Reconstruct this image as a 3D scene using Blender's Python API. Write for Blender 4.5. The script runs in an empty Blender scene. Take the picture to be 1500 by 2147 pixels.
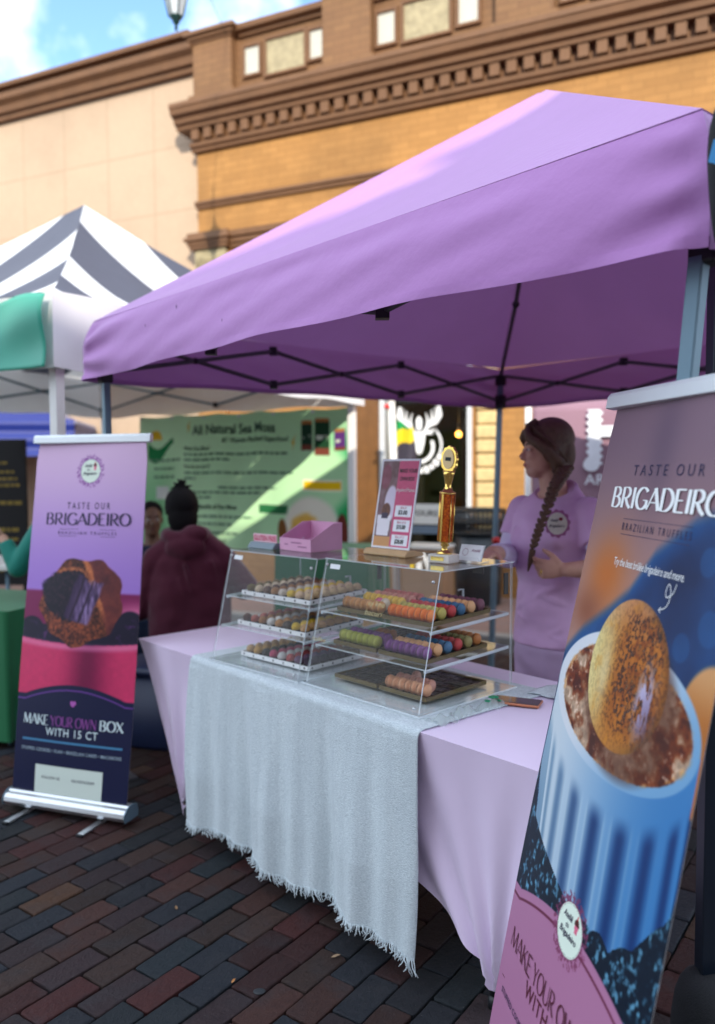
import bpy, bmesh, math, random
import numpy as np
from mathutils import Vector, Matrix
random.seed(7)
rng = np.random.default_rng(11)
PI = math.pi
SC = bpy.context.scene
COL = SC.collection

# ------------------------------------------------------------------ camera, sky, sun, exposure
F_PX, PITCH, ROLL, CAM_H = 1697.4, 0.0556, -0.0048, 1.4902
cp_, sp_, cr_, sr_ = math.cos(PITCH), math.sin(PITCH), math.cos(ROLL), math.sin(ROLL)
_r, _u, _f = Vector((1, 0, 0)), Vector((0, sp_, cp_)), Vector((0, cp_, -sp_))
_r2, _u2 = _r * cr_ + _u * sr_, _u * cr_ - _r * sr_
cam = bpy.data.cameras.new("camera")
cam.sensor_fit = 'VERTICAL'; cam.sensor_height = 36.0; cam.sensor_width = 36.0
cam.lens = F_PX / 2147.0 * 36.0
cam.clip_start = 0.05; cam.clip_end = 500
cam.dof.use_dof = True; cam.dof.focus_distance = 2.1; cam.dof.aperture_fstop = 1.8
cam_o = bpy.data.objects.new("camera", cam); COL.objects.link(cam_o)
cam_o.matrix_world = Matrix(((_r2.x, _u2.x, -_f.x, 0), (_r2.y, _u2.y, -_f.y, 0), (_r2.z, _u2.z, -_f.z, CAM_H), (0, 0, 0, 1)))
SC.camera = cam_o

SUN_EL, SUN_AZ = math.radians(23), math.radians(176)      # azimuth clockwise from +Y: the sun stands behind the camera
world = bpy.data.worlds.new("World"); SC.world = world; world.use_nodes = True
wn = world.node_tree; wn.nodes.clear()
w_out = wn.nodes.new('ShaderNodeOutputWorld'); w_bg = wn.nodes.new('ShaderNodeBackground')
w_sky = wn.nodes.new('ShaderNodeTexSky'); w_sky.sky_type = 'NISHITA'; w_sky.sun_disc = False
w_sky.sun_elevation = SUN_EL; w_sky.sun_rotation = SUN_AZ
w_sky.air_density = 1.0; w_sky.dust_density = 0.2; w_sky.ozone_density = 4.0
w_tc = wn.nodes.new('ShaderNodeTexCoord'); w_no = wn.nodes.new('ShaderNodeTexNoise')
w_map = wn.nodes.new('ShaderNodeMapping'); w_map.inputs['Location'].default_value = (3.1, 0.4, 1.7)
w_no.inputs['Scale'].default_value = 3.0; w_no.inputs['Detail'].default_value = 6; w_no.inputs['Roughness'].default_value = 0.55
w_rp = wn.nodes.new('ShaderNodeValToRGB'); w_rp.color_ramp.elements[0].position = 0.34; w_rp.color_ramp.elements[1].position = 0.45
w_mx = wn.nodes.new('ShaderNodeMix'); w_mx.data_type = 'RGBA'
w_mx.inputs[7].default_value = (4.6, 5.2, 6.0, 1)
wn.links.new(w_tc.outputs['Generated'], w_map.inputs['Vector']); wn.links.new(w_map.outputs[0], w_no.inputs['Vector'])
w_sep = wn.nodes.new('ShaderNodeSeparateXYZ'); wn.links.new(w_tc.outputs['Generated'], w_sep.inputs[0])   # extra cloud to the south, unseen behind the viewer, added as fill light
w_ml = wn.nodes.new('ShaderNodeMath'); w_ml.operation = 'MULTIPLY_ADD'; w_ml.inputs[1].default_value = -0.10; wn.links.new(w_sep.outputs['Y'], w_ml.inputs[0]); wn.links.new(w_no.outputs['Fac'], w_ml.inputs[2])
wn.links.new(w_ml.outputs[0], w_rp.inputs['Fac']); wn.links.new(w_rp.outputs['Color'], w_mx.inputs[0])
wn.links.new(w_sky.outputs[0], w_mx.inputs[6]); wn.links.new(w_mx.outputs[2], w_bg.inputs['Color'])
w_bg.inputs['Strength'].default_value = 0.15
wn.links.new(w_bg.outputs[0], w_out.inputs['Surface'])

sun = bpy.data.lights.new("sun", 'SUN'); sun.energy = 2.0; sun.angle = math.radians(0.6); sun.color = (1.0, 0.90, 0.76)
sun_o = bpy.data.objects.new("sun", sun); COL.objects.link(sun_o)
_sd = Vector((math.sin(SUN_AZ) * math.cos(SUN_EL), math.cos(SUN_AZ) * math.cos(SUN_EL), math.sin(SUN_EL)))
sun_o.rotation_euler = _sd.to_track_quat('Z', 'Y').to_euler()
sun_o.location = (0, -6, 20)

SC.view_settings.view_transform = 'Standard'; SC.view_settings.look = 'None'
SC.view_settings.exposure = 1.36; SC.view_settings.gamma = 1.0
SC.render.engine = 'CYCLES'
SC.cycles.max_bounces = 8; SC.cycles.transparent_max_bounces = 24; SC.cycles.caustics_reflective = False; SC.cycles.caustics_refractive = False
SC.cycles.use_denoising = True
SC.cycles.sample_clamp_indirect = 6.0

# ------------------------------------------------------------------ helpers
def lin(r, g=None, b=None):
    if g is None: r, g, b = r
    f = lambda c: (c / 255 / 12.92) if c / 255 <= 0.04045 else ((c / 255 + 0.055) / 1.055) ** 2.4
    return (f(r), f(g), f(b))

WORLDM = {}
class MB:
    """collects shapes and links them as one mesh object"""
    def __init__(s, M=None):
        s.v = []; s.f = []; s.m = []; s.sm = []; s.c = None; s.M = M or Matrix.Identity(4); s.mi = 0
    def add(s, verts, faces, smooth=False):
        o = len(s.v); M = s.M
        s.v += [tuple(M @ Vector(p)) for p in verts]
        s.f += [tuple(i + o for i in f) for f in faces]
        s.m += [s.mi] * len(faces); s.sm += [smooth] * len(faces)
        return s
    def box(s, lo, hi):
        (a, b, c), (d, e, f) = lo, hi
        return s.add([(a, b, c), (d, b, c), (d, e, c), (a, e, c), (a, b, f), (d, b, f), (d, e, f), (a, e, f)],
                     [(0, 3, 2, 1), (4, 5, 6, 7), (0, 1, 5, 4), (1, 2, 6, 5), (2, 3, 7, 6), (3, 0, 4, 7)])
    def tube(s, pts, r, n=10, flat=None, smooth=True, ref=None):
        """swept round (or flattened) section; r a number or one per point; flat = (k, ref direction): radius along ref times k"""
        pts = [Vector(p) for p in pts]; N = len(pts)
        rs = r if hasattr(r, '__len__') else [r] * N
        vs = []; up0 = Vector(ref) if ref is not None else None
        prev = None
        for i, p in enumerate(pts):
            d = (pts[min(i + 1, N - 1)] - pts[max(i - 1, 0)]).normalized()
            if up0 is not None: a = (up0 - d * up0.dot(d))
            elif prev is not None: a = prev - d * prev.dot(d)
            else: a = Vector((0, 0, 1)) - d * d.z
            if a.length < 1e-4: a = Vector((1, 0, 0)) - d * d.x
            a.normalize(); prev = a; b = d.cross(a)
            ka = flat if flat is not None else 1.0
            for k in range(n):
                t = 2 * PI * k / n
                vs.append(p + a * (rs[i] * ka * math.cos(t)) + b * (rs[i] * math.sin(t)))
        fs = [(i * n + k, i * n + (k + 1) % n, (i + 1) * n + (k + 1) % n, (i + 1) * n + k) for i in range(N - 1) for k in range(n)]
        s.add(vs, fs, smooth)
        o = len(s.v) - len(vs)
        s.f += [tuple(o + k for k in range(n - 1, -1, -1)), tuple(o + (N - 1) * n + k for k in range(n))]
        s.m += [s.mi] * 2; s.sm += [False] * 2
        return s
    def lathe(s, prof, c=(0, 0, 0), n=24, smooth=True, axis='z', rip=None):
        vs = []
        for i, (r, h) in enumerate(prof):
            for k in range(n):
                t = 2 * PI * k / n
                q = r * (1 + (rip * (k % 2 - .5) if rip else 0))
                if axis == 'z': vs.append((c[0] + q * math.cos(t), c[1] + q * math.sin(t), c[2] + h))
                elif axis == 'x': vs.append((c[0] + h, c[1] + q * math.cos(t), c[2] + q * math.sin(t)))
                else: vs.append((c[0] + q * math.sin(t), c[1] + h, c[2] + q * math.cos(t)))
        N = len(prof)
        fs = [(i * n + k, i * n + (k + 1) % n, (i + 1) * n + (k + 1) % n, (i + 1) * n + k) for i in range(N - 1) for k in range(n)]
        s.add(vs, fs, smooth)
        o = len(s.v) - len(vs)
        if prof[0][0] > 1e-5: s.f.append(tuple(o + k for k in range(n - 1, -1, -1))); s.m.append(s.mi); s.sm.append(False)
        if prof[-1][0] > 1e-5: s.f.append(tuple(o + (N - 1) * n + k for k in range(n))); s.m.append(s.mi); s.sm.append(False)
        return s
    def ell(s, c, r, seg=20, rings=12, R=None):
        r = r if hasattr(r, '__len__') else (r, r, r)
        vs = []; R = R or Matrix.Identity(3); c = Vector(c)
        for i in range(1, rings):
            p = PI * i / rings
            for k in range(seg):
                t = 2 * PI * k / seg
                vs.append(c + R @ Vector((r[0] * math.sin(p) * math.cos(t), r[1] * math.sin(p) * math.sin(t), r[2] * math.cos(p))))
        a, b = len(vs), len(vs) + 1
        vs += [c + R @ Vector((0, 0, r[2])), c - R @ Vector((0, 0, r[2]))]
        fs = [(i * seg + k, (i + 1) * seg + k, (i + 1) * seg + (k + 1) % seg, i * seg + (k + 1) % seg) for i in range(rings - 2) for k in range(seg)]
        fs += [(a, k, (k + 1) % seg) for k in range(seg)]
        fs += [(b, (rings - 2) * seg + (k + 1) % seg, (rings - 2) * seg + k) for k in range(seg)]
        return s.add(vs, fs, True)
    def prism(s, poly, y0, y1, smooth=False):
        """poly in (x, z), extruded along y"""
        n = len(poly)
        vs = [(x, y0, z) for x, z in poly] + [(x, y1, z) for x, z in poly]
        fs = [(k, (k + 1) % n, n + (k + 1) % n, n + k) for k in range(n)] + [tuple(range(n - 1, -1, -1)), tuple(range(n, 2 * n))]
        return s.add(vs, fs, smooth)
    def prism_x(s, poly, x0, x1):
        """poly in (y, z), extruded along x"""
        n = len(poly)
        vs = [(x0, y, z) for y, z in poly] + [(x1, y, z) for y, z in poly]
        fs = [(k, (k + 1) % n, n + (k + 1) % n, n + k) for k in range(n)] + [tuple(range(n - 1, -1, -1)), tuple(range(n, 2 * n))]
        return s.add(vs, fs)
    def loft(s, rings, n=28, power=2.0):
        """rings: (centre, half-width vector, half-depth vector); closed at both ends"""
        vs = []
        for c, a, b in rings:
            c, a, b = Vector(c), Vector(a), Vector(b)
            for k in range(n):
                t = 2 * PI * k / n; ct, st = math.cos(t), math.sin(t)
                e = 2 / power
                vs.append(c + a * (math.copysign(abs(ct) ** e, ct)) + b * (math.copysign(abs(st) ** e, st)))
        N = len(rings)
        fs = [(i * n + k, i * n + (k + 1) % n, (i + 1) * n + (k + 1) % n, (i + 1) * n + k) for i in range(N - 1) for k in range(n)]
        fs += [tuple(range(n - 1, -1, -1)), tuple((N - 1) * n + k for k in range(n))]
        return s.add(vs, fs, True)
    def grid(s, fn, nu, nv, thick=None, smooth=True, matfn=None):
        """fn(u, v) -> point, u and v in 0..1; thick = offset vector or fn for a back face"""
        P = [Vector(fn(i / nu, j / nv)) for j in range(nv + 1) for i in range(nu + 1)]
        W = nu + 1
        fs = [(j * W + i, j * W + i + 1, (j + 1) * W + i + 1, (j + 1) * W + i) for j in range(nv) for i in range(nu)]
        if thick is None:
            s.add(P, fs, smooth)
        else:
            n = len(P); th = Vector(thick)
            Q = [p + th for p in P]
            f2 = [tuple(n + q for q in reversed(f)) for f in fs]
            rim = [i for i in range(W)] + [j * W + nu for j in range(1, nv + 1)] + [nv * W + i for i in range(nu - 1, -1, -1)] + [j * W for j in range(nv - 1, 0, -1)]
            fr = [(rim[(k + 1) % len(rim)], rim[k], n + rim[k], n + rim[(k + 1) % len(rim)]) for k in range(len(rim))]
            s.add(P + Q, fs + f2 + fr, smooth)
        if matfn:
            base = len(s.m) - (len(fs) if thick is None else len(fs) + len(f2) + len(fr))
            for j in range(nv):
                for i in range(nu):
                    m = matfn((i + .5) / nu, (j + .5) / nv)
                    s.m[base + j * nu + i] = m
                    if thick is not None: s.m[base + len(fs) + j * nu + i] = m
        return s
    def mesh(s, name, mats):
        me = bpy.data.meshes.new(name)
        me.from_pydata(s.v, [], s.f)
        for m in (mats if isinstance(mats, (list, tuple)) else [mats]): me.materials.append(m)
        me.polygons.foreach_set('material_index', s.m); me.polygons.foreach_set('use_smooth', s.sm)
        if s.c is not None:
            at = me.color_attributes.new('Col', 'FLOAT_COLOR', 'POINT')
            at.data.foreach_set('color', np.asarray(s.c, dtype=np.float32).ravel())
        me.update(); return me
    def obj(s, name, mats, parent=None, bevel=0, autosmooth=None, subsurf=0):
        o = bpy.data.objects.new(name, s.mesh(name, mats)); COL.objects.link(o)
        return finish(o, parent, bevel, subsurf)

def finish(o, parent=None, bevel=0, subsurf=0):
    if parent is not None:
        o.parent = parent
        o.matrix_parent_inverse = WORLDM.get(parent.name, Matrix.Identity(4)).inverted()
    if bevel:
        m = o.modifiers.new('bevel', 'BEVEL'); m.width = bevel; m.segments = 2; m.limit_method = 'ANGLE'; m.angle_limit = math.radians(40)
    if subsurf:
        m = o.modifiers.new('smooth', 'SUBSURF'); m.levels = subsurf; m.render_levels = subsurf
    return o

def tag(o, label, cat, group=None, kind=None):
    if label: o['label'] = label
    if cat: o['category'] = cat
    if group: o['group'] = group
    if kind: o['kind'] = kind
    return o

def thing(name, label, cat, loc=(0, 0, 0), group=None, rotz=0):
    o = bpy.data.objects.new(name, None); COL.objects.link(o); o.empty_display_size = 0.1
    o.location = loc; o.rotation_euler = (0, 0, rotz)
    WORLDM[o.name] = Matrix.Translation(Vector(loc)) @ Matrix.Rotation(rotz, 4, 'Z')
    return tag(o, label, cat, group)

def structure(o): o['kind'] = 'structure'; return o

def frame(o, ax, ay, az):
    ax, ay, az = Vector(ax), Vector(ay), Vector(az); o = Vector(o)
    return Matrix(((ax.x, ay.x, az.x, o.x), (ax.y, ay.y, az.y, o.y), (ax.z, ay.z, az.z, o.z), (0, 0, 0, 1)))

def fuse(mb, name, mat, parent, voxel=0.008, smooth=6, tidy=None):
    """one continuous surface out of overlapping closed shapes"""
    me = mb.mesh(name + '_src', mat); o = bpy.data.objects.new(name + '_src', me); COL.objects.link(o)
    m = o.modifiers.new('r', 'REMESH'); m.mode = 'VOXEL'; m.voxel_size = voxel; m.use_smooth_shade = True
    if smooth:
        k = o.modifiers.new('s', 'SMOOTH'); k.iterations = smooth; k.factor = 0.5
    dg = bpy.context.evaluated_depsgraph_get()
    new = bpy.data.meshes.new_from_object(o.evaluated_get(dg))
    bpy.data.objects.remove(o); bpy.data.meshes.remove(me)
    new.name = name
    new.materials.clear(); new.materials.append(mat)
    new.polygons.foreach_set('use_smooth', [True] * len(new.polygons))
    new.polygons.foreach_set('material_index', [0] * len(new.polygons))
    ob = bpy.data.objects.new(name, new); COL.objects.link(ob)
    return finish(ob, parent)

# ---- materials
def nodes(name):
    m = bpy.data.materials.new(name); m.use_nodes = True
    nt = m.node_tree; return m, nt, nt.nodes['Principled BSDF']
def N(nt, t, **kw):
    n = nt.nodes.new(t)
    for k, v in kw.items():
        if k in n.inputs.keys() if not k.startswith('_') else False: n.inputs[k].default_value = v
        else: setattr(n, k.lstrip('_'), v)
    return n
def mixc(nt, fac, a, b, blend='MIX'):
    m = nt.nodes.new('ShaderNodeMix'); m.data_type = 'RGBA'; m.blend_type = blend
    for s, v in ((0, fac), (6, a), (7, b)):
        if hasattr(v, 'is_linked') or isinstance(v, bpy.types.NodeSocket): nt.links.new(v, m.inputs[s])
        else: m.inputs[s].default_value = v if s == 0 else (*v, 1)[:4]
    return m.outputs[2]
def ramp(nt, src, p0, p1, c0=(0, 0, 0), c1=(1, 1, 1)):
    r = nt.nodes.new('ShaderNodeValToRGB'); e = r.color_ramp.elements
    e[0].position, e[1].position = p0, p1; e[0].color, e[1].color = (*c0, 1), (*c1, 1)
    nt.links.new(src, r.inputs['Fac']); return r.outputs['Color']
def noise(nt, scale, vec=None, detail=4, rough=.55):
    n = nt.nodes.new('ShaderNodeTexNoise'); n.inputs['Scale'].default_value = scale
    n.inputs['Detail'].default_value = detail; n.inputs['Roughness'].default_value = rough
    if vec is None: vec = nt.nodes.new('ShaderNodeTexCoord').outputs['Object']
    nt.links.new(vec, n.inputs['Vector']); return n.outputs['Fac']
def bump(nt, bs, h, strength, dist=.01):
    b = nt.nodes.new('ShaderNodeBump'); b.inputs['Strength'].default_value = strength; b.inputs['Distance'].default_value = dist
    nt.links.new(h, b.inputs['Height']); nt.links.new(b.outputs[0], bs.inputs['Normal']); return b

def mat(name, col, rough=.6, metal=0., var=.12, vs=14., bmp=0., bsc=120., spec=.5, sheen=0., trans=0., attr=False, coat=0., bd=.01, rnd=0.):
    """plain procedural surface: colour with a little uneven wear, fine bump; attr multiplies a per-vertex print colour"""
    m, nt, b = nodes(name)
    nz = noise(nt, vs)
    c = mixc(nt, nz, tuple(x * (1 - var) for x in col), tuple(min(1, x * (1 + var)) for x in col))
    if attr:
        a = nt.nodes.new('ShaderNodeAttribute'); a.attribute_name = 'Col'
        c = mixc(nt, 1.0, a.outputs['Color'], c, 'MULTIPLY')
    if rnd:      # each copy a little lighter or darker than the next
        oi = nt.nodes.new('ShaderNodeObjectInfo'); c = mixc(nt, oi.outputs['Random'], mixc(nt, rnd, c, (0, 0, 0)), mixc(nt, rnd * .5, c, (1, .85, .6)))
    nt.links.new(c, b.inputs['Base Color'])
    b.inputs['Roughness'].default_value = rough; b.inputs['Metallic'].default_value = metal
    b.inputs['Specular IOR Level'].default_value = spec
    if coat: b.inputs['Coat Weight'].default_value = coat; b.inputs['Coat Roughness'].default_value = .15
    if sheen: b.inputs['Sheen Weight'].default_value = sheen; b.inputs['Sheen Roughness'].default_value = .4
    if bmp: bump(nt, b, noise(nt, bsc, detail=3 if bd < .02 else 1.2), bmp, bd)
    if trans:
        t = nt.nodes.new('ShaderNodeBsdfTranslucent'); nt.links.new(c, t.inputs['Color'])
        x = nt.nodes.new('ShaderNodeMixShader'); x.inputs[0].default_value = trans
        nt.links.new(b.outputs[0], x.inputs[1]); nt.links.new(t.outputs[0], x.inputs[2])
        nt.links.new(x.outputs[0], nt.nodes['Material Output'].inputs['Surface'])
    return m

def facade_vec(nt, ang):
    tc = nt.nodes.new('ShaderNodeTexCoord'); mp = nt.nodes.new('ShaderNodeMapping'); mp.inputs['Rotation'].default_value = (0, 0, ang)
    nt.links.new(tc.outputs['Object'], mp.inputs['Vector'])
    sx = nt.nodes.new('ShaderNodeSeparateXYZ'); nt.links.new(mp.outputs[0], sx.inputs[0])
    cx = nt.nodes.new('ShaderNodeCombineXYZ'); nt.links.new(sx.outputs['X'], cx.inputs['X']); nt.links.new(sx.outputs['Z'], cx.inputs['Y'])
    return cx.outputs[0]

def brick_mat(name, c1, c2, mortar, bw=.215, bh=.072, ang=0., ms=.008, rough=.8, bmp=.5, flat=False, stain=.35, offset=.5):
    m, nt, b = nodes(name)
    if flat:
        tc = nt.nodes.new('ShaderNodeTexCoord'); mp = nt.nodes.new('ShaderNodeMapping'); mp.inputs['Rotation'].default_value = (0, 0, ang)
        nt.links.new(tc.outputs['Object'], mp.inputs['Vector']); vec = mp.outputs[0]
    else: vec = facade_vec(nt, ang)
    t = nt.nodes.new('ShaderNodeTexBrick'); nt.links.new(vec, t.inputs['Vector'])
    t.offset = offset
    t.inputs['Color1'].default_value = (*c1, 1); t.inputs['Color2'].default_value = (*c2, 1); t.inputs['Mortar'].default_value = (*mortar, 1)
    t.inputs['Scale'].default_value = 1; t.inputs['Mortar Size'].default_value = ms; t.inputs['Brick Width'].default_value = bw; t.inputs['Row Height'].default_value = bh
    t.inputs['Mortar Smooth'].default_value = .3
    c = mixc(nt, ramp(nt, noise(nt, .9, detail=8, rough=.62), .42, .70), t.outputs['Color'], mixc(nt, stain, t.outputs['Color'], tuple(x * .35 for x in c1)))
    c = mixc(nt, noise(nt, 18), mixc(nt, .12, c, (0, 0, 0)), c)
    nt.links.new(c, b.inputs['Base Color']); b.inputs['Roughness'].default_value = rough
    iv = nt.nodes.new('ShaderNodeMath'); iv.operation = 'SUBTRACT'; iv.inputs[0].default_value = 1; nt.links.new(t.outputs['Fac'], iv.inputs[1])
    bump(nt, b, iv.outputs[0], bmp, .006)
    return m

def schlick(nt, f0=.04):
    """reflectance of a thin clear sheet, the same from both sides"""
    ge = nt.nodes.new('ShaderNodeNewGeometry'); dp = nt.nodes.new('ShaderNodeVectorMath'); dp.operation = 'DOT_PRODUCT'
    nt.links.new(ge.outputs['Normal'], dp.inputs[0]); nt.links.new(ge.outputs['Incoming'], dp.inputs[1])
    def mth(op, a, b=None):
        m = nt.nodes.new('ShaderNodeMath'); m.operation = op
        for i, v in enumerate((a, b)):
            if v is None: continue
            if isinstance(v, (int, float)): m.inputs[i].default_value = v
            else: nt.links.new(v, m.inputs[i])
        return m.outputs[0]
    k = mth('SUBTRACT', 1.0, mth('ABSOLUTE', dp.outputs['Value']))
    return mth('ADD', mth('MULTIPLY', mth('POWER', k, 5.0), 1 - f0), f0)

def acrylic(name, tint=(.994, .997, .998), edge=False):
    m, nt, b = nodes(name); nt.nodes.remove(b)
    out = nt.nodes['Material Output']
    tr = nt.nodes.new('ShaderNodeBsdfTransparent'); tr.inputs[0].default_value = (*tint, 1)
    gl = nt.nodes.new('ShaderNodeBsdfGlossy'); gl.inputs['Roughness'].default_value = .03 if not edge else .2
    mx = nt.nodes.new('ShaderNodeMixShader'); nt.links.new(schlick(nt, .011), mx.inputs[0])
    nt.links.new(tr.outputs[0], mx.inputs[1]); nt.links.new(gl.outputs[0], mx.inputs[2])
    df = nt.nodes.new('ShaderNodeBsdfDiffuse'); df.inputs[0].default_value = (.78, .86, .9, 1)
    m2 = nt.nodes.new('ShaderNodeMixShader')
    if edge: m2.inputs[0].default_value = .55  # pale diffuse mixed in for the light piped to the cut edges
    else:   # faint dust and scratches
        tcv = ramp(nt, noise(nt, 9, detail=8), .6, .95, (0,) * 3, (.012,) * 3); nt.links.new(tcv, m2.inputs[0])
    nt.links.new(mx.outputs[0], m2.inputs[1]); nt.links.new(df.outputs[0], m2.inputs[2])
    nt.links.new(m2.outputs[0], out.inputs['Surface'])
    return m

def emis(name, col, st):
    m, nt, b = nodes(name); b.inputs['Emission Color'].default_value = (*col, 1); b.inputs['Emission Strength'].default_value = st
    b.inputs['Base Color'].default_value = (*col, 1); return m

# ---- lettering
_txt = {}
def text2d(body, shear=0.0, bold=0.0, space=1.0):
    """flat outline of a line of text: vertices (x, y) with cap height about 0.7, faces, width"""
    k = (body, shear, bold, space)
    if k not in _txt:
        cu = bpy.data.curves.new('t', 'FONT'); cu.body = body; cu.size = 1; cu.shear = shear; cu.offset = bold; cu.resolution_u = 3
        cu.space_character = space; cu.fill_mode = 'FRONT'
        o = bpy.data.objects.new('t', cu); me = bpy.data.meshes.new_from_object(o)
        V = [(v.co.x, v.co.y) for v in me.vertices]; Fc = [tuple(p.vertices) for p in me.polygons]
        bpy.data.objects.remove(o); bpy.data.curves.remove(cu); bpy.data.meshes.remove(me)
        xs = [p[0] for p in V] or [0]
        _txt[k] = (V, Fc, min(xs), max(xs))
    return _txt[k]
def put_text(mb, fr, body, x0, x1, y, h=None, shear=0., bold=0., space=1., dz=.001):
    """text from x0 to x1 on baseline y of a sheet; fr(x, y, d) -> point d in front of the sheet; h = cap height"""
    V, Fc, a, b = text2d(body, shear, bold, space)
    if b - a < 1e-6: return
    sx = (x1 - x0) / (b - a); sy = (h / .7) if h else sx
    mb.add([fr(x0 + (p[0] - a) * sx, y + p[1] * sy, dz) for p in V], Fc)

def arc(cx, cy, rx, ry, a0, a1, n=12):
    return [(cx + rx * math.cos(math.radians(a0 + (a1 - a0) * i / n)), cy + ry * math.sin(math.radians(a0 + (a1 - a0) * i / n))) for i in range(n + 1)]
SERIF = {   # broad-nib capitals: (advance, strokes); a stroke is (weight, points)
 'B': (.62, [(1, [(.1, 0), (.1, 1)]), (1, [(.1, .99)] + arc(.27, .76, .2, .23, 90, -90) + [(.1, .53)]), (1, [(.1, .52)] + arc(.28, .26, .25, .26, 90, -90) + [(.1, .005)])]),
 'R': (.64, [(1, [(.1, 0), (.1, 1)]), (1, [(.1, .99)] + arc(.28, .74, .22, .25, 90, -90) + [(.1, .49)]), (1, [(.26, .5), (.44, .18), (.62, 0)])]),
 'I': (.26, [(1, [(.13, 0), (.13, 1)])]),
 'G': (.74, [(1, arc(.4, .5, .33, .5, 40, 330, 22)), (1, [(.68, .05), (.68, .42)]), (1, [(.46, .42), (.72, .42)])]),
 'A': (.7, [(.45, [(.02, 0), (.34, 1)]), (1.1, [(.34, 1), (.66, 0)]), (1, [(.15, .34), (.54, .34)])]),
 'D': (.72, [(1, [(.1, 0), (.1, 1)]), (1, [(.1, .99), (.24, .99)] + arc(.26, .5, .38, .49, 88, -88, 16) + [(.1, .01)])]),
 'E': (.56, [(1, [(.1, 0), (.1, 1)]), (1.6, [(.1, .98), (.5, .98)]), (1.3, [(.1, .52), (.42, .52)]), (1.6, [(.1, .02), (.52, .02)])]),
 'O': (.8, [(1, arc(.4, .5, .34, .49, 90, 450, 28))]),
 'M': (.9, [(.5, [(.08, 0), (.14, 1)]), (1.1, [(.14, 1), (.44, .05)]), (.5, [(.44, .05), (.74, 1)]), (1, [(.74, 1), (.8, 0)])]),
 'K': (.66, [(1, [(.1, 0), (.1, 1)]), (.5, [(.12, .42), (.56, 1)]), (1, [(.26, .6), (.62, 0)])]),
 'Y': (.64, [(1.1, [(.02, 1), (.32, .46)]), (.5, [(.32, .46), (.6, 1)]), (1, [(.32, 0), (.32, .48)])]),
 'U': (.72, [(1, [(.1, 1), (.1, .3)] + arc(.36, .3, .26, .29, 180, 360, 12)), (.5, [(.62, .3), (.62, 1)])]),
 'W': (1.0, [(1.1, [(.02, 1), (.26, 0)]), (.5, [(.26, 0), (.48, .95)]), (1.1, [(.48, .95), (.72, 0)]), (.5, [(.72, 0), (.94, 1)])]),
 'N': (.78, [(.5, [(.1, 0), (.1, 1)]), (1.1, [(.1, 1), (.66, .02)]), (.5, [(.66, 0), (.66, 1)])]),
 'X': (.66, [(1.1, [(.04, 1), (.6, 0)]), (.5, [(.06, 0), (.58, 1)])]),
 'T': (.6, [(1, [(.3, 0), (.3, 1)]), (1.5, [(.02, .98), (.58, .98)])]),
 'H': (.74, [(1, [(.1, 0), (.1, 1)]), (1, [(.62, 0), (.62, 1)]), (1, [(.1, .52), (.62, .52)])]),
 ' ': (.3, [])}
def put_serif(mb, fr, body, x0, x1, y, h, thick=.15, thin=.045, dz=.001, slant=0.):
    adv = sum(SERIF[c][0] for c in body); sx = (x1 - x0) / adv; x = 0; k = 0
    for c in body:
        a, strokes = SERIF[c]
        for wt, pts in strokes:
            k += 1; L = []; Rr = []
            for i, p in enumerate(pts):
                q0, q1 = pts[max(i - 1, 0)], pts[min(i + 1, len(pts) - 1)]
                dx, dy = q1[0] - q0[0], q1[1] - q0[1]; l = math.hypot(dx, dy) or 1; dx /= l; dy /= l
                w = (thick * abs(dy) + thin * abs(dx)) * wt / 2
                for S, sg in ((L, 1), (Rr, -1)):
                    px, py = p[0] - dy * w * sg, p[1] + dx * w * sg
                    S.append(fr(x0 + (x + px + slant * py) * sx, y + py * h, dz + .00012 * k))
            n = len(pts)
            mb.add(L + Rr, [(i, i + 1, n + i + 1, n + i) for i in range(n - 1)])
        x += a
def ribbon(mb, fr, pts, w, dz=.001, closed=False):
    n = len(pts); L = []; Rr = []
    for i, p in enumerate(pts):
        q0, q1 = pts[max(i - 1, 0)], pts[min(i + 1, n - 1)]
        dx, dy = q1[0] - q0[0], q1[1] - q0[1]; l = math.hypot(dx, dy) or 1
        ww = w[i] if hasattr(w, '__len__') else w
        L.append(fr(p[0] - dy / l * ww / 2, p[1] + dx / l * ww / 2, dz)); Rr.append(fr(p[0] + dy / l * ww / 2, p[1] - dx / l * ww / 2, dz))
    mb.add(L + Rr, [(i, i + 1, n + i + 1, n + i) for i in range(n - 1)])
def disc(mb, fr, cx, cy, rx, ry, dz=.001, n=32):
    mb.add([fr(cx + rx * math.cos(2 * PI * k / n), cy + ry * math.sin(2 * PI * k / n), dz) for k in range(n)], [tuple(range(n))])
def poly(mb, fr, pts, dz=.001):
    mb.add([fr(x, y, dz) for x, y in pts], [tuple(range(len(pts)))])

# ---- numpy pictures for printed sheets (u to the right, v up, both 0..1)
def _hash(ix, iy, seed):
    a = (ix * 374761393 + iy * 668265263 + seed * 1442695041) & 0xffffffff
    a = ((a ^ (a >> 13)) * 1274126177) & 0xffffffff
    return ((a ^ (a >> 16)) & 0xffff) / 65535.0
def vnoise(x, y, seed=0):
    ix, iy = np.floor(x).astype(np.int64), np.floor(y).astype(np.int64); fx, fy = x - ix, y - iy
    fx = fx * fx * (3 - 2 * fx); fy = fy * fy * (3 - 2 * fy)
    h = lambda a, b: _hash(ix + a, iy + b, seed)
    return (h(0, 0) * (1 - fx) + h(1, 0) * fx) * (1 - fy) + (h(0, 1) * (1 - fx) + h(1, 1) * fx) * fy
def fbm(x, y, seed=0, o=4):
    r = 0; a = .5; t = 0
    for k in range(o): r = r + a * vnoise(x * 2 ** k, y * 2 ** k, seed + k); t += a; a *= .5
    return r / t
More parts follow.
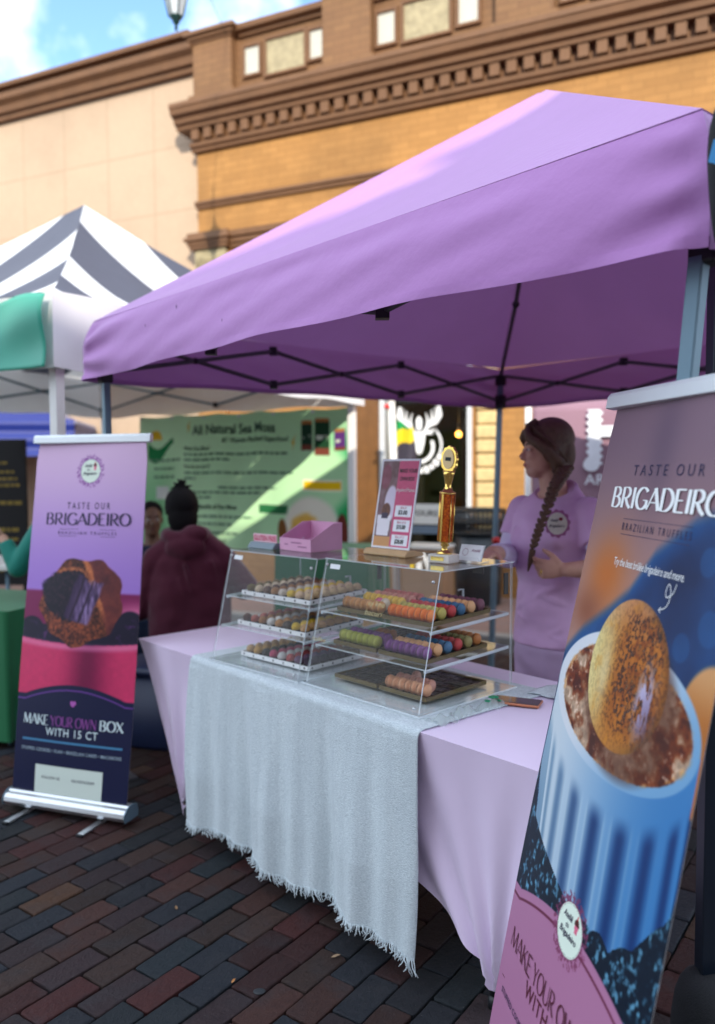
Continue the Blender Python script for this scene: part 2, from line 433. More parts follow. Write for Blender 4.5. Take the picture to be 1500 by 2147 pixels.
def sstep(a, b, x):
    t = np.clip((x - a) / (b - a), 0, 1); return t * t * (3 - 2 * t)
def over(img, mask, col):
    col = np.asarray(col, float)
    return img * (1 - mask[..., None]) + (col if col.ndim > 1 else col[None, None, :]) * mask[..., None]
def lerpc(a, b, t): return np.asarray(a, float)[None, None] * (1 - t[..., None]) + np.asarray(b, float)[None, None] * t[..., None]
def print_sheet(name, picture, pos, nu, nv, m, parent, back=None):
    """a printed sheet: fine grid whose vertices carry the printed picture; pos(U, V) -> points; back = offset of the rear face"""
    U, V = np.meshgrid(np.linspace(0, 1, nu + 1), np.linspace(0, 1, nv + 1))
    img = np.clip(picture(U, V) / 255.0, 0, 1)
    img = np.where(img <= .04045, img / 12.92, ((img + .055) / 1.055) ** 2.4)
    P = pos(U, V).reshape(-1, 3)
    W = nu + 1; idx = np.arange((nu + 1) * (nv + 1)).reshape(nv + 1, W)
    q = np.stack([idx[:-1, :-1], idx[:-1, 1:], idx[1:, 1:], idx[1:, :-1]], -1).reshape(-1, 4)
    cols = np.concatenate([img.reshape(-1, 3), np.ones((len(P), 1))], 1)
    me = bpy.data.meshes.new(name)
    if back is not None:
        n = len(P); ring = np.concatenate([idx[0, :], idx[1:, -1], idx[-1, -2::-1], idx[-2:0:-1, 0]])
        P2 = P[ring] + np.asarray(back)[None]
        k = len(ring); P = np.concatenate([P, P2])
        fr = [(int(ring[(i + 1) % k]), int(ring[i]), n + i, n + (i + 1) % k) for i in range(k)]
        fr.append(tuple(n + i for i in range(k - 1, -1, -1)))
        cols = np.concatenate([cols, np.full((k, 4), .55)])
    else: fr = []
    me.from_pydata(P.tolist(), [], q.tolist() + fr)
    me.materials.append(m)
    at = me.color_attributes.new('Col', 'FLOAT_COLOR', 'POINT'); at.data.foreach_set('color', cols.astype(np.float32).ravel())
    me.polygons.foreach_set('use_smooth', [True] * len(q) + [False] * len(fr)); me.update()
    o = bpy.data.objects.new(name, me); COL.objects.link(o)
    return finish(o, parent)
# ------------------------------------------------------------------ palette
FANG = math.radians(25.08)                       # the facade's direction against the x axis
m_dark = mat('dark_plastic', (.012, .013, .016), .45)
m_black = mat('black_cloth', (.01, .011, .014), .9, bmp=.3, bsc=300)
m_alu = mat('brushed_aluminium', (.62, .64, .66), .32, .9, var=.06, vs=60)
m_frame = mat('grey_frame_enamel', (.13, .21, .27), .45, .3, var=.08)
m_whitepole = mat('white_enamel', (.78, .78, .76), .4, var=.05)
m_white = mat('white_print', (.8, .8, .78), .5, var=.03)
m_wood = mat('pale_wood', (.55, .36, .18), .55, var=.2, vs=30)
m_gold = mat('gold_plastic', (.85, .58, .16), .16, 1., var=.05)
m_lilac = mat('lilac_polyester', (.48, .215, .55), .62, var=.05, vs=5, sheen=.3, trans=.14, bmp=.22, bsc=26)
m_stripew = mat('white_canopy_cloth', (.82, .83, .84), .6, var=.03, trans=.2)
m_striped = mat('grey_canopy_cloth', (.075, .08, .115), .6, var=.1, trans=.12)
m_print = mat('printed_film', (1, 1, 1), .42, var=.03, vs=3, attr=True, spec=.35)
m_printcloth = mat('printed_cloth', (1, 1, 1), .75, var=.03, vs=3, attr=True, spec=.2)
m_navytxt = mat('navy_ink', lin(38, 30, 70), .5)
m_lighttxt = mat('pale_ink', (.75, .8, .82), .5)
m_blacktxt = mat('black_ink', (.02, .03, .03), .6)
m_skin = mat('fair_skin', (.58, .33, .24), .5, var=.08, vs=25)
m_skin2 = mat('brown_skin', (.16, .075, .045), .5, var=.1, vs=25)

# ------------------------------------------------------------------ ground
def pavers():
    """worn clay pavers in running bond, each a chamfered block with its own colour, height and tilt"""
    ang = math.radians(54.5); ca, sa = math.cos(ang), math.sin(ang)
    pal = [((.155, .055, .040), 5), ((.035, .055, .085), 5), ((.22, .095, .04), 2), ((.10, .052, .062), 5), ((.15, .028, .026), 3), ((.025, .05, .068), 3), ((.13, .065, .048), 4)]
    P = [p for p, w in pal for _ in range(w)]
    Lb, Wb, J = .203, .1, .0035
    V = []; Fc = []; Cc = []
    r = random.Random(5)
    for row in range(-60, 66):
        off = (row % 2) * Lb * .5 + r.uniform(-.012, .012)
        for k in range(-30, 32):
            a = k * Lb + off; b = row * Wb
            cx, cy = -.6 + a * ca - b * sa, 3.4 + a * sa + b * ca
            if not (-3.72 < cx < 2.42 and 1.18 < cy < 6.32): continue
            z = r.uniform(-.003, .001); tx, ty = r.uniform(-.012, .012), r.uniform(-.02, .02)
            ang2 = r.uniform(-.012, .012)
            l, w = Lb / 2 - J / 2 - r.uniform(0, .002), Wb / 2 - J / 2 - r.uniform(0, .002)
            ch = r.uniform(.002, .006)
            col = P[r.randrange(len(P))]; s_ = r.uniform(.17, .42)
            o = len(V); cr = [r.uniform(.003, .012) for _ in range(4)]
            ring = []          # outline with worn corners and slightly wandering edges
            for q, (sx, sy) in enumerate(((-1, -1), (1, -1), (1, 1), (-1, 1))):
                a_, b_ = (sx * l, sy * w)
                e1 = (a_, b_ - sy * cr[q]) if q % 2 == 0 else (a_ - sx * cr[q], b_)
                e2 = (a_ - sx * cr[q], b_) if q % 2 == 0 else (a_, b_ - sy * cr[q])
                mx_ = (a_ - sx * cr[q] * .3, b_ - sy * cr[q] * .3)
                ring += [e1, mx_, e2]
                nx_, ny_ = ((1, -1), (1, 1), (-1, 1), (-1, -1))[q]
                for f in (.33, .67):
                    ax, ay = a_ + (nx_ * l - a_) * f, b_ + (ny_ * w - b_) * f
                    ring.append((ax + (r.uniform(-.0022, .0008) * sx if q % 2 else 0), ay + (0 if q % 2 else r.uniform(-.0022, .0008) * sy)))
            nr = len(ring)
            for (ins_, zz) in ((0, -.03), (0, -ch * .9), (ch * .45, -ch * .25), (ch * 1.3, 0)):
                for x, y in ring:
                    x *= (l - ins_) / l; y *= (w - ins_) / w
                    dz = r.uniform(-.0008, .0004) if zz > -.02 else 0
                    x, y = x - y * ang2, y + x * ang2
                    V.append((cx + x * ca - y * sa, cy + x * sa + y * ca, z + zz + dz + x * tx * .6 + y * ty * .6)); Cc.append((*[q * s_ for q in col], 1))
            for q in range(3):
                for i in range(nr): Fc.append((o + q * nr + i, o + q * nr + (i + 1) % nr, o + (q + 1) * nr + (i + 1) % nr, o + (q + 1) * nr + i))
            Fc.append(tuple(o + 3 * nr + i for i in range(nr)))
    return V, Fc, Cc
m, nt, b = nodes('worn_clay_paver')
at_ = nt.nodes.new('ShaderNodeAttribute'); at_.attribute_name = 'Col'
n1 = noise(nt, 45, detail=8, rough=.65); n2 = noise(nt, 7, detail=5)
c_ = mixc(nt, ramp(nt, n1, .3, .75), mixc(nt, .45, at_.outputs['Color'], (.012, .012, .014)), mixc(nt, .2, at_.outputs['Color'], (.085, .07, .065)))
c_ = mixc(nt, ramp(nt, n2, .5, .72), c_, mixc(nt, .5, c_, (.03, .03, .034)))
sp_ = ramp(nt, noise(nt, 240, detail=2), .70, .76)
c_ = mixc(nt, sp_, c_, (.13, .12, .11))
nt.links.new(c_, b.inputs['Base Color']); nt.links.new(ramp(nt, n1, .2, .8, (.5,) * 3, (.85,) * 3), b.inputs['Roughness'])
b.inputs['Specular IOR Level'].default_value = .18
n3 = noise(nt, 120, detail=6, rough=.7); ad_ = nt.nodes.new('ShaderNodeMath'); ad_.operation = 'MULTIPLY_ADD'; ad_.inputs[1].default_value = .6; nt.links.new(n3, ad_.inputs[0]); nt.links.new(n1, ad_.inputs[2])
bump(nt, b, ad_.outputs[0], 1.0, .006)
m_paver = m
m_joint = mat('joint_sand', (.012, .011, .011), .95, var=.5, vs=40, bmp=.5, bsc=90)
m_farpave = brick_mat('far_pavers', (.13, .075, .06), (.08, .065, .07), (.03, .027, .025), .2, .1, math.radians(-54.5), .006, .8, .4, flat=True)
V, Fc, Cc = pavers()
g = MB(); g.add(V, Fc); g.c = Cc
structure(g.obj('brick_paving', m_paver))
g = MB(); g.box((-3.8, 1.1, -.06), (2.5, 6.4, -.02)); structure(g.obj('paving_bed', m_joint))
# the wide ground with a hole under the laid pavers
g = MB()
R = 90
for x0, x1, y0, y1 in ((-R, R, -R, 1.1), (-R, R, 6.4, R), (-R, -3.8, 1.1, 6.4), (2.5, R, 1.1, 6.4)):
    g.add([(x0, y0, -.004), (x1, y0, -.004), (x1, y1, -.004), (x0, y1, -.004)], [(0, 1, 2, 3)])
structure(g.obj('ground', m_farpave))

FB = frame((-1.974, 10.0, 0), (.9058, -.4237, 0), (.4237, .9058, 0), (0, 0, 1))   # facade: x along it, y into it, z up
m_walk = brick_mat('pink_sidewalk_brick', (.34, .2, .16), (.28, .19, .17), (.2, .16, .14), .2, .1, FANG, .008, .8, .3, flat=True)
m_kerb = mat('kerb_concrete', (.3, .29, .27), .85, var=.2, vs=6, bmp=.3)
g = MB(FB); g.box((-14, -1.75, -.05), (12, .12, .12)); structure(g.obj('sidewalk', m_walk))
g = MB(FB); g.box((-14, -1.9, -.05), (12, -1.753, .125)); structure(g.obj('kerb', m_kerb, bevel=.012))

# ------------------------------------------------------------------ buildings
m_cream = brick_mat('cream_stucco_panels', (.54, .40, .28), (.525, .388, .27), (.45, .33, .225), .745, .78, FANG, .012, .85, .12, stain=.18, offset=0)
m_brown = mat('brown_painted_trim', (.17, .083, .036), .65, var=.25, vs=5, bmp=.25, bsc=40)
m_orange = brick_mat('ochre_painted_brick', (.47, .235, .066), (.40, .195, .052), (.35, .17, .045), .215, .075, FANG, .006, .75, .35, stain=.5)
m_brownbrick = brick_mat('brown_painted_brick', (.26, .135, .056), (.22, .11, .047), (.18, .09, .04), .215, .075, FANG, .006, .75, .35, stain=.4)
m_pale = mat('pale_panel_paint', (.52, .52, .45), .6, var=.08)
m_creamtile = mat('cream_relief_stone', (.36, .31, .19), .8, var=.5, vs=14, bmp=1.0, bsc=14)
m_roof = mat('roof_felt', (.06, .06, .06), .9)

t = thing('stucco_building', 'cream stucco building with panel joints and a brown moulded coping', 'building', FB @ Vector((-6, .2, 0)))
g = MB(FB); g.box((-14, .13, 0), (.10, 6, 6.28)); g.obj('wall', m_cream, t)
g = MB(FB)
g.prism_x([(.14, 6.27), (.06, 6.27), (.05, 6.33), (0, 6.34), (-.02, 6.42), (-.09, 6.47), (-.10, 6.54), (-.04, 6.55), (-.04, 6.60), (-.12, 6.61), (-.13, 6.66), (.5, 6.66), (.5, 6.27)], -14, .06)
g.obj('coping', m_brown, t)
g = MB(FB); g.box((-14, .52, 6.2), (.06, 6, 6.5)); g.obj('roof', m_roof, t)

t = thing('brick_building', 'ochre painted brick building with a brown dentil cornice and parapet', 'building', FB @ Vector((4, .2, 0)))
W0, W1 = .07, 9.0          # facade from the corner pier to beyond the frame
g = MB(FB)
SX0, SX1, SZ0, SZ1 = 2.46, 3.51, .55, 3.0     # shop window opening
g.box((W0, 0, 0), (SX0, .4, SZ1)); g.box((SX1, 0, 0), (W1, .4, SZ1)); g.box((SX0, 0, 0), (SX1, .4, SZ0)); g.box((W0, 0, SZ1), (W1, .4, 5.30))
g.obj('wall', m_orange, t)
g = MB(FB); g.box((W0 + .03, .405, 3.2), (W1, 8, 5.3)); g.box((W0 + .03, 7.6, 0), (W1, 8, 3.2)); g.box((W1 - .4, .41, 0), (W1, 7.6, 3.2)); g.box((W0 + .03, .41, 0), (W0 + .4, 7.6, 3.2)); g.obj('rear_walls', m_brownbrick, t)
# parapet: wall, ledge, piers with caps, coping
g = MB(FB)
g.box((W0 + .02, .06, 5.74), (W1, .36, 6.53)); g.obj('parapet', m_brownbrick, t)
g = MB(FB); g.prism_x([(.058, 5.96), (-.16, 5.765), (.058, 5.765)], W0 - .02, W1); g.obj('ledge', m_brownbrick, t)
g = MB(FB)
g.prism_x([(.37, 6.50), (.02, 6.50), (.01, 6.53), (-.05, 6.55), (-.06, 6.60), (-.01, 6.605), (-.01, 6.64), (.37, 6.64)], W0 + .6, W1); g.obj('coping', m_brown, t)
for x0, x1, zt in ((.07, .61, 6.62), (1.80, 2.38, 6.78), (3.75, 4.33, 6.78), (5.7, 6.28, 6.78)):
    g = MB(FB); g.box((x0, -.06, 5.9), (x1, .38, zt - .09))
    g.box((x0 - .05, -.10, 5.77), (x1 + .05, .385, 5.903))
    pr = g.obj('pier', m_brownbrick, t, bevel=.01)
    g = MB(FB)
    for k, (o, z0, z1) in enumerate(((.02, -.12, -.09), (.05, -.088, -.05), (.085, -.048, 0), (.04, .002, .03))):
        g.box((x0 - o, -.06 - o, zt + z0), (x1 + o, .39 + o * .5, zt + z1))
    g.obj('pier_cap', m_brown, pr, bevel=.006)
for x0, x1, z0, z1, mm, nm in ((.74, .935, 6.06, 6.37, m_pale, 'pale_panel'), (1.03, 1.53, 6.01, 6.39, m_creamtile, 'relief_panel'), (1.60, 1.79, 6.06, 6.37, m_pale, 'pale_panel'),
                      (2.43, 2.63, 6.03, 6.36, m_pale, 'pale_panel'), (2.73, 3.24, 6.01, 6.39, m_creamtile, 'relief_panel'), (3.34, 3.55, 6.04, 6.37, m_pale, 'pale_panel'),
                      (4.4, 4.6, 6.03, 6.36, m_pale, 'pale_panel'), (4.7, 5.2, 6.01, 6.39, m_creamtile, 'relief_panel')):
    g = MB(FB); g.box((x0, .045, z0), (x1, .2, z1)); pn = g.obj(nm, mm, t)
    g = MB(FB)
    e = .03
    g.box((x0 - e, .02, z1), (x1 + e, .1, z1 + e)); g.box((x0 - e, .02, z0 - e), (x1 + e, .1, z0)); g.box((x0 - e, .022, z0), (x0, .1, z1)); g.box((x1, .022, z0), (x1 + e, .1, z1))
    g.obj('panel_frame', m_brown, pn)
g = MB(FB)
XL = -.143
g.prism_x([(.3, 5.262), (-.05, 5.262), (-.06, 5.30), (-.09, 5.31), (-.10, 5.355), (.3, 5.355)], W0 - .04, W1)
g.box((W0, -.04, 5.356), (W1, .3, 5.50))
for k in range(0, 52):
    x = W0 + .012 + k * .173
    g.box((x, -.13, 5.375), (x + .10, -.041, 5.497))
g.prism_x([(.3, 5.502), (-.15, 5.502), (-.16, 5.545), (-.20, 5.56), (-.21, 5.61), (-.27, 5.64), (-.285, 5.70), (-.30, 5.71), (-.30, 5.76), (.3, 5.765)], XL + .03, W1)
g.obj('cornice', m_brown, t)
g = MB(FB)
g.prism_x([(.05, 4.60), (-.03, 4.60), (-.035, 4.635), (-.06, 4.645), (-.06, 4.675), (-.03, 4.69), (.05, 4.69)], W0 - .01, W1); g.obj('string_course', m_brown, t)
g = MB(FB)
g.prism_x([(.05, 4.085), (-.04, 4.085), (-.05, 4.13), (-.075, 4.14), (-.075, 4.19), (-.11, 4.2), (-.12, 4.265), (.05, 4.27)], .56, W1); g.obj('shopfront_moulding', m_brown, t)
g = MB(FB)
for o, z0, z1 in ((.05, 4.10, 4.14), (.07, 4.142, 4.19), (.10, 4.192, 4.235), (.07, 4.237, 4.29)): g.box((.06 - o, -.06 - o, z0), (.50 + o, .1, z1))
cpn = g.obj('capital', m_brown, t, bevel=.006)
g = MB(FB); g.box((.06, -.06, 3.885), (.5, .1, 4.098))
for k in range(8): g.tube([(.10 + k * .052, -.063, 3.90), (.10 + k * .052, -.063, 4.09)], .016, 8)
g.obj('fluted_block', m_creamtile, cpn)
g = MB(FB); g.box((.07, -.05, 0), (.48, -.001, 3.883)); g.obj('pilaster', m_orange, t)
# the shop front seen between the stalls
m_brownpost = mat('varnished_door_post', (.16, .07, .02), .45, var=.3, vs=9)
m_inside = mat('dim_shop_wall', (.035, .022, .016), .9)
m_framew = mat('white_window_frame', (.62, .66, .70), .45)
g = MB(FB); g.box((2.10, -.03, 0), (2.33, -.002, 3.0)); g.box((2.34, -.05, 0), (2.455, -.003, 3.0)); g.obj('door_post', m_brownpost, t)
wf = MB(FB)
wf.box((SX1 - .05, -.02, SZ0), (SX1, .12, SZ1)); wf.box((SX0, -.02, SZ0), (SX0 + .05, .12, SZ1)); wf.box((SX0 + .051, -.018, SZ0), (SX1 - .051, .11, SZ0 + .06)); wf.box((SX0 + .051, -.018, SZ1 - .06), (SX1 - .051, .11, SZ1))
win = wf.obj('shop_window', m_framew, t)
gl, nt, b = nodes('shop_glass'); nt.nodes.remove(b)
a_ = nt.nodes.new('ShaderNodeBsdfTransparent'); a_.inputs[0].default_value = (.75, .8, .8, 1); c_ = nt.nodes.new('ShaderNodeBsdfGlossy'); c_.inputs['Roughness'].default_value = .02
x_ = nt.nodes.new('ShaderNodeMixShader'); nt.links.new(schlick(nt), x_.inputs[0]); nt.links.new(a_.outputs[0], x_.inputs[1]); nt.links.new(c_.outputs[0], x_.inputs[2])
nt.links.new(x_.outputs[0], nt.nodes['Material Output'].inputs['Surface'])
g = MB(FB); g.box((SX0 + .051, .05, SZ0 + .061), (SX1 - .051, .056, SZ1 - .061)); g.obj('pane', gl, win)
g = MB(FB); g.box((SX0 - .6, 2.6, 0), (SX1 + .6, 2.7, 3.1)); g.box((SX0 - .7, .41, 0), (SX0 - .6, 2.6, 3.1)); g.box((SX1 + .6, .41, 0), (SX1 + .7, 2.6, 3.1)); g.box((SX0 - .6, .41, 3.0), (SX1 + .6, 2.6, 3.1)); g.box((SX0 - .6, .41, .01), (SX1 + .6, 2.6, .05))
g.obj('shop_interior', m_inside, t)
# rusticated stone quoin strip beside the window
g = MB(FB)
for k in range(20):
    z = .15 + k * .148
    g.box((3.575, -.07 - .012 * (k % 3), z), (3.79, -.002, z + .138))
g.obj('stone_pilaster', mat('cream_rock_stone', (.62, .46, .22), .85, var=.3, vs=20, bmp=1., bsc=16), t, bevel=.022)
# white line emblem on the glass: antlered head above a ring with a row of letters
fw = lambda x, y, d: FB @ Vector((2.90 + x, .045 - d, 1.74 + y))
g = MB()
for sgn in (-1, 1):
    ribbon(g, fw, [(sgn * .05, .10), (sgn * .10, .19), (sgn * .19, .23), (sgn * .235, .30), (sgn * .225, .40)], [.03, .045, .05, .055, .03], .001)
    for q, (a, b2) in enumerate((((.09, .17), (.08, .33)), ((.13, .21), (.145, .36)), ((.18, .22), (.19, .39)), ((.06, .12), (.16, .10)), ((.05, .11), (.20, .155)))):
        ribbon(g, fw, [(sgn * a[0], a[1]), (sgn * (a[0] + b2[0]) / 2 + sgn * .015, (a[1] + b2[1]) / 2), (sgn * b2[0], b2[1])], [.03, .024, .006], .0014 + .0002 * q)
poly(g, fw, [(-.075, .13), (.075, .13), (.06, .0), (.035, -.09), (0, -.12), (-.035, -.09), (-.06, 0)], .002)
poly(g, fw, [(-.03, .15), (.03, .15), (.035, .26), (0, .30), (-.035, .26)], .0022)
ribbon(g, fw, arc(0, -.04, .16, .16, -165, 25, 26), .035, .001)
ribbon(g, fw, arc(.02, -.02, .235, .235, -30, 40, 12), .022, .0012)
for k in range(6):      # a curved row of letters too blurred to read
    a0 = -106 + k * 15; ribbon(g, fw, arc(0, -.04, .255, .255, a0, a0 + 11, 4), .075 - .02 * (k % 2), .0016)
g.obj('window_emblem', mat('white_vinyl', (.85, .87, .88), .5, var=.02), win)
# a lamp burning inside the shop
lt = thing('pendant_lamp', 'small glowing orange pendant lamp inside the dark shop window', 'lamp', FB @ Vector((3.12, .75, 1.86)))
g = MB(FB); g.ell((3.12, .75, 1.86), .034, 16, 10); g.obj('bulb', emis('lamp_glow', (1, .42, .08), 4), lt)
g = MB(FB); g.tube([(3.12, .75, 1.90), (3.12, .75, 3.0)], .006, 6); g.lathe([(.02, 0), (.025, .03), (.012, .07), (0, .07)], (3.12, .75, 1.9), 12); g.obj('cord', m_dark, lt)
pl = bpy.data.lights.new('bulb_light', 'POINT'); pl.energy = 3; pl.color = (1, .5, .15); pl.shadow_soft_size = .05
po = bpy.data.objects.new('bulb_light', pl); COL.objects.link(po); po.parent = lt; po.matrix_parent_inverse = WORLDM[lt.name].inverted(); po.location = FB @ Vector((3.12, .66, 1.86))

# the far side of the street, behind the camera: it keeps the sun off the near stall
t = thing('street_building', 'plain brick building across the street behind the viewer', 'building', (0, -14, 0))
SH_Y, SH_H = -12.0, 8.9
g = MB(); g.box((-22, SH_Y - 8, 0), (24, SH_Y, SH_H)); g.obj('wall', mat('red_brick_wall', (.3, .2, .15), .85, var=.2), t)
g = MB(); g.box((-22.1, SH_Y - 8.1, SH_H), (24.1, SH_Y + .1, SH_H + .15)); g.obj('coping', m_kerb, t)
m_win = mat('dark_window_glass', (.05, .07, .09), .1)
for r_ in range(3):
    for k in range(12):
        g = MB(); x = -19 + k * 3.4; z = 1.2 + r_ * 3.2
        g.box((x, SH_Y - .02, z), (x + 1.3, SH_Y + .03, z + 1.8)); g.obj('window', m_win, t)

# hanging street lantern
t = thing('street_lamp', 'dark green street lantern with tapered glass above the cream building', 'street lamp', (-1.5, 7.0, 5.15))
m_green = mat('dark_green_iron', (.012, .05, .045), .4, .3)
g = MB(); g.tube([(-1.50, -12, 7.6), (-1.50, -4, 6.6), (-1.50, 3, 6.15), (-1.50, 7.0, 6.06), (-1.50, 10.3, 6.62)], .0035, 5); g.tube([(-1.50, 7.0, 6.06), (-1.50, 7.0, 5.66)], .008, 6); g.obj('cable', m_green, t)
LX, LY, LZ = -1.50, 7.0, 5.15
g = MB(); g.lathe([(0, -.005), (.012, 0), (.014, .05), (.028, .06), (.03, .085), (.05, .10), (.055, .115)], (LX, LY, LZ), 16)
for k in range(6):
    a = k * PI / 3
    g.tube([(LX + .058 * math.cos(a), LY + .058 * math.sin(a), LZ + .11), (LX + .105 * math.cos(a), LY + .105 * math.sin(a), LZ + .31)], .006, 6)
lamp_cap = g.lathe([(.125, .31), (.128, .325), (.085, .37), (.05, .43), (.02, .47), (.02, .55)], (LX, LY, LZ), 24).obj('lantern_frame', m_green, t)
mg, nt, b = nodes('frosted_lantern_glass'); b.inputs['Base Color'].default_value = (.75, .82, .85, 1); b.inputs['Roughness'].default_value = .25; b.inputs['Transmission Weight'].default_value = .35
g = MB(); g.lathe([(.054, .116), (.1, .308)], (LX, LY, LZ), 6, smooth=False); g.obj('lantern_glass', mg, t)
# ------------------------------------------------------------------ canopy tents
def canopy_frame(t, FL, u, v, S, eave, top, peak, legs, m_leg, m_bar, nodes_n=3, legw=.038, lean=None, drop=.16, zr=None, bracket=True, ins=.075):
    """legs, scissor trusses and hip poles of a pop-up canopy; corners 0 FL, 1 FR, 2 BR, 3 BL"""
    FL, u, v = Vector(FL), Vector(u), Vector(v)
    cs = [FL, FL + u * S, FL + u * S + v * S, FL + v * S]
    cen = FL + (u + v) * (S / 2)
    pos = [c + (cen - c).normalized() * ins * 1.4 for c in cs]
    if lean and 'at' in lean: pos[1] = Vector(lean['at'])
    zr = zr or top - .05
    for i in legs:
        p = pos[i]; a = math.atan2(u.y, u.x)
        foot = Vector((0, 0, 0)) if not lean else Vector((*lean.get(i, (0, 0)), 0))
        M = frame(p, (math.cos(a), math.sin(a), 0), (-math.sin(a), math.cos(a), 0), (0, 0, 1))
        g = MB(M); w = legw / 2
        fx = M.inverted().to_3x3() @ foot
        g.add([(sx * w + fx.x * (1 - z / zr), sy * w + fx.y * (1 - z / zr), z) for z in (0.012, zr) for sx, sy in ((-1, -1), (1, -1), (1, 1), (-1, 1))],
              [(0, 3, 2, 1), (4, 5, 6, 7), (0, 1, 5, 4), (1, 2, 6, 5), (2, 3, 7, 6), (3, 0, 4, 7)])
        lg = g.obj('leg', m_leg, t, bevel=.004)
        g = MB(M); g.box((fx.x - .07, fx.y - .07, 0), (fx.x + .07, fx.y + .07, .011)); g.obj('foot_plate', m_bar, lg)
        g = MB(M); q = w + .012
        g.box((-q, -q, zr - .05), (q, q, zr + .012)); g.obj('corner_bracket', m_dark if bracket else m_leg, lg, bevel=.006)
        g = MB(M); g.box((-q, -q, zr - drop - .05), (q, q, zr - drop + .045)); g.obj('slider', m_dark if bracket else m_leg, lg, bevel=.006)
    def bar(mb, a, b, w=.011): mb.tube([a, b], w, 6, smooth=False)
    for i in range(4):
        a, b = pos[i], pos[(i + 1) % 4]
        g = MB(); joints = []
        up = lambda k: a.lerp(b, k / nodes_n) + Vector((0, 0, zr + (.02 if k in (0, nodes_n) else .02)))
        dn = lambda k: a.lerp(b, k / nodes_n) + Vector((0, 0, zr - drop))
        for k in range(nodes_n):
            bar(g, up(k), dn(k + 1)); bar(g, dn(k), up(k + 1))
            joints.append(MB().ell((up(k) + dn(k + 1)) / 2, .017, 10, 6))
            if k: 
                for q in (up(k), dn(k)): joints.append(MB().box(q - Vector((.02, .02, .022)), q + Vector((.02, .02, .022))))
        tr = g.obj('truss', m_bar, t)
        for j in joints: j.obj('joint', m_dark, tr)
    hub = cen + Vector((0, 0, peak - .15))
    for i in range(4):
        g = MB(); p0 = pos[i] + Vector((0, 0, zr + .02)); p1 = pos[i].lerp(hub, .45); p1.z = zr + (hub.z - zr) * .37
        g.tube([p0, p1, hub], .013, 6, smooth=False); 
        pr = g.obj('hip_pole', m_bar, t); g = MB(); g.ell(p1, .022, 10, 6); g.obj('joint', m_dark, pr)
    g = MB(); g.lathe([(0, -.08), (.035, -.07), (.05, 0), (.03, .05), (0, .07)], hub, 14); g.obj('hub', m_dark, t)

# ---- lilac stall canopy
th = .8674
LU, LV = Vector((math.cos(th), -math.sin(th), 0)), Vector((math.sin(th), math.cos(th), 0))
LFL = Vector((-1.2814, 3.8251, 0)); LS = 3.0; L_EAVE, L_TOP, L_PEAK = 1.893, 2.148, 3.14
t = thing('lilac_canopy', 'lilac purple pop-up canopy over the sweets table', 'canopy', LFL + (LU + LV) * LS / 2)
Lc = LFL + (LU + LV) * (LS / 2)
cs = [LFL, LFL + LU * LS, LFL + (LU + LV) * LS, LFL + LV * LS]
def roof_pt(side, e, r, top, peak, S, c, corners, sag):
    """side i runs corner i -> i+1; e in -1..1 across at radius r (0 centre, 1 eave)"""
    a, b = corners[side], corners[(side + 1) % 4]
    m = (a + b) / 2; out = (m - c); al = (b - a) / 2
    p = c + out * r + al * (e * r)
    z = top + (peak - top) * (1 - r) - sag * math.sin(PI * r) * (1 - e * e)
    return Vector((p.x, p.y, z))
g = MB()
for i in range(4):
    g.grid(lambda a, b, i=i: roof_pt(i, 2 * a - 1, .976 - b * .961, L_TOP, L_PEAK, LS, Lc, cs, .055) + Vector((0, 0, .006 * math.sin(a * 31 + b * 4) * (1 - b) * min(1, b * 8) * (1 - (2 * a - 1) ** 8))), 40, 30)
g.obj('roof', m_lilac, t)
def skirt_pt(i, a, b, wrinkle=1.0):
    c0, c1 = cs[i], cs[(i + 1) % 4]; d = (c1 - c0).normalized(); n = Vector((d.y, -d.x, 0)); 
    if n.dot((c0 + c1) / 2 - Lc) < 0: n = -n
    s = a * LS; z = L_TOP - b * (L_TOP - L_EAVE)
    e = min(s, LS - s); zz = b
    an = math.atan2((zz - .62) * .26, s + .22)          # folds fan out from the corners
    w = .015 * math.exp(-s / .75) * math.sin(an * 21 + .5) * sstep(0., .10, s) + .010 * math.exp(-(LS - s) / .6) * math.sin(math.atan2((zz - .5) * .26, LS - s + .25) * 18 + 1)
    fz = .50 + .10 * math.sin(s * 1.1 + .6)
    w += (.022 * sstep(fz - .16, fz + .30, zz) + .006 * math.sin(zz * 9 + s * 2.1) ) * sstep(.5, 1.6, s) * sstep(0, .4, LS - s)
    w += .004 * math.sin(s * 3.1 + zz * 2) + .0015 * math.sin(s * 17 + zz * 14)
    w = w * sstep(0, .18, zz) + .02 * b
    z += (.016 * math.sin(PI * a) + .004 * math.sin(s * 9)) * b
    rnd = max(0, 1 - zz / .42) ** 2          # the cloth turns over the eave in a soft curve
    z += .020 * rnd
    p = c0 + d * s + n * (w * wrinkle * sstep(0, .06, e) - .036 * rnd)
    p += d * (.036 * rnd * (1 if s < LS / 2 else -1) * max(0, 1 - e / .036))
    return Vector((p.x, p.y, z))
g = MB()
for i in range(4):
    g.grid(lambda a, b, i=i: skirt_pt(i, a, b), 170, 26)
vl = g.obj('valance', m_lilac, t)
n0 = Vector((LU.y, -LU.x, 0)); n0 = n0 if n0.dot(LV) < 0 else -n0
m_smudge = mat('dark_smudge', (.16, .06, .20), .8)
for sx, sz, q in ((.30, .20, .011), (.22, .34, .008), (.43, .62, .007)):
    c_ = skirt_pt(0, sx, sz) + n0 * .003; g = MB(); g.add([c_ + LU * q * .2 + Vector((0, 0, q)), c_ + LU * q * .5 + Vector((0, 0, q * .5)), c_ + LU * q * .1 - Vector((0, 0, q)), c_ - LU * q * .3 + Vector((0, 0, q * .2))], [(0, 1, 2, 3)]); g.obj('smudge', m_smudge, vl)
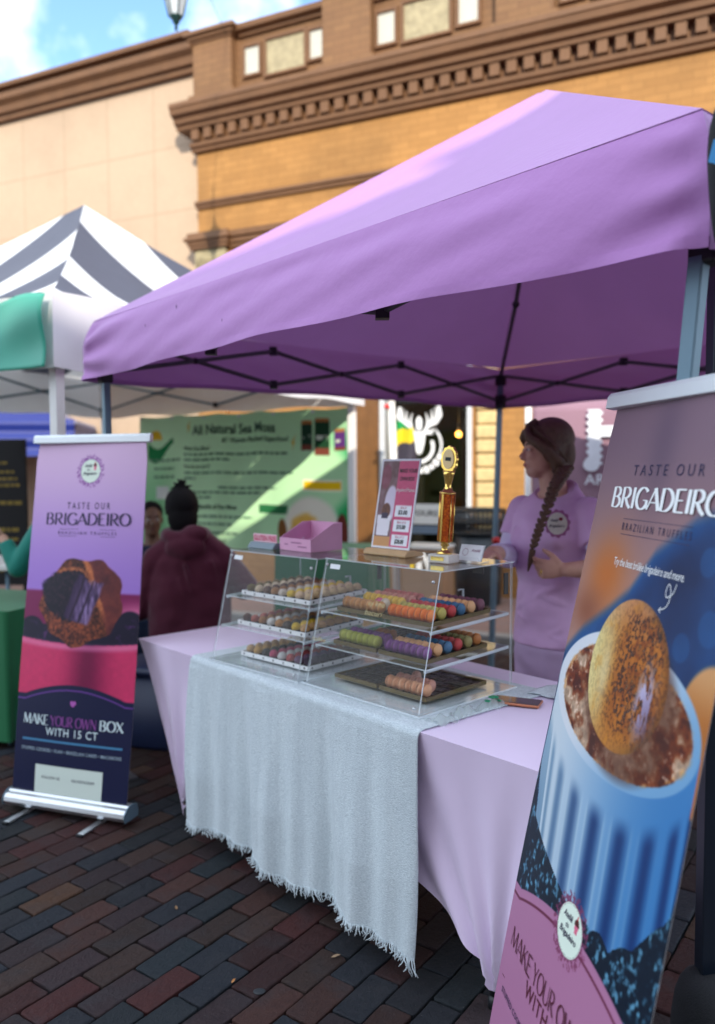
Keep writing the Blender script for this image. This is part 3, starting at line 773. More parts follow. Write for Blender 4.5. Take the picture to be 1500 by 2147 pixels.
g = MB()   # stitched hem
for i in range(4):
    c0, c1 = cs[i], cs[(i + 1) % 4]; n = ((c0 + c1) / 2 - Lc).normalized()
    g.grid(lambda a, b, i=i, n=n: skirt_pt(i, a, .90 + .10 * b) + n * .003, 170, 2)
g.obj('hem', m_lilac, vl)
canopy_frame(t, LFL, LU, LV, LS, L_EAVE, L_TOP, L_PEAK, (0, 1, 2, 3), m_frame, mat('dark_truss_bar', (.10, .10, .11), .45, .5), 3, legw=.033, lean={3: (-.06, .0), 1: (-.17, 0), 'at': (.70, 1.64, 0), 0: (.02, 0), 2: (0, 0)})
# red push button on the back post
bl = cs[3] + (Lc - cs[3]).normalized() * .05
g = MB(); g.box((bl.x - .05, bl.y - .06, .88), (bl.x + .02, bl.y + .02, 1.02)); sl = g.obj('lower_slider', m_dark, t, bevel=.006)
g = MB(); g.lathe([(0, -.09), (.028, -.085), (.03, -.06)], (bl.x - .03, bl.y, .97), 14, axis='y'); g.obj('button', mat('red_plastic', (.6, .02, .02), .4), sl)

# ---- grey and white striped tent on the left
sa_ = math.radians(59)
SU, SV = Vector((math.cos(sa_), math.sin(sa_), 0)), Vector((-math.sin(sa_), math.cos(sa_), 0))
SN = Vector((-1.484, 4.0, 0)); SS = 3.0; S_EAVE, S_TOP, S_PEAK = 1.99, 2.36, 3.42
t = thing('striped_canopy', 'grey and white striped peaked canopy tent behind the lilac stall', 'canopy', SN + (SU + SV) * 1.5)
Sc = SN + (SU + SV) * 1.5
scs = [SN, SN + SU * SS, SN + (SU + SV) * SS, SN + SV * SS]      # 0 near, 1 right, 2 far, 3 left
def s_roof(i, e, d):
    """e, d: metres along the eave from its middle, and out from the centre"""
    a, b = scs[i], scs[(i + 1) % 4]; al = (b - a).normalized(); out = ((a + b) / 2 - Sc).normalized()
    r = max(d, abs(e)) / 1.5
    p = Sc + out * d + al * e
    f = max(0, 1 - r)
    z = S_TOP + (S_PEAK - S_TOP) * (f ** 1.18) - .05 * math.sin(PI * min(1, r)) * (1 - (e / max(d, .01)) ** 2 if d > abs(e) else 0)
    z += .012 * math.sin(e * 9 + d * 5) * min(1, f * 6) * (1 - f)
    return Vector((p.x, p.y, z))
bands = {0: [(-1.5, -1.43, 0), (-1.43, -1.2, 1), (-1.2, -.86, 0), (-.86, -.28, 1), (-.28, .3, 0), (.3, .8, 1), (.8, 1.2, 0), (1.2, 1.44, 1), (1.44, 1.5, 0)],
         3: [(-1.5, -1.0, 0), (-1.0, -.55, 1), (-.55, -.1, 0), (-.1, .42, 1), (.42, .90, 0), (.90, 1.22, 1), (1.22, 1.5, 0)]}
bands[1] = bands[0]; bands[2] = bands[3]
g = MB()
for i in range(4):
    for e0, e1, mi in bands[i]:
        g.mi = mi
        def fn(a, b, i=i, e0=e0, e1=e1):
            e = e0 + (e1 - e0) * a; d = 1.5 - b * (1.5 - abs(e))
            return s_roof(i, e, max(d, abs(e), .001))
        parts = [(e0, e1)] if e0 * e1 >= 0 else [(e0, 0), (0, e1)]
        for q0, q1 in parts:
            g.grid(lambda a, b, i=i, q0=q0, q1=q1: fn((q0 + (q1 - q0) * a - e0) / (e1 - e0), b), 8, 26)
g.mi = 0
g.obj('roof', [m_stripew, m_striped], t)
g = MB()
for i in range(4):
    c0, c1 = scs[i], scs[(i + 1) % 4]; d_ = (c1 - c0).normalized(); n_ = ((c0 + c1) / 2 - Sc).normalized()
    def fn(a, b, c0=c0, d_=d_, n_=n_):
        s = a * SS; e = min(s, SS - s)
        p = c0 + d_ * s + n_ * ((.012 * math.sin(s * 6 + b * 2) + .02 * b * math.sin(b * 5 + s)) * min(1, e / .2))
        return Vector((p.x, p.y, S_TOP - b * (S_TOP - S_EAVE) - .01 * math.sin(s * 7) * b))
    g.grid(fn, 60, 10)
g.obj('valance', m_stripew, t)
canopy_frame(t, SN, SU, SV, SS, S_EAVE - .03, S_TOP, S_PEAK, (0, 1, 2, 3), m_whitepole, m_frame, 2, legw=.055, bracket=False, drop=.26)

# teal cloth hung over the left valance
m_teal = mat('teal_satin', (.055, .42, .30), .45, var=.08, vs=4, sheen=.3, trans=.15)
g = MB(); c0 = scs[0]; d_ = (scs[3] - scs[0]).normalized(); n_ = ((scs[0] + scs[3]) / 2 - Sc).normalized()
def fn(a, b):
    s = -.01 + a * 2.24; z = 2.335 - b * .355
    w = .05 + .012 * math.sin(s * 9 + b * 4) + .012 * math.sin(b * 7 - s * 5) * math.exp(-s) + .015 * b
    p = c0 + d_ * s + n_ * w
    return Vector((p.x, p.y, z + .012 * math.sin(s * 12) * (1 - b) - .02 * s * 0))
g.grid(fn, 70, 18, thick=n_ * -.003)
tag(g.obj('teal_cloth', m_teal), 'teal green cloth panel hung along the edge of the striped canopy', 'cloth')

# ---- blue canopy further back
m_blue = mat('royal_blue_polyester', (.006, .02, .19), .55, var=.1, sheen=.2)
bc = [Vector((-6.2, 8.9, 0)), Vector((-3.25, 9.35, 0)), Vector((-3.7, 12.0, 0)), Vector((-6.6, 11.6, 0))]
bcc = sum(bc, Vector()) / 4
t = thing('blue_canopy', 'deep blue canopy tent far left behind the striped tent', 'canopy', bcc)
g = MB()
for i in range(4): g.grid(lambda a, b, i=i: roof_pt(i, 2 * a - 1, 1 - b * .98, 2.0, 2.9, 3, bcc, bc, .05), 12, 10)
g.obj('roof', m_blue, t)
g = MB()
for i in range(4):
    g.grid(lambda a, b, i=i: (bc[i].lerp(bc[(i + 1) % 4], a) + Vector((0, 0, 2.05 - .42 * b)) + (bcc - bc[i].lerp(bc[(i + 1) % 4], .5)).normalized() * (-.02 * math.sin(b * 14) - .05 * b)), 20, 16)
g.obj('valance', m_blue, t)
for c in bc:
    p = c + (bcc - c).normalized() * .06; g = MB(); g.tube([(p.x, p.y, 0), (p.x, p.y, 1.98)], .02, 8); g.obj('leg', m_frame, t)
# ------------------------------------------------------------------ sweets table; local frame: s along the front, t towards the back
tt = .8416
TU, TV = Vector((math.cos(tt), -math.sin(tt), 0)), Vector((math.sin(tt), math.cos(tt), 0))
T0 = Vector((-.9681, 3.5312, 0)); TL, TD, TH = 2.19, .74, .74
FT = frame(T0, TU, TV, (0, 0, 1))
m_cover = mat('pale_lilac_spandex', (.76, .62, .82), .6, var=.03, vs=4, sheen=.3, bmp=.08, bsc=700)
tbl = thing('covered_table', 'long table in a stretched pale lilac fitted cover', 'table', FT @ Vector((TL / 2, TD / 2, 0)))
def arch(x, H=.38): return H * max(0, 1 - x * x) ** .7
FS = (.262, 1.928)       # front feet along s
def side(h): return .25 * (max(0, 1 - h / TH)) ** .75
def cov(panel, a, b):
    """a along the panel (left to right seen from outside), b from the top edge (0) to the hem (1)"""
    x = 2 * a - 1; hb = arch(x) if panel in ('f', 'b') else arch(x, .36)
    h = TH - b * (TH - hb)
    i = side(h); ti = .07 * (1 - h / TH)
    if panel == 'f': p = Vector((i + (TL - 2 * i) * a, ti, h)); n = Vector((0, -1, 0))
    elif panel == 'b': p = Vector((TL - i - (TL - 2 * i) * a, TD - ti, h)); n = Vector((0, 1, 0))
    elif panel == 'l': p = Vector((i, TD - ti - (TD - 2 * ti) * a, h)); n = Vector((-1, 0, 0))
    else: p = Vector((TL - i, ti + (TD - 2 * ti) * a, h)); n = Vector((1, 0, 0))
    w = 0                 # pleats pulled towards the feet
    al = a * (TL if panel in 'fb' else TD)
    for f, sg in ((0.0, 1), (TL if panel in 'fb' else TD, -1)):
        fx = abs(al - f)
        d = math.hypot(fx * .8, h); an = math.atan2(fx, h + .02)
        w += .026 * math.sin(an * 25 + 1.2) * math.exp(-d / .36) * min(1, d / .05) * min(1, fx / .05)
    dip = -.03 * math.sin(PI * a) * math.sin(PI * min(1, b * 1.0)) if panel in 'fb' else -.02 * math.sin(PI * a) * b
    return FT @ (p + n * (w * min(1, b * 3) + dip))
g = MB()
for pn, n in (('f', 150), ('b', 60), ('l', 60), ('r', 60)):
    g.grid(lambda a, b, pn=pn: cov(pn, a, b), n, 50)
g.add([FT @ Vector(p) for p in ((0, 0, TH), (TL, 0, TH), (TL, TD, TH), (0, TD, TH))], [(0, 1, 2, 3)])
g.obj('stretch_cover', m_cover, tbl)
g = MB(FT); g.box((.03, .03, TH - .05), (TL - .03, TD - .03, TH - .006)); g.obj('tabletop', m_white, tbl)
for s_, t_ in ((.272, .085), (1.918, .085), (.272, TD - .085), (1.918, TD - .085)):
    g = MB(FT); g.tube([(s_, t_, .0), (s_, t_, TH - .05)], .014, 10); g.lathe([(.02, 0), (.02, .02), (.016, .035)], (s_, t_, 0), 12); g.obj('leg', m_dark, tbl)

# ---- woven runner with a fringe
m_weave, nt, b = nodes('grey_blue_woven_cloth')
tc = nt.nodes.new('ShaderNodeTexCoord'); mp = nt.nodes.new('ShaderNodeMapping'); mp.inputs['Rotation'].default_value = (0, 0, tt)
nt.links.new(tc.outputs['Object'], mp.inputs['Vector'])
m2 = nt.nodes.new('ShaderNodeMapping'); m2.inputs['Scale'].default_value = (150, 150, 420); nt.links.new(mp.outputs[0], m2.inputs['Vector'])
w1 = noise(nt, 1.0, m2.outputs[0], 3, .6)
m3 = nt.nodes.new('ShaderNodeMapping'); m3.inputs['Scale'].default_value = (22, 22, 1.6); nt.links.new(mp.outputs[0], m3.inputs['Vector'])
w2 = noise(nt, 1.0, m3.outputs[0], 4, .6)
cc = mixc(nt, ramp(nt, w1, .3, .7), (.44, .52, .56), (.74, .82, .85)); cc = mixc(nt, ramp(nt, w2, .3, .7), mixc(nt, .28, cc, (.33, .39, .44)), cc)
nt.links.new(cc, b.inputs['Base Color']); b.inputs['Roughness'].default_value = .9; b.inputs['Sheen Weight'].default_value = .25
ad = nt.nodes.new('ShaderNodeMath'); ad.operation = 'ADD'; nt.links.new(w1, ad.inputs[0]); ml = nt.nodes.new('ShaderNodeMath'); ml.operation = 'MULTIPLY'; ml.inputs[1].default_value = .6; nt.links.new(w2, ml.inputs[0]); nt.links.new(ml.outputs[0], ad.inputs[1])
bump(nt, b, ad.outputs[0], .8, .004)
rn = thing('woven_runner', 'grey blue woven table runner with a frayed fringe hanging down the table front', 'table runner', FT @ Vector((1.09, 0, TH)))
S0, S1 = .462, 1.715
def hemz(s): return .094 + .007 * math.sin(s * 9.5 + 1) + .005 * math.sin(s * 21) + .003 * math.sin(s * 47) - (.0 if s > .6 else .0)
def runner(a, b):
    """b: 0 at the rear edge on the table, then over the edge and down to the hem"""
    LT, RO = .60, .02
    sl = S0 + (S1 - S0) * a
    hb = hemz(sl); drop = TH - hb
    q = b * (LT + drop)
    if q < LT - RO: t_, h = .014 + (LT - RO - q) * (LT - .014) / (LT - RO), TH + .006
    elif q < LT + RO:
        k = (q - LT + RO) / (2 * RO); an = k * PI / 2; r = RO * .9
        t_, h = .014 - .024 * math.sin(an), TH + .006 - .024 * (1 - math.cos(an))
    else: t_, h = -.010, TH + .006 - .024 - (q - LT - RO)
    k = min(1, max(0, (TH - h) / .45))
    w = k * (.020 * math.sin(sl * 13 + .6 + h) + .013 * math.sin(sl * 27 + 2.5 * h) + .006 * math.sin(sl * 55 + 2)) + k * .02
    sl2 = sl + k * (.012 * math.sin(h * 6)) + (a - .5) * -.01 * k
    if h < TH - .03: t_ -= w
    return FT @ Vector((sl2 + (.03 * (1 - min(1, q / LT)) * (a - .2) if q < LT else 0), t_, h))
g = MB(); g.grid(runner, 170, 150, thick=TV * .002 + Vector((0, 0, -.002)))
g.obj('cloth', m_weave, rn)
g = MB(); r = random.Random(3)
for k in range(330):
    a = (k + r.random() * .8) / 330
    p = runner(min(1, a), 1.0); L = (.020 + .005 * math.sin(k * .9) + r.uniform(-.008, .008)) * (1.6 if k > 322 else 1); dx = r.uniform(-.016, .016) + .006 * math.sin(k * .37); dy = r.uniform(-.014, .006)
    m_ = p + TU * dx * .4 + TV * dy * .4 - Vector((0, 0, L * .5)); e = p + TU * dx * 1.4 + TV * dy - Vector((0, 0, L))
    if e.z < .006: e.z = .006
    m2_ = m_.lerp(e, .55) + TU * r.uniform(-.006, .006); g.tube([p + Vector((0, 0, .006)), m_, m2_, e], [.0020, .0018, .0017, .0013], 5)
g.obj('fringe', m_weave, rn)

# ------------------------------------------------------------------ acrylic display cases
m_acr = acrylic('clear_acrylic'); m_edge = acrylic('acrylic_edge', edge=True)
m_hinge = mat('black_hinge', (.02, .02, .02), .4)
m_paper = mat('white_label', (.8, .82, .84), .6)
def panel(g, pts, th):
    """a flat sheet: pts a planar outline, th thickness vector; faces clear, rims bright"""
    n = len(pts); th = Vector(th); P = [Vector(p) for p in pts]
    o = len(g.v)
    g.mi = 0; g.add(P + [p + th for p in P], [tuple(range(n)), tuple(range(2 * n - 1, n - 1, -1))])
    g.mi = 1; base = o
    for k in range(n):
        g.f.append((base + k, base + (k + 1) % n, base + n + (k + 1) % n, base + n + k)); g.m.append(1); g.sm.append(False)
    g.mi = 0
CT = TH + .0115        # what the cases stand on: cover plus runner
def display_case(label, M, W, H, D=.455, lean=.097, sh=(.128, .240)):
    """sloping-front case; local x along the front, y to the back, z up from the table"""
    t = thing('display_case', label, 'display case', M @ Vector((W / 2, D / 2, 0)), 'clear cases of sweets on the table')
    th = .004
    g = MB(M); panel(g, [(-.012, -.014, 0), (W + .012, -.014, 0), (W + .012, D + .01, 0), (-.012, D + .01, 0)], (0, 0, .006)); g.obj('base', [m_acr, m_edge], t)
    for x in (0, W - th):
        g = MB(M); panel(g, [(x, 0, .007), (x, D, .007), (x, D, H), (x, lean, H)], (th, 0, 0)); g.obj('side_panel', [m_acr, m_edge], t)
    g = MB(M); panel(g, [(-.001, -.001, .007), (W + .001, -.001, .007), (W + .001, lean - .001, H), (-.001, lean - .001, H)], (0, -th, .001)); fp = g.obj('front_panel', [m_acr, m_edge], t)
    g = MB(M); panel(g, [(-.004, lean - .006, H + .0005), (W + .004, lean - .006, H + .0005), (W + .004, D + .004, H + .0005), (-.004, D + .004, H + .0005)], (0, 0, th)); g.obj('top_panel', [m_acr, m_edge], t)
    g = MB(M); panel(g, [(th + .001, D - .006, .01), (W - th - .001, D - .006, .01), (W - th - .001, D - .006, H - .004), (th + .001, D - .006, H - .004)], (0, th, 0)); dr = g.obj('rear_door', [m_acr, m_edge], t)
    g = MB(M); g.tube([(W * .55, D + .004, H * .55), (W * .55, D + .03, H * .55), (W * .55, D + .03, H * .72), (W * .55, D + .004, H * .72)], .004, 8); g.obj('handle', m_edge, dr)
    for z in sh:
        y0 = lean * z / H + .006
        g = MB(M); panel(g, [(th + .001, y0, z), (W - th - .001, y0, z), (W - th - .001, D - .012, z + .012), (th + .001, D - .012, z + .012)], (0, 0, .004)); s_ = g.obj('shelf', [m_acr, m_edge], t)
        for x in (th + .006, W - th - .006):
            g = MB(M); g.tube([(x, y0, z - .003), (x, D - .012, z + .009)], .0055, 8); g.obj('rail', m_edge, s_)
    g = MB(M); g.box((.03, lean + .0, H - .035), (.075, lean + .001, H - .02))
    ly = lambda z: lean * z / H - .0052
    g = MB(M); g.add([(.028, ly(H - .03), H - .03), (.078, ly(H - .03), H - .03), (.078, ly(H - .014), H - .014), (.028, ly(H - .014), H - .014)], [(0, 1, 2, 3)]); g.obj('label', m_paper, t)
    for x in (W * .30, W * .72):
        g = MB(M); g.box((x - .022, D + .0005, H - .05), (x + .022, D + .008, H - .006)); g.obj('hinge', m_hinge, t, bevel=.002)
    g = MB(M); g.box((W + .0005, D - .05, H - .10), (W + .006, D - .03, H - .03)); g.obj('latch', m_hinge, t)
    for x, z in ((.012, H - .018), (W - .02, H - .03), (W * .96, .02)):
        g = MB(M); g.ell((x, ly(z), z), .0055, 10, 6); g.obj('bolt', m_alu, t)
    return t
def case_frame(s, t_, deg, h=CT):
    a = math.radians(deg); return FT @ frame((s, t_, h), (math.cos(a), math.sin(a), 0), (-math.sin(a), math.cos(a), 0), (0, 0, 1))
CL = case_frame(.600, .012, 4.5); CR = case_frame(1.118, .062, 1.2)
WL, WR, HC = .487, .523, .42
display_case('clear acrylic case of truffles on white trays, beside the seated person', CL, WL, HC - .006)
display_case('clear acrylic case of macarons on gold trays, nearer the standing woman', CR, WR, HC)
def shelf_z(k, y, lean=.097, D=.455): return .008 if k == 2 else {1: .128, 0: .240}[k] + .004 + .012 * max(0, (y - .03)) / (D - .04)
# faded handwriting on the macaron case front
m_hand = mat('yellow_paint_marker', (.5, .42, .2), .6)
m_fw = CR @ frame((0, -.0062, .007), (1, 0, 0), (0, .097 / .42, 1), (0, -1, .2))
g = MB()
fwr = lambda x, y, d: m_fw @ Vector((x, y, d))
put_text(g, fwr, 'ey lime', .245, .32, .285, .017, .25); put_text(g, fwr, 'bacuri', .235, .315, .255, .017, .25); put_text(g, fwr, 'coffee', .0, .07, .14, .014, .2)
g.obj('marker_writing', m_hand, [o for o in bpy.data.objects if o.name.startswith('display_case') and o.type == 'EMPTY'][-1])
# ------------------------------------------------------------------ trays, macarons and truffles: one of each kind, then copies
m_tray = mat('gold_black_tray', (.11, .075, .02), .4, .35, var=.35, vs=35); m_traydark = mat('dark_cell_insert', (.032, .022, .015), .5, var=.4, vs=60, bmp=.3, bsc=200)
m_fill = mat('cream_filling', (.62, .45, .30), .7)
def tray_mesh(w, d, cells=True):
    g = MB(); h = .014; e = .004
    g.mi = 0; g.box((0, 0, 0), (w, d, .003)); g.box((0, 0, .0031), (w, e, h)); g.box((0, d - e, .0031), (w, d, h)); g.box((0, e, .0031), (e, d - e, h - .0005)); g.box((w - e, e, .0031), (w, d - e, h - .0005))
    g.mi = 1; g.box((e + .0005, e + .0005, .0032), (w - e - .0005, d - e - .0005, .006))
    n = 6
    for k in range(1, n): y = d * k / n; g.box((e + .001, y - .0015, .0061), (w - e - .001, y + .0015, .011))
    for k in range(1, 7): x = w * k / 7; g.box((x - .0008, e + .001, .0062), (x + .0008, d - e - .001, .0095))
    return g.mesh('tray', [m_tray, m_traydark])
m_wtray = mat('white_card_tray', (.74, .74, .74), .55, var=.05); 
def white_tray_mesh(w, d):
    g = MB(); h = .016; e = .003
    g.mi = 0; g.box((0, 0, 0), (w, d, .003)); g.box((0, 0, .0031), (w, e, h)); g.box((0, d - e, .0031), (w, d, h)); g.box((0, e, .0031), (e, d - e, h)); g.box((w - e, e, .0031), (w, d - e, h))
    g.mi = 1
    for k in range(7): x = .02 + (w - .04) * k / 6; g.box((x - .0035, -.0006, .0045), (x + .0035, -.0001, .0115))
    for k in range(6): y = .02 + (d - .04) * k / 5; g.box((w + .0001, y - .0035, .0045), (w + .0006, y + .0035, .0115))
    return g.mesh('tray', [m_wtray, m_dark])
def macaron_mesh(name, col):
    """lies on its edge, axis along x: shell, frilled foot, filling, foot, shell"""
    m = mat(name + '_shell', col, .55, var=.12, vs=160, bmp=.15, bsc=260, rnd=.13)
    g = MB(); n = 20
    for s in (-1, 1):
        prof = [(.0, .0125), (.007, .0120), (.0125, .0106), (.0165, .0083), (.0190, .0058), (.0196, .0046)]
        P = [(r, s * x) for r, x in prof]
        g.mi = 0; g.lathe(P if s < 0 else P[::-1], n=n, axis='x')
        foot = [(.0200, s * .0048), (.0205, s * .0040), (.0199, s * .0030)]
        g.lathe(foot if s < 0 else foot[::-1], n=n, axis='x', rip=.06)
    g.mi = 1; g.lathe([(.0162, -.0032), (.0166, 0), (.0162, .0032)], n=n, axis='x')
    return g.mesh('macaron', [m, mat(name + '_filling', tuple(.35 * a + .3 * b for a, b in zip(col, (.30, .18, .10))), .7)])
def truffle_mesh(name, col, top=None, cup=(.03, .018, .014)):
    m = mat(name + '_coat', col, .6, var=.35, vs=300, bmp=.9, bsc=420, rnd=.15)
    g = MB(); r = .0182
    rr = random.Random(sum(map(ord, name)))
    o = len(g.v); g.ell((0, 0, .0195), (r, r, r * .97), 14, 9)
    g.v = [(x * (1 + rr.uniform(-.05, .05)), y * (1 + rr.uniform(-.05, .05)), z + rr.uniform(-.0007, .0007)) for x, y, z in g.v]
    mats = [m, mat(name + '_cup', cup, .6)]
    g.mi = 1; g.lathe([(.0125, 0), (.0175, .013)], n=16, rip=.07)
    if top:
        g.mi = 2; g.lathe([(.0085, .033), (.006, .0363), (0, .0372)], n=10); mats.append(mat(name + '_topping', top, .5, var=.3, vs=300))
    return g.mesh('truffle', mats)
MAC = {k: macaron_mesh(k, c) for k, c in dict(orange=(.85, .20, .004), pistachio=(.52, .44, .09), red=(.50, .006, .020), blue=(.004, .12, .27), peach=(.80, .43, .20), plum=(.15, .02, .075),
       yellow=(.78, .52, .05), rose=(.62, .25, .19), coral=(.50, .12, .10), tan=(.56, .27, .08), pink=(.62, .10, .22), white=(.70, .60, .46), green=(.40, .42, .06), violet=(.19, .035, .24), amber=(.50, .16, .02), olive=(.26, .22, .05), shell=(.74, .36, .19), blush=(.66, .30, .22)).items()}
TRAYW, TRAYD = .208, .30
tm = tray_mesh(TRAYW, TRAYD); wtm = white_tray_mesh(.385, .30)
SHELFN = ('top', 'middle', 'bottom')
def place(me, name, M, label, cat, group=None):
    o = bpy.data.objects.new(name, me); COL.objects.link(o); o.matrix_world = M
    return tag(o, label, cat, group)
rr = random.Random(21)
def rows(C, k, x0, y0, spec, side):
    """a gold tray on shelf k of case frame C with rows of macarons along x; spec lists (colour, first cell, count) from front to back"""
    z = shelf_z(k, y0)
    til = 0 if k == 2 else math.atan(.012 / .415)
    M = C @ frame((x0, y0, z + .0012), (1, 0, 0), (0, math.cos(til), math.sin(til)), (0, -math.sin(til), math.cos(til)))
    empty = 'empty dark-celled gold tray' if not spec else 'gold tray of macarons'
    place(tm, 'sweet_tray', M, f'{empty}, {side} half of the {SHELFN[k]} level in the macaron case', 'tray')
    for r_, row in enumerate(spec):
        for col, a, n in row:
            lab = f'{col} macaron on the {SHELFN[k]} level, {side} tray, {("front", "second", "third", "fourth", "fifth", "rear")[r_]} row'
            for q in range(a, a + n):
                lx = .0105 + .0268 * q + .0134 + rr.uniform(-.0008, .0008); ly = .0045 + .0242 + r_ * .0485
                A = Matrix.Translation((lx, ly + rr.uniform(-.0015, .0015), .0068 + .0205)) @ Matrix.Rotation(rr.uniform(-.06, .06), 4, 'Z') @ Matrix.Rotation(rr.uniform(0, 6), 4, 'X') @ Matrix.Rotation(rr.uniform(-.08, .08), 4, 'Y')
                place(MAC[col], 'macaron', M @ A, lab, 'macaron', f'{col} macarons, {SHELFN[k]} {side} tray, row {r_ + 1}')
XL_, XR_ = .052, .272
rows(CR, 0, XL_, .095, [[('tan', 0, 7)], [('pink', 4, 1), ('white', 5, 1)], [('yellow', 0, 7)], [('rose', 0, 7)], [('coral', 0, 7)]], 'left')
rows(CR, 0, XR_, .095, [[('orange', 0, 7)], [('pistachio', 0, 7)], [('red', 0, 7)], [('blue', 0, 7)], [('peach', 0, 7)], [('plum', 0, 7)]], 'right')
rows(CR, 1, XL_, .078, [[('green', 0, 7)], [('violet', 0, 7)], [('amber', 3, 3)]], 'left')
rows(CR, 1, XR_, .078, [[('violet', 0, 7)], [('peach', 0, 7)], [('blue', 0, 7)], [('red', 0, 7)], [('olive', 0, 7)], [('amber', 0, 7)]], 'right')
rows(CR, 2, XL_ - .02, .10, [], 'left')
rows(CR, 2, XR_ - .02, .10, [[('shell', 0, 7)], [('blush', 0, 6)], [('blush', 1, 1)]], 'right')

TR = {k: truffle_mesh(k, c, tp) for k, (c, tp) in dict(
    moss=((.15, .10, .012), None), ivory=((.72, .56, .36), None), cocoa=((.09, .025, .012), None), caramel=((.34, .13, .025), None), cherry_topped=((.66, .56, .46), (.22, .02, .02)), lemon=((.82, .50, .01), (.55, .42, .25)),
    cream=((.72, .48, .28), None), cookie=((.62, .42, .22), (.12, .03, .02)), strawberry=((.46, .11, .08), None), nutty=((.38, .15, .04), None), coconut=((.72, .68, .64), None), toffee=((.48, .20, .04), None),
    dark_chip=((.06, .035, .025), None), sunny=((.76, .48, .01), None), hazelnut=((.50, .25, .07), None), biscuit=((.58, .36, .16), (.18, .07, .03)), sand=((.58, .32, .07), None), black=((.022, .015, .018), None), raspberry=((.48, .03, .12), None),
    snow=((.74, .70, .68), None), ruby=((.42, .035, .05), None), plum_dust=((.13, .04, .14), None), berry_black=((.05, .025, .06), None)).items()}
def truffles(C, k, x0, y0, cols, rowsN=7):
    z = shelf_z(k, y0); til = 0 if k == 2 else math.atan(.012 / .415)
    M = C @ frame((x0, y0, z + .0012), (1, 0, 0), (0, math.cos(til), math.sin(til)), (0, -math.sin(til), math.cos(til)))
    place(wtm, 'sweet_tray', M, f'white tray of truffles with dotted rim on the {SHELFN[k]} level of the left case', 'tray')
    n = len(cols)
    for c, kind in enumerate(cols):
        if not kind: continue
        nm, cnt = kind if isinstance(kind, tuple) else (kind, rowsN)
        nice = nm.replace('_', ' ')
        lab = f'{nice} truffle on the {SHELFN[k]} level white tray, column {("one", "two", "three", "four", "five", "six", "seven", "eight", "nine")[c]} from the left'
        for q in range(cnt):
            lx = .006 + .373 * (c + .5) / n + rr.uniform(-.0015, .0015); ly = .026 + q * (.25 / (rowsN - 1)) + rr.uniform(-.0015, .0015)
            place(TR[nm], 'truffle', M @ Matrix.Translation((lx, ly, .0034)) @ Matrix.Rotation(rr.uniform(0, 6), 4, 'Z'), lab, 'truffle', f'{nice} truffles on the {SHELFN[k]} white tray, column {c + 1}')
truffles(CL, 0, .055, .100, ['moss', 'ivory', 'cocoa', 'caramel', 'cherry_topped', 'lemon', 'cream', 'cookie'])
truffles(CL, 1, .055, .078, [('cocoa', 1), 'strawberry', 'nutty', 'coconut', 'toffee', 'dark_chip', 'sunny', 'hazelnut'])
truffles(CL, 2, .050, .095, ['biscuit', 'sand', 'black', 'raspberry', 'snow', 'ruby', 'plum_dust', 'berry_black'])
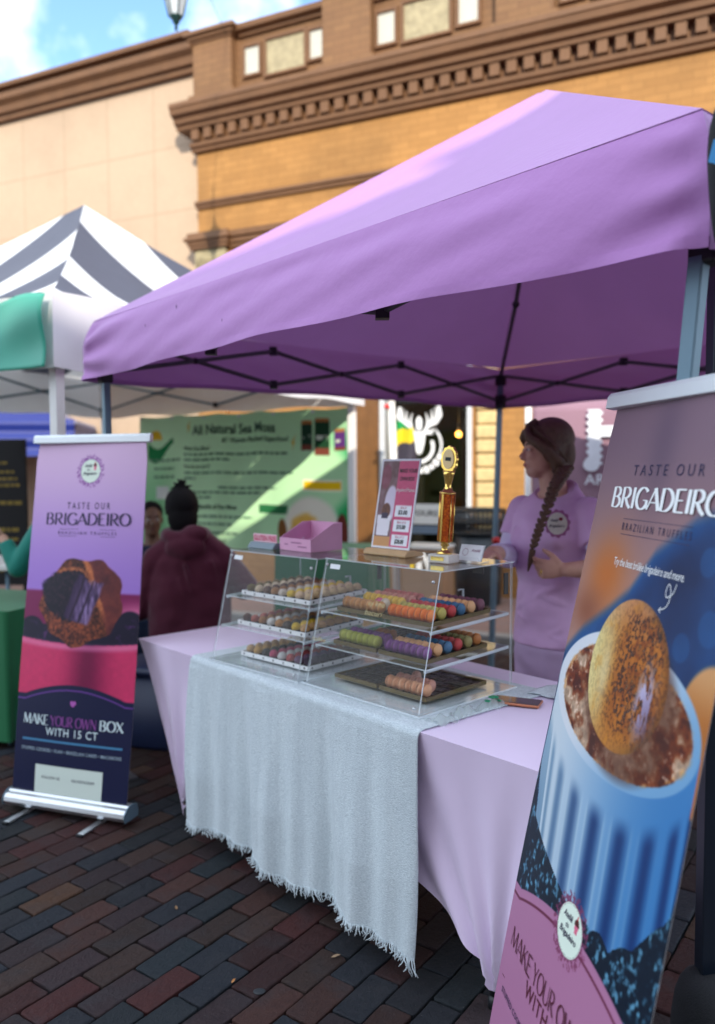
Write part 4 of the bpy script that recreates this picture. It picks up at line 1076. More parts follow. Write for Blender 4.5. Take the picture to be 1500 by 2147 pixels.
# ------------------------------------------------------------------ roll-up banners
def arch_v(U): return .279 + .033 * np.sin(PI * np.clip((U - .07) / .86, 0, 1)) ** .9
def bottom_panel(img, U, V, col, linecol):
    a = arch_v(U)
    img = over(img, sstep(-.0012, .0012, a - V), col)
    d = np.abs(V - (a - .0145)); img = over(img, sstep(.0028, .0012, d) * .9, linecol)
    return img
def left_picture(U, V):
    x, y = U * .59, V * 1.549
    img = lerpc((160, 120, 205), (216, 182, 216), sstep(.55, 1.0, V))
    img = over(img, sstep(.575, .565, V), (120, 22, 78))
    img = over(img, sstep(.35, .0, np.hypot((U - 1.0) / 1.1, (V - .50) / .20)) * sstep(.60, .57, V), (236, 130, 170))
    n = fbm(U * 9, V * 22, 3); n2 = fbm(U * 24, V * 60, 9)
    # dark fruit round the truffle
    for bx, by, r in ((.08, .45, .13), (.20, .44, .10), (.93, .475, .14), (.82, .45, .12), (.70, .44, .12), (.33, .435, .12), (.98, .44, .10), (.5, .435, .14)):
        d = np.hypot(U - bx, (V - by) * 2.62) / r
        img = over(img, sstep(1.0, .85, d), lerpc((18, 12, 40), (78, 40, 92), sstep(.55, .8, n2) * sstep(.9, .3, d)))
    # cup
    rim = .424 + .012 * (2 * U - 1) ** 2
    cup = lerpc((205, 52, 100), (112, 12, 62), np.exp(-((U - .60) / .15) ** 2) * .95 + .25 * sstep(.8, 1, U) * 0)
    cup = cup * (1 + .10 * (fbm(U * 30, V * 80, 4)[..., None] - .5))
    img = np.where((V < rim)[..., None], cup, img)
    img = over(img, sstep(.016, .0, np.abs(V - rim + .008)) * .55, (240, 150, 190))
    # bitten truffle: grainy crust, dark hollow, a paler slab of fudge, smooth right flank
    ex, ey = (U - .505) / .370, (V - .545) / .116
    ang = np.arctan2(ey, ex); rad = np.hypot(ex, ey) * (1 + .05 * np.sin(ang * 2 + 2.2) + .035 * np.sin(ang * 5 + 1) + .03 * np.sin(ang * 9) + .10 * (n - .5))
    n3 = fbm(U * 60, V * 150, 13, 3); n4 = fbm(U * 14, V * 36, 19)
    crust = lerpc((50, 20, 20), (176, 88, 54), np.clip(.15 + 1.3 * (n3 - .35) + .5 * (n4 - .4), 0, 1))
    crust = crust * (.62 + .45 * sstep(.9, -.7, ex * .8 + ey * .5))[..., None]
    flank = lerpc((70, 26, 34), (132, 58, 48), np.clip(n4 * .9 + .3 * (n3 - .5), 0, 1))
    body = np.where((ex + .35 * ey > .38 + .12 * (n4 - .5))[..., None], flank, crust)
    body = over(body, sstep(.10, .03, np.abs(ex + .35 * ey - .40 - .1 * (n4 - .5))) * sstep(-.7, .1, ey), lerpc((150, 72, 44), (222, 136, 82), n3))
    img = over(img, sstep(1.02, .98, rad), body)
    hx_, hy_ = (U - .40) / .24, (V - .560) / .078
    hol = np.hypot(hx_ * .92 + .35 * hy_, hy_ * .95 - .25 * hx_) + .35 * (n4 - .5) + .12 * (n3 - .5)
    img = over(img, sstep(1.0, .82, hol), lerpc((14, 10, 30), (66, 34, 52), np.clip(1.7 * (n3 - .42) + .4 * (n4 - .4), 0, 1)))
    sl_ = (U - .52) * 1.0 + (V - .545) * -.9; along_ = (V - .545) * 1.0 + (U - .52) * .12
    slab = sstep(.135, .105, np.abs(sl_ + .03 * (n4 - .5))) * sstep(.072, .060, np.abs(along_ - .002) + .02 * (n4 - .5))
    grain = np.clip(.5 + 1.5 * (fbm(U * 70, V * 40, 23, 3) - .5) + .35 * (n4 - .5), 0, 1)
    img = over(img, slab * .95, lerpc((52, 32, 66), (158, 132, 184), grain * sstep(-.14, .06, sl_)))
    for off in (-.055, .03):
        img = over(img, slab * sstep(.016, .004, np.abs(sl_ - off - .02 * (n4 - .5))) * .8, (38, 20, 44))
    img = over(img, sstep(.09, .02, np.abs(hol - .98)) * sstep(1, .93, rad) * sstep(-.3, .5, hy_ - .6 * hx_) * .85, lerpc((110, 54, 36), (226, 138, 84), n3))
    img = bottom_panel(img, U, V, (14, 20, 58), (112, 62, 150))
    hx, hy = (U - .502) / .022, (V - .260) / .0075
    img = over(img, ((hx * hx + hy * hy - 1) ** 3 - hx * hx * hy ** 3 < 0).astype(float), (176, 92, 176))
    img = over(img, ((np.abs(V - .1545) < .0026) & (U > .066) & (U < .931)).astype(float), (70, 130, 170))
    img = over(img, ((V < .087) & (U > .204) & (U < .786)).astype(float), (214, 226, 216))
    return img
def logo_frame(img, U, V, w, h, cx, cy, R, col):
    x, y = (U - cx) * w, (V - cy) * h; r = np.hypot(x, y); a = np.arctan2(y, x)
    edge = R * (1.34 + .10 * np.abs(np.sin(a * 6)) + .06 * np.sin(a * 20))
    curl = fbm(x * 210 + 50, y * 210 + 50, 17, 2) + .10 * np.sin(a * 24)
    m = sstep(edge, edge * .96, r) * sstep(.42, .56, curl)
    img = over(img, m * .9, col)
    img = over(img, sstep(R * 1.05, R * 1.03, r), col)
    img = over(img, sstep(R * 1.01, R * .99, r), (226, 240, 224))
    img = over(img, sstep(R * .015, 0, np.abs(r - R * .95)) * .6, (90, 120, 110))
    bx, by = (x - R * .45) / (R * .20), (y - R * .38) / (R * .28)
    img = over(img, ((np.abs(bx) < .75 + .2 * by) & (by > -1) & (by < .1)).astype(float), (222, 110, 140))
    img = over(img, ((bx * bx + (by - .1) ** 2 < .9) & (by > .05)).astype(float), (84, 34, 30))
    img = over(img, ((bx ** 2 + (by - 1.15) ** 2) < .06).astype(float), (200, 30, 60))
    return img
def left_pic(U, V): return logo_frame(left_picture(U, V), U, V, .59, 1.549, .508, .912, .052, (132, 66, 148))
def right_pic(U, V):
    w, h = .59, 1.584; x, y = U * w, V * h
    img = lerpc((188, 142, 132), (140, 112, 128), sstep(.70, .95, V))
    img = over(img, np.exp(-((U - .22) / .16) ** 2 - ((V - .755) / .055) ** 2) * .8, (216, 112, 26))
    img = over(img, np.exp(-((U - .12) / .12) ** 2 - ((V - .70) / .03) ** 2) * .8, (150, 82, 52))
    img = over(img, np.exp(-((U - .45) / .10) ** 2 - ((V - .93) / .09) ** 2) * .35, (80, 66, 92))
    bl = np.interp(U, [0, .024, .12, .3, .42, .546, .75, 1], [.632, .643, .675, .715, .745, .80, .845, .872])
    blue = lerpc((4, 36, 84), (16, 84, 150), np.clip(fbm(U * 4, V * 9, 5) * 1.5 - .35 + .6 * np.exp(-((V - bl) / .03) ** 2), 0, 1))
    for bx, by, r in ((.86, .80, .05), (.92, .73, .06), (.80, .70, .05)): blue = over(blue, sstep(1, .8, np.hypot((U - bx) / r, (V - by) * h / w / r)) * .3, (40, 120, 190))
    img = over(img, sstep(-.012, .014, bl - V), blue)
    img = over(img, sstep(1, .9, np.hypot((U - 1.0) / .17, (V - .615) / .085)), lerpc((196, 116, 46), (232, 170, 110), sstep(.62, .69, V)))
    # speckled cloth below the cup
    s1 = fbm(x * 110, y * 75, 21, 3); s2 = fbm(x * 40, y * 30, 25, 3)
    spk = lerpc((6, 26, 46), (120, 190, 225), sstep(.52, .78, s1) * (0.35 + .9 * s2))
    base = np.interp(x, [0, .032, .10, .2, .27, .336, .40, .44, .496, .53, .584, .6], [.74, .618, .585, .55, .53, .528, .535, .53, .566, .60, .675, .70])
    base = base + .010 * np.abs(np.sin((x - .3) * 46)) * sstep(.30, .36, x)
    img = over(img, sstep(.03, -.01, y - base) * (V < .56), spk)
    img = over(img, ((V < .40)).astype(float) * sstep(.004, -.004, y - base), spk)
    # fluted cup
    rimc = (.292, .948)
    inside = (y > base) & (y < rimc[1]) & (x > .004 + .03 * sstep(.75, .62, y) ) & (x < .585)
    tpr = np.clip((rimc[1] - y) / .42, 0, 1); cx = rimc[0] + .055 * tpr; hw = .292 - .03 * tpr
    phi = np.clip((x - cx) / hw, -1, 1); q = np.arcsin(phi) / (PI / 2)
    flt = .5 + .5 * np.cos(q * 27 + .5 + 1.2 * tpr)
    bodyc = lerpc((222, 236, 246), (66, 138, 204), sstep(-.95, .95, phi + .2 * tpr))
    dark = lerpc((116, 160, 192), (6, 44, 106), sstep(-1.0, .1, phi + .2 * tpr))
    lipd = np.sqrt(np.clip(1 - ((x - rimc[0]) / .30) ** 2, 0, 1)) * .150
    fl_on = sstep(.035, .085, (rimc[1] - y) - lipd)
    cupc = bodyc * (1 - (flt ** 1.4 * fl_on * .85)[..., None]) + dark * (flt ** 1.4 * fl_on * .85)[..., None]
    cupc = over(cupc, sstep(.93, 1, flt) * 0 + np.exp(-((flt - .16) / .10) ** 2) * .50 * fl_on * sstep(1.0, -.3, phi), (206, 232, 246))
    img = over(img, inside.astype(float), cupc)
    # rim and browned filling
    er = np.hypot((x - rimc[0]) / .292, (y - rimc[1]) / .144)
    img = over(img, sstep(1.01, .985, er), lerpc((238, 244, 252), (128, 182, 226), sstep(-.1, .3, (x - rimc[0]) - (y - rimc[1]))))
    fr_ = np.hypot((x - rimc[0] - .006) / .262, (y - rimc[1] + .002) / .121)
    f1 = fbm(x * 26, y * 34, 31, 4); f2 = fbm(x * 90, y * 110, 37, 3)
    fill = lerpc((228, 190, 158), (150, 62, 20), sstep(.36, .60, f1)); fill = over(fill, sstep(.58, .72, f1 + .2 * (f2 - .5)) * .8, (78, 22, 12)); fill = over(fill, sstep(.66, .76, f2) * .6, (244, 226, 206))
    fill = fill * (.8 + .5 * (f2[..., None] - .3))
    img = over(img, sstep(1.015, .985, fr_ + .03 * (f2 - .5)), fill)
    img = over(img, sstep(.05, 0, np.abs(fr_ - .99)) * .5 * sstep(.5, .65, f2), (232, 150, 50))
    # glazed ball
    bx, by = (x - .303) / .156, (y - 1.016) / .152
    # lean the ball a little along its long axis
    rb = np.hypot(bx, by)
    img = over(img, sstep(1.16, .95, np.hypot((x - .33) / .165, (y - .965) / .14)) * .55, (70, 24, 8))
    g1 = fbm(x * 60, y * 40, 41, 4); g2 = fbm(x * 200, y * 170, 43, 3)
    ball = lerpc((252, 232, 156), (204, 118, 30), sstep(-.95, -.1, bx)); ball = over(ball, sstep(.3, 1., by) * .6, (226, 170, 138))
    ball = over(ball, sstep(-.45, -.95, by) * .5, (214, 150, 70))
    burn = np.exp(-((bx - .26 - .1 * by) / .50) ** 2) * sstep(-1.0, -.35, by) * sstep(1.0, .6, by)
    ball = over(ball, np.clip(burn * .9 * sstep(.30, .62, g1), 0, 1), (128, 54, 8))
    ball = over(ball, np.clip(sstep(.50, .58, g2) * (burn * 1.4 + .10), 0, 1) * .95, (48, 14, 8))
    ball = over(ball, sstep(.55, .7, g1) * .35, (232, 150, 36))
    gl_ = 1.3 * np.exp(-((bx - .56) / .19) ** 2 - ((by + .22) / .38) ** 2) * sstep(.42, .56, fbm(x * 110, y * 46, 47, 3))
    ball = over(ball, np.clip(gl_ * 1.1, 0, 1), (214, 206, 240)); ball = over(ball, np.exp(-((bx - .66) / .22) ** 2 - ((by + .45) / .35) ** 2) * .45, (58, 26, 62))
    ball = over(ball, sstep(.70, .78, g2) * .45 * burn, (255, 240, 210)); ball = over(ball, np.exp(-((bx + .55) / .16) ** 2 - ((by + .1) / .5) ** 2) * .55, (255, 246, 196))
    ball = ball * (1 - .30 * sstep(.82, 1, rb) * sstep(-.2, .6, bx))[..., None]
    img = over(img, sstep(1.01, .985, rb), ball)
    img = bottom_panel(img, U, V, (196, 132, 172), (112, 36, 66))
    img = img * .89
    return logo_frame(img, U, V, w, h, .505, .310, .052, (126, 56, 92))

def rollup(label, B, ang, lean, w, h, pic, nu, nv, texts):
    B = Vector(B); u = Vector((math.cos(ang), -math.sin(ang), 0)); nb = Vector((math.sin(ang), math.cos(ang), 0))
    up = Vector((0, 0, math.cos(lean))) + nb * math.sin(lean); nn = u.cross(up)      # towards the viewer's side
    fwd = nn
    t = thing('rollup_banner', label, 'banner', (B + u * w / 2).xy.to_3d())
    Bn, un, upn, fn_ = (np.array(q) for q in (B, u, up, fwd))
    def pos(U, V):
        V = V * 1.008 - .008
        pin = .010 * sstep(.93, 1.0, V) * (1 - 2 * U)            # the film pinches in under the top rail
        bow = .012 * np.sin(PI * U) * np.sin(PI * np.clip(V * 1.0, 0, 1)) + .006 * np.sin(V * 5 + U * 3)
        return Bn + un * ((U * w + pin)[..., None]) + upn * ((V * h)[..., None]) + fn_ * (bow[..., None])
    sh = print_sheet('printed_film', pic, pos, nu, nv, m_print, t, back=tuple(-fn_ * .0015))
    def fr(x, y, d):
        U, V = x / w, y / h
        p = pos(np.array([[U]]), np.array([[V]]))[0, 0]
        return Vector(p + fn_ * d)
    texts(t, sh, fr, w, h)
    M = frame(B, u, nb, (0, 0, 1)); Mt = frame(B + up * h, u, -fwd, up)
    g = MB(Mt); g.prism_x([(-.014, -.012), (.010, -.012), (.012, .012), (.006, .026), (-.008, .026), (-.014, .016)], -.012, w + .012); g.obj('top_rail', m_whitealu, t, bevel=.002)
    g = MB(M)
    g.prism_x([(-.040, -.052), (.045, -.052), (.050, -.03), (.042, -.004), (.016, .006), (-.010, .006), (-.016, -.002), (-.030, -.006), (-.044, -.018), (-.048, -.034)], -.009, w + .016); cs_ = g.obj('cassette', m_alu, t, bevel=.002)
    for x0, x1 in ((-.014, -.0095), (w + .0165, w + .022)):
        g = MB(M); g.prism_x([(-.043, -.055), (.048, -.055), (.053, -.03), (.045, -.001), (.016, .009), (-.012, .009), (-.033, -.003), (-.047, -.016), (-.051, -.034)], x0, x1); g.obj('end_cap', m_frame, cs_, bevel=.002)
    for x in (w * .17, w * .80):
        g = MB(M); g.box((x - .014, -.15, -.0795), (x + .014, .10, -.069)); f_ = g.obj('foot', m_alu, t, bevel=.003)
        g = MB(M); g.box((x - .012, -.03, -.069), (x + .012, .03, -.0525)); g.obj('foot_pivot', m_dark, f_)
        g = MB(M); g.box((x - .015, -.16, -.0798), (x + .015, -.1505, -.0685)); g.obj('foot_tip', m_dark, f_, bevel=.002)
    p0 = B + u * w / 2 + nb * .03; p1 = B + u * w / 2 + up * (h - .01) + nb * .014
    g = MB(); g.tube([p0 - Vector((0, 0, .02)), p0.lerp(p1, .5) + nb * .02, p1], .009, 8); g.obj('support_pole', m_alu, t)
    return t
m_whitealu = mat('pale_anodised_rail', (.70, .74, .76), .4, .35, var=.05)
def logo_text(g, fr, cx, cy, R):
    put_text(g, fr, 'Ateliê', cx - R * .62, cx + R * .12, cy + R * .34, R * .26, .3, .012)
    put_text(g, fr, 'do', cx - R * .32, cx - R * .08, cy + R * .02, R * .20, .3, .012)
    put_text(g, fr, 'Brigadeiro', cx - R * .72, cx + R * .66, cy - R * .32, R * .26, .3, .012)
def common_bottom(t, sh, fr, w, h, c1, c2, c3, y0, tk=.15, tn=.04):
    a, b, c = MB(), MB(), MB()
    put_serif(a, fr, 'MAKE', .067 * w, .30 * w, y0 * h, .030 * h * .92, tk, tn)
    put_serif(b, fr, 'YOUR OWN', .315 * w, .715 * w, y0 * h, .030 * h * .92, tk, tn)
    put_serif(a, fr, 'BOX', .735 * w, .934 * w, y0 * h, .030 * h * .92, tk, tn)
    put_text(a, fr, 'WITH 15 CT', .277 * w, .726 * w, .1705 * h, .021 * h, 0, .012, 1.15)
    put_text(c, fr, 'STUFFED COOKIES • FLAN • BRAZILIAN CAKES • MACARONS', .066 * w, .932 * w, .1245 * h, .0085 * h, 0, .012, 1.1)
    a.obj('lettering', c1, t); b.obj('coloured_lettering', c2, t); c.obj('small_lettering', c3, t)
def left_texts(t, sh, fr, w, h):
    g = MB()
    put_text(g, fr, 'TASTE OUR', .319 * w, .706 * w, .804 * h, .0185 * h, 0, .006, 1.6)
    put_serif(g, fr, 'BRIGADEIRO', .130 * w, .896 * w, .7585 * h, .0335 * h, .125, .04)
    put_text(g, fr, 'BRAZILIAN TRUFFLES', .253 * w, .775 * w, .7315 * h, .0085 * h, 0, .006, 1.6)
    for y in (.7455, .7255): poly(g, fr, [(.262 * w, y * h), (.765 * w, y * h), (.765 * w, y * h + .0016), (.262 * w, y * h + .0016)])
    logo_text(g, fr, .508 * w, .912 * h, .052)
    g.obj('title_lettering', m_navytxt, t)
    common_bottom(t, sh, fr, w, h, mat('mint_ink', (.62, .74, .76), .5), mat('purple_ink', (.22, .05, .26), .5), mat('grey_ink', (.35, .45, .52), .5), .197)
    g = MB()
    put_text(g, fr, 'FOLLOW US', .267 * w, .425 * w, .051 * h, .008 * h); put_text(g, fr, 'ON INSTAGRAM', .53 * w, .723 * w, .051 * h, .008 * h)
    g.obj('card_lettering', m_navytxt, t)
def right_texts(t, sh, fr, w, h):
    g = MB()
    put_text(g, fr, 'TASTE OUR', .266 * w, .746 * w, .8955 * h, .0145 * h, 0, 0, 1.55)
    put_text(g, fr, 'BRAZILIAN TRUFFLES', .268 * w, .744 * w, .8205 * h, .0100 * h, 0, 0, 1.55)
    for y in (.8355, .8145): poly(g, fr, [(.265 * w, y * h), (.742 * w, y * h), (.742 * w, y * h + .0012), (.265 * w, y * h + .0012)])
    logo_text(g, fr, .505 * w, .310 * h, .052)
    g.obj('title_lettering', m_navytxt, t)
    g = MB()
    put_serif(g, fr, 'BRIGADEIRO', .137 * w, .895 * w, .8505 * h, .0285 * h, .16, .045)
    put_text(g, fr, 'Try the best brûlée brigadeiro and more.', .263 * w, .75 * w, .7725 * h, .0105 * h, .16, 0, .92)
    pts = [(.715, .768), (.705, .757), (.672, .750), (.662, .757), (.672, .766), (.688, .760), (.692, .748), (.676, .738), (.640, .733)]
    pl_ = []
    for i in range(len(pts) - 1):
        for k in range(4):
            q = k / 4; p0, p1, p2, p3 = pts[max(i - 1, 0)], pts[i], pts[i + 1], pts[min(i + 2, len(pts) - 1)]
            pl_.append(tuple(.5 * ((2 * p1[d]) + (-p0[d] + p2[d]) * q + (2 * p0[d] - 5 * p1[d] + 4 * p2[d] - p3[d]) * q * q + (-p0[d] + 3 * p1[d] - 3 * p2[d] + p3[d]) * q ** 3) for d in (0, 1)))
    pl_ = [(a * w, b * h) for a, b in pl_] + [(.640 * w, .733 * h)]
    ribbon(g, fr, pl_, .0018)
    ribbon(g, fr, [(.652 * w, .7368 * h), (.640 * w, .733 * h), (.654 * w, .7305 * h)], .0018, .0013)
    g.obj('white_lettering', mat('white_ink', (.84, .87, .88), .5, var=.02), t)
    wine = mat('wine_ink', (.10, .012, .03), .5)
    common_bottom(t, sh, fr, w, h, wine, wine, m_navytxt, .197, .085, .05)
    g = MB(); poly(g, fr, [(.044 * w, .1445 * h), (.94 * w, .1445 * h), (.94 * w, .1445 * h + .002), (.044 * w, .1445 * h + .002)]); g.obj('rule_line', wine, t)
rollup('lilac roll-up banner with a bitten chocolate truffle over a navy lower panel', (-1.5274, 3.4974, .08), .3301, .1414, .5902, 1.549, left_pic, 200, 520, left_texts)
rollup('large close roll-up banner with a browned ball of sweet in a fluted blue cup', (.2962, 1.8658, .08), 1.4244, .1973, .59, 1.584, right_pic, 300, 800, right_texts)

# ------------------------------------------------------------------ green printed backdrop of the striped tent
SR, SF = scs[1], scs[2]
bd = (SF - SR).normalized(); bn = Vector((bd.y, -bd.x, 0)) ; bn = bn if bn.y < 0 else -bn
GW, GH = 2.42, 1.22
GO = SR + bd * (GW + .07) + bn * .03 + Vector((0, 0, .76))         # lower left corner as seen
def moss_pic(U, V):
    x, y = U * GW, V * GH
    img = lerpc((212, 244, 196), (172, 224, 172), U * .6 + .4 * fbm(U * 3, V * 2, 2))
    img = over(img, sstep(.24, .08, U) * sstep(.9, .2, V) * .6, (70, 160, 98))
    img = over(img, sstep(.90, 1.0, U + .06 * np.sin(V * 9)) * sstep(.95, .6, V), (20, 160, 84))
    n = fbm(U * 40, V * 18, 8)
    # sun and hills emblem
    img = over(img, (np.hypot(x - .20, (y - 1.02)) < .075).astype(float) * (y > 1.0), (222, 176, 30))
    hill = 1.0 - .05 * np.cos((x - .22) * 14) - .03
    img = over(img, ((y < hill) & (y > hill - .10 - .05 * np.sin(x * 11)) & (x > .10) & (x < .42)).astype(float), (22, 124, 66))
    # jars
    for jx, jy, jw, jh, c in ((1.94, .99, .055, .24, (26, 60, 42)), (2.09, .985, .075, .30, (24, 66, 40)), (2.27, .955, .055, .17, (92, 50, 120))):
        m = ((np.abs(x - jx) < jw) & (np.abs(y - jy) < jh / 2)).astype(float); img = over(img, m, c)
        img = over(img, ((np.abs(x - jx) < jw) & (np.abs(y - jy + jh * .40) < jh * .10)).astype(float), (120, 62, 48))
        img = over(img, ((np.abs(x - jx) < jw * .9) & (np.abs(y - jy - jh * .5) < .016)).astype(float), (170, 112, 60))
        img = over(img, ((np.abs(x - jx) < jw * .8) & (np.abs(y - jy) < jh * .06)).astype(float) * sstep(.45, .6, n), (210, 220, 200))
    # yellow strip and green strips
    img = over(img, ((np.abs(x - 2.09) < .19) & (np.abs(y - .58) < .05)).astype(float), (240, 240, 214)); img = over(img, ((np.abs(x - 2.09) < .18) & (np.abs(y - .58) < .036)).astype(float), (240, 196, 20))
    img = over(img, ((np.abs(x - 1.58) < .16) & (np.abs(y - .37) < .035)).astype(float), (40, 112, 66)); img = over(img, ((np.abs(x - 2.27) < .12) & (np.abs(y - .07) < .04)).astype(float), (40, 112, 66))
    # foaming golden drink
    r = np.hypot((x - 1.98) / .30, (y - .20) / .30)
    img = over(img, sstep(1.05, .85, r), (236, 230, 214)); g = fbm(x * 9, y * 9, 12)
    img = over(img, sstep(1, .7, np.hypot((x - 1.93) / .21, (y - .14) / .22) + .4 * (g - .5)), lerpc((236, 200, 110), (206, 136, 32), g))
    img = over(img, sstep(1, .85, np.hypot((x - 2.28) / .07, (y - .16) / .20)), (110, 44, 36)); img = over(img, sstep(1, .85, np.hypot((x - 1.68) / .05, (y - .18) / .12)), (128, 82, 40))
    for z in (.66, .645): pass
    img = over(img, ((np.abs(x - .28) < .07) & (np.abs(y - .50) < .06)).astype(float), (214, 220, 214))
    return img
t = thing('sea_moss_backdrop', 'green printed cloth backdrop about sea moss hung at the back of the striped tent', 'banner', GO + bd * -GW / 2)
def mpos(U, V):
    b = np.array(-bd); n_ = np.array(bn); o = np.array(GO)
    wv = .010 * np.sin(U * 17 + V * 3) + .008 * np.sin(U * 41 - V * 5) * (1 - V)
    return o + b * ((U * GW)[..., None]) + np.array([0, 0, 1.]) * ((V * GH + .014 * np.abs(np.sin(U * 15.7)) * -1 * V)[..., None]) + n_ * wv[..., None]
print_sheet('printed_cloth', moss_pic, mpos, 320, 160, m_printcloth, t)
frm = lambda x, y, d: Vector(mpos(np.array([[x / GW]]), np.array([[y / GH]]))[0, 0]) + bn * (d + .004)
g = MB()
put_text(g, frm, 'All Natural Sea Moss', .68, 1.62, 1.045, .085, 0, .02)
put_text(g, frm, '#1 Vitamin Packed Superfood', 1.02, 1.76, .965, .045, .2, .012)
put_text(g, frm, 'What is Sea Moss?', .56, .88, .90, .035, 0, .015); put_text(g, frm, 'How do you use it?', .56, .88, .735, .035, 0, .015)
put_text(g, frm, 'The Benefits of Sea Moss', .62, 1.18, .36, .04, 0, .02)
g.obj('heading_lettering', mat('dark_green_ink', (.02, .07, .04), .7), t)
g = MB(); r = random.Random(4)
for y, x0, x1 in ((.85, .56, 1.75), (.80, .56, 1.1), (.68, .56, 1.82), (.63, .56, .70), (.545, .98, 1.62), (.50, .56, 1.45), (.455, .56, .9), (.28, .70, 1.36), (.21, .70, 1.12), (.13, .66, 1.20), (.06, .62, 1.05), (.80, .12, .50), (.72, .18, .42), (.64, .18, .42)):
    x = x0
    while x < x1:      # rows of small print, too small to read
        l = r.uniform(.03, .11); poly(g, frm, [(x, y), (min(x + l, x1), y), (min(x + l, x1), y + .020), (x, y + .020)]); x += l + .016
g.obj('small_print', mat('faded_green_ink', (.10, .22, .13), .7), t)
g = MB()
for q, (x, y) in enumerate(((.62, 1.05), (1.80, .88))): poly(g, frm, [(x, y), (x + .03, y + .07), (x + .015, y + .07), (x + .04, y + .14), (x - .01, y + .06), (x + .01, y + .06)], .001 + .001 * q)
g.obj('flash_mark', mat('yellow_ink', (.65, .45, .03), .6), t)
g = MB()
for k in range(7):
    p = frm(.02 + k * (GW - .04) / 6, GH - .02, .003); g.lathe([(.012, -.002), (.012, .002)], p, 10, axis='y')
g.obj('eyelet', m_alu, t)
# ------------------------------------------------------------------ things standing on the cases
ZT = CT + HC + .0046                 # top face of the macaron case
ZTL = CT + HC - .006 + .0046
def tfr(s, t_, z, deg=0):
    a = math.radians(deg); return FT @ frame((s, t_, z), (math.cos(a), math.sin(a), 0), (-math.sin(a), math.cos(a), 0), (0, 0, 1))
m_pink = mat('pink_card', (.70, .36, .55), .6, var=.06)
m_pinkin = mat('pink_card_inside', (.60, .27, .46), .65, var=.06)
# open pink presentation box
M = tfr(.735, .235, ZTL + .001, 2)
t = thing('sweet_box', 'open pink card box with a sloping front, on the truffle case', 'box', M @ Vector((.1, .08, 0)))
W_, D_, hf, hb = .185, .16, .048, .105
g = MB(M)
g.box((0, 0, 0), (W_, D_, .004)); g.box((0, 0, .0042), (W_, .003, hf)); g.box((0, D_ - .003, .0042), (W_, D_, hb))
for x in (0, W_ - .003): g.prism_x([(.0031, .0042), (D_ - .0031, .0042), (D_ - .0031, hb - .001), (D_ * .72, hb - .001), (.0031, hf)], x, x + .003)
g.obj('carton', m_pink, t)
g = MB(M); g.box((.004, .004, .03), (W_ - .004, D_ - .004, .033)); ins = g.obj('insert', m_pinkin, t)
g = MB(M); r = random.Random(8)
for k in range(14): x, y = r.uniform(.02, .17), r.uniform(.02, .12); a = r.uniform(0, 3); g.add([(x, y, .0345 + k * .0003), (x + .022 * math.cos(a), y + .022 * math.sin(a), .0345 + k * .0003 + r.uniform(0, .012)), (x - .004 * math.sin(a), y + .004 * math.cos(a), .0345 + k * .0003)], [(0, 1, 2)])
g.obj('paper_shreds', mat('pale_shred', (.62, .45, .58), .7), ins)
g = MB(M)
for x0, x1, z in ((.07, .13, .030), (.03, .05, .022), (.11, .16, .016)): g.box((x0, -.0012, z), (x1, -.0002, z + .004))
g.obj('print_mark', mat('faded_plum_ink', (.30, .10, .22), .6), t)
# notice strip on a grey stand
M = tfr(.640, .20, ZTL + .001, 3)
t = thing('notice_stand', 'pink lettered notice strip on a low grey stand, left of the pink box', 'sign', M @ Vector((.0, .03, 0)))
g = MB(M); g.prism_x([(0, 0), (.06, 0), (.05, .022), (.018, .022)], -.075, .085); g.obj('stand', mat('blue_grey_plastic', (.20, .26, .30), .5), t, bevel=.002)
g = MB(M); g.box((-.07, .030, .0225), (.078, .033, .055)); st = g.obj('strip', mat('pale_pink_card', (.80, .52, .58), .5), t)
g = MB(); put_text(g, lambda x, y, d: M @ Vector((x, .0298 - d, y)), 'GLUTEN FREE', -.066, .074, .0285, .020, 0, .03); g.obj('lettering', mat('pink_red_ink', (.62, .07, .16), .5), st)
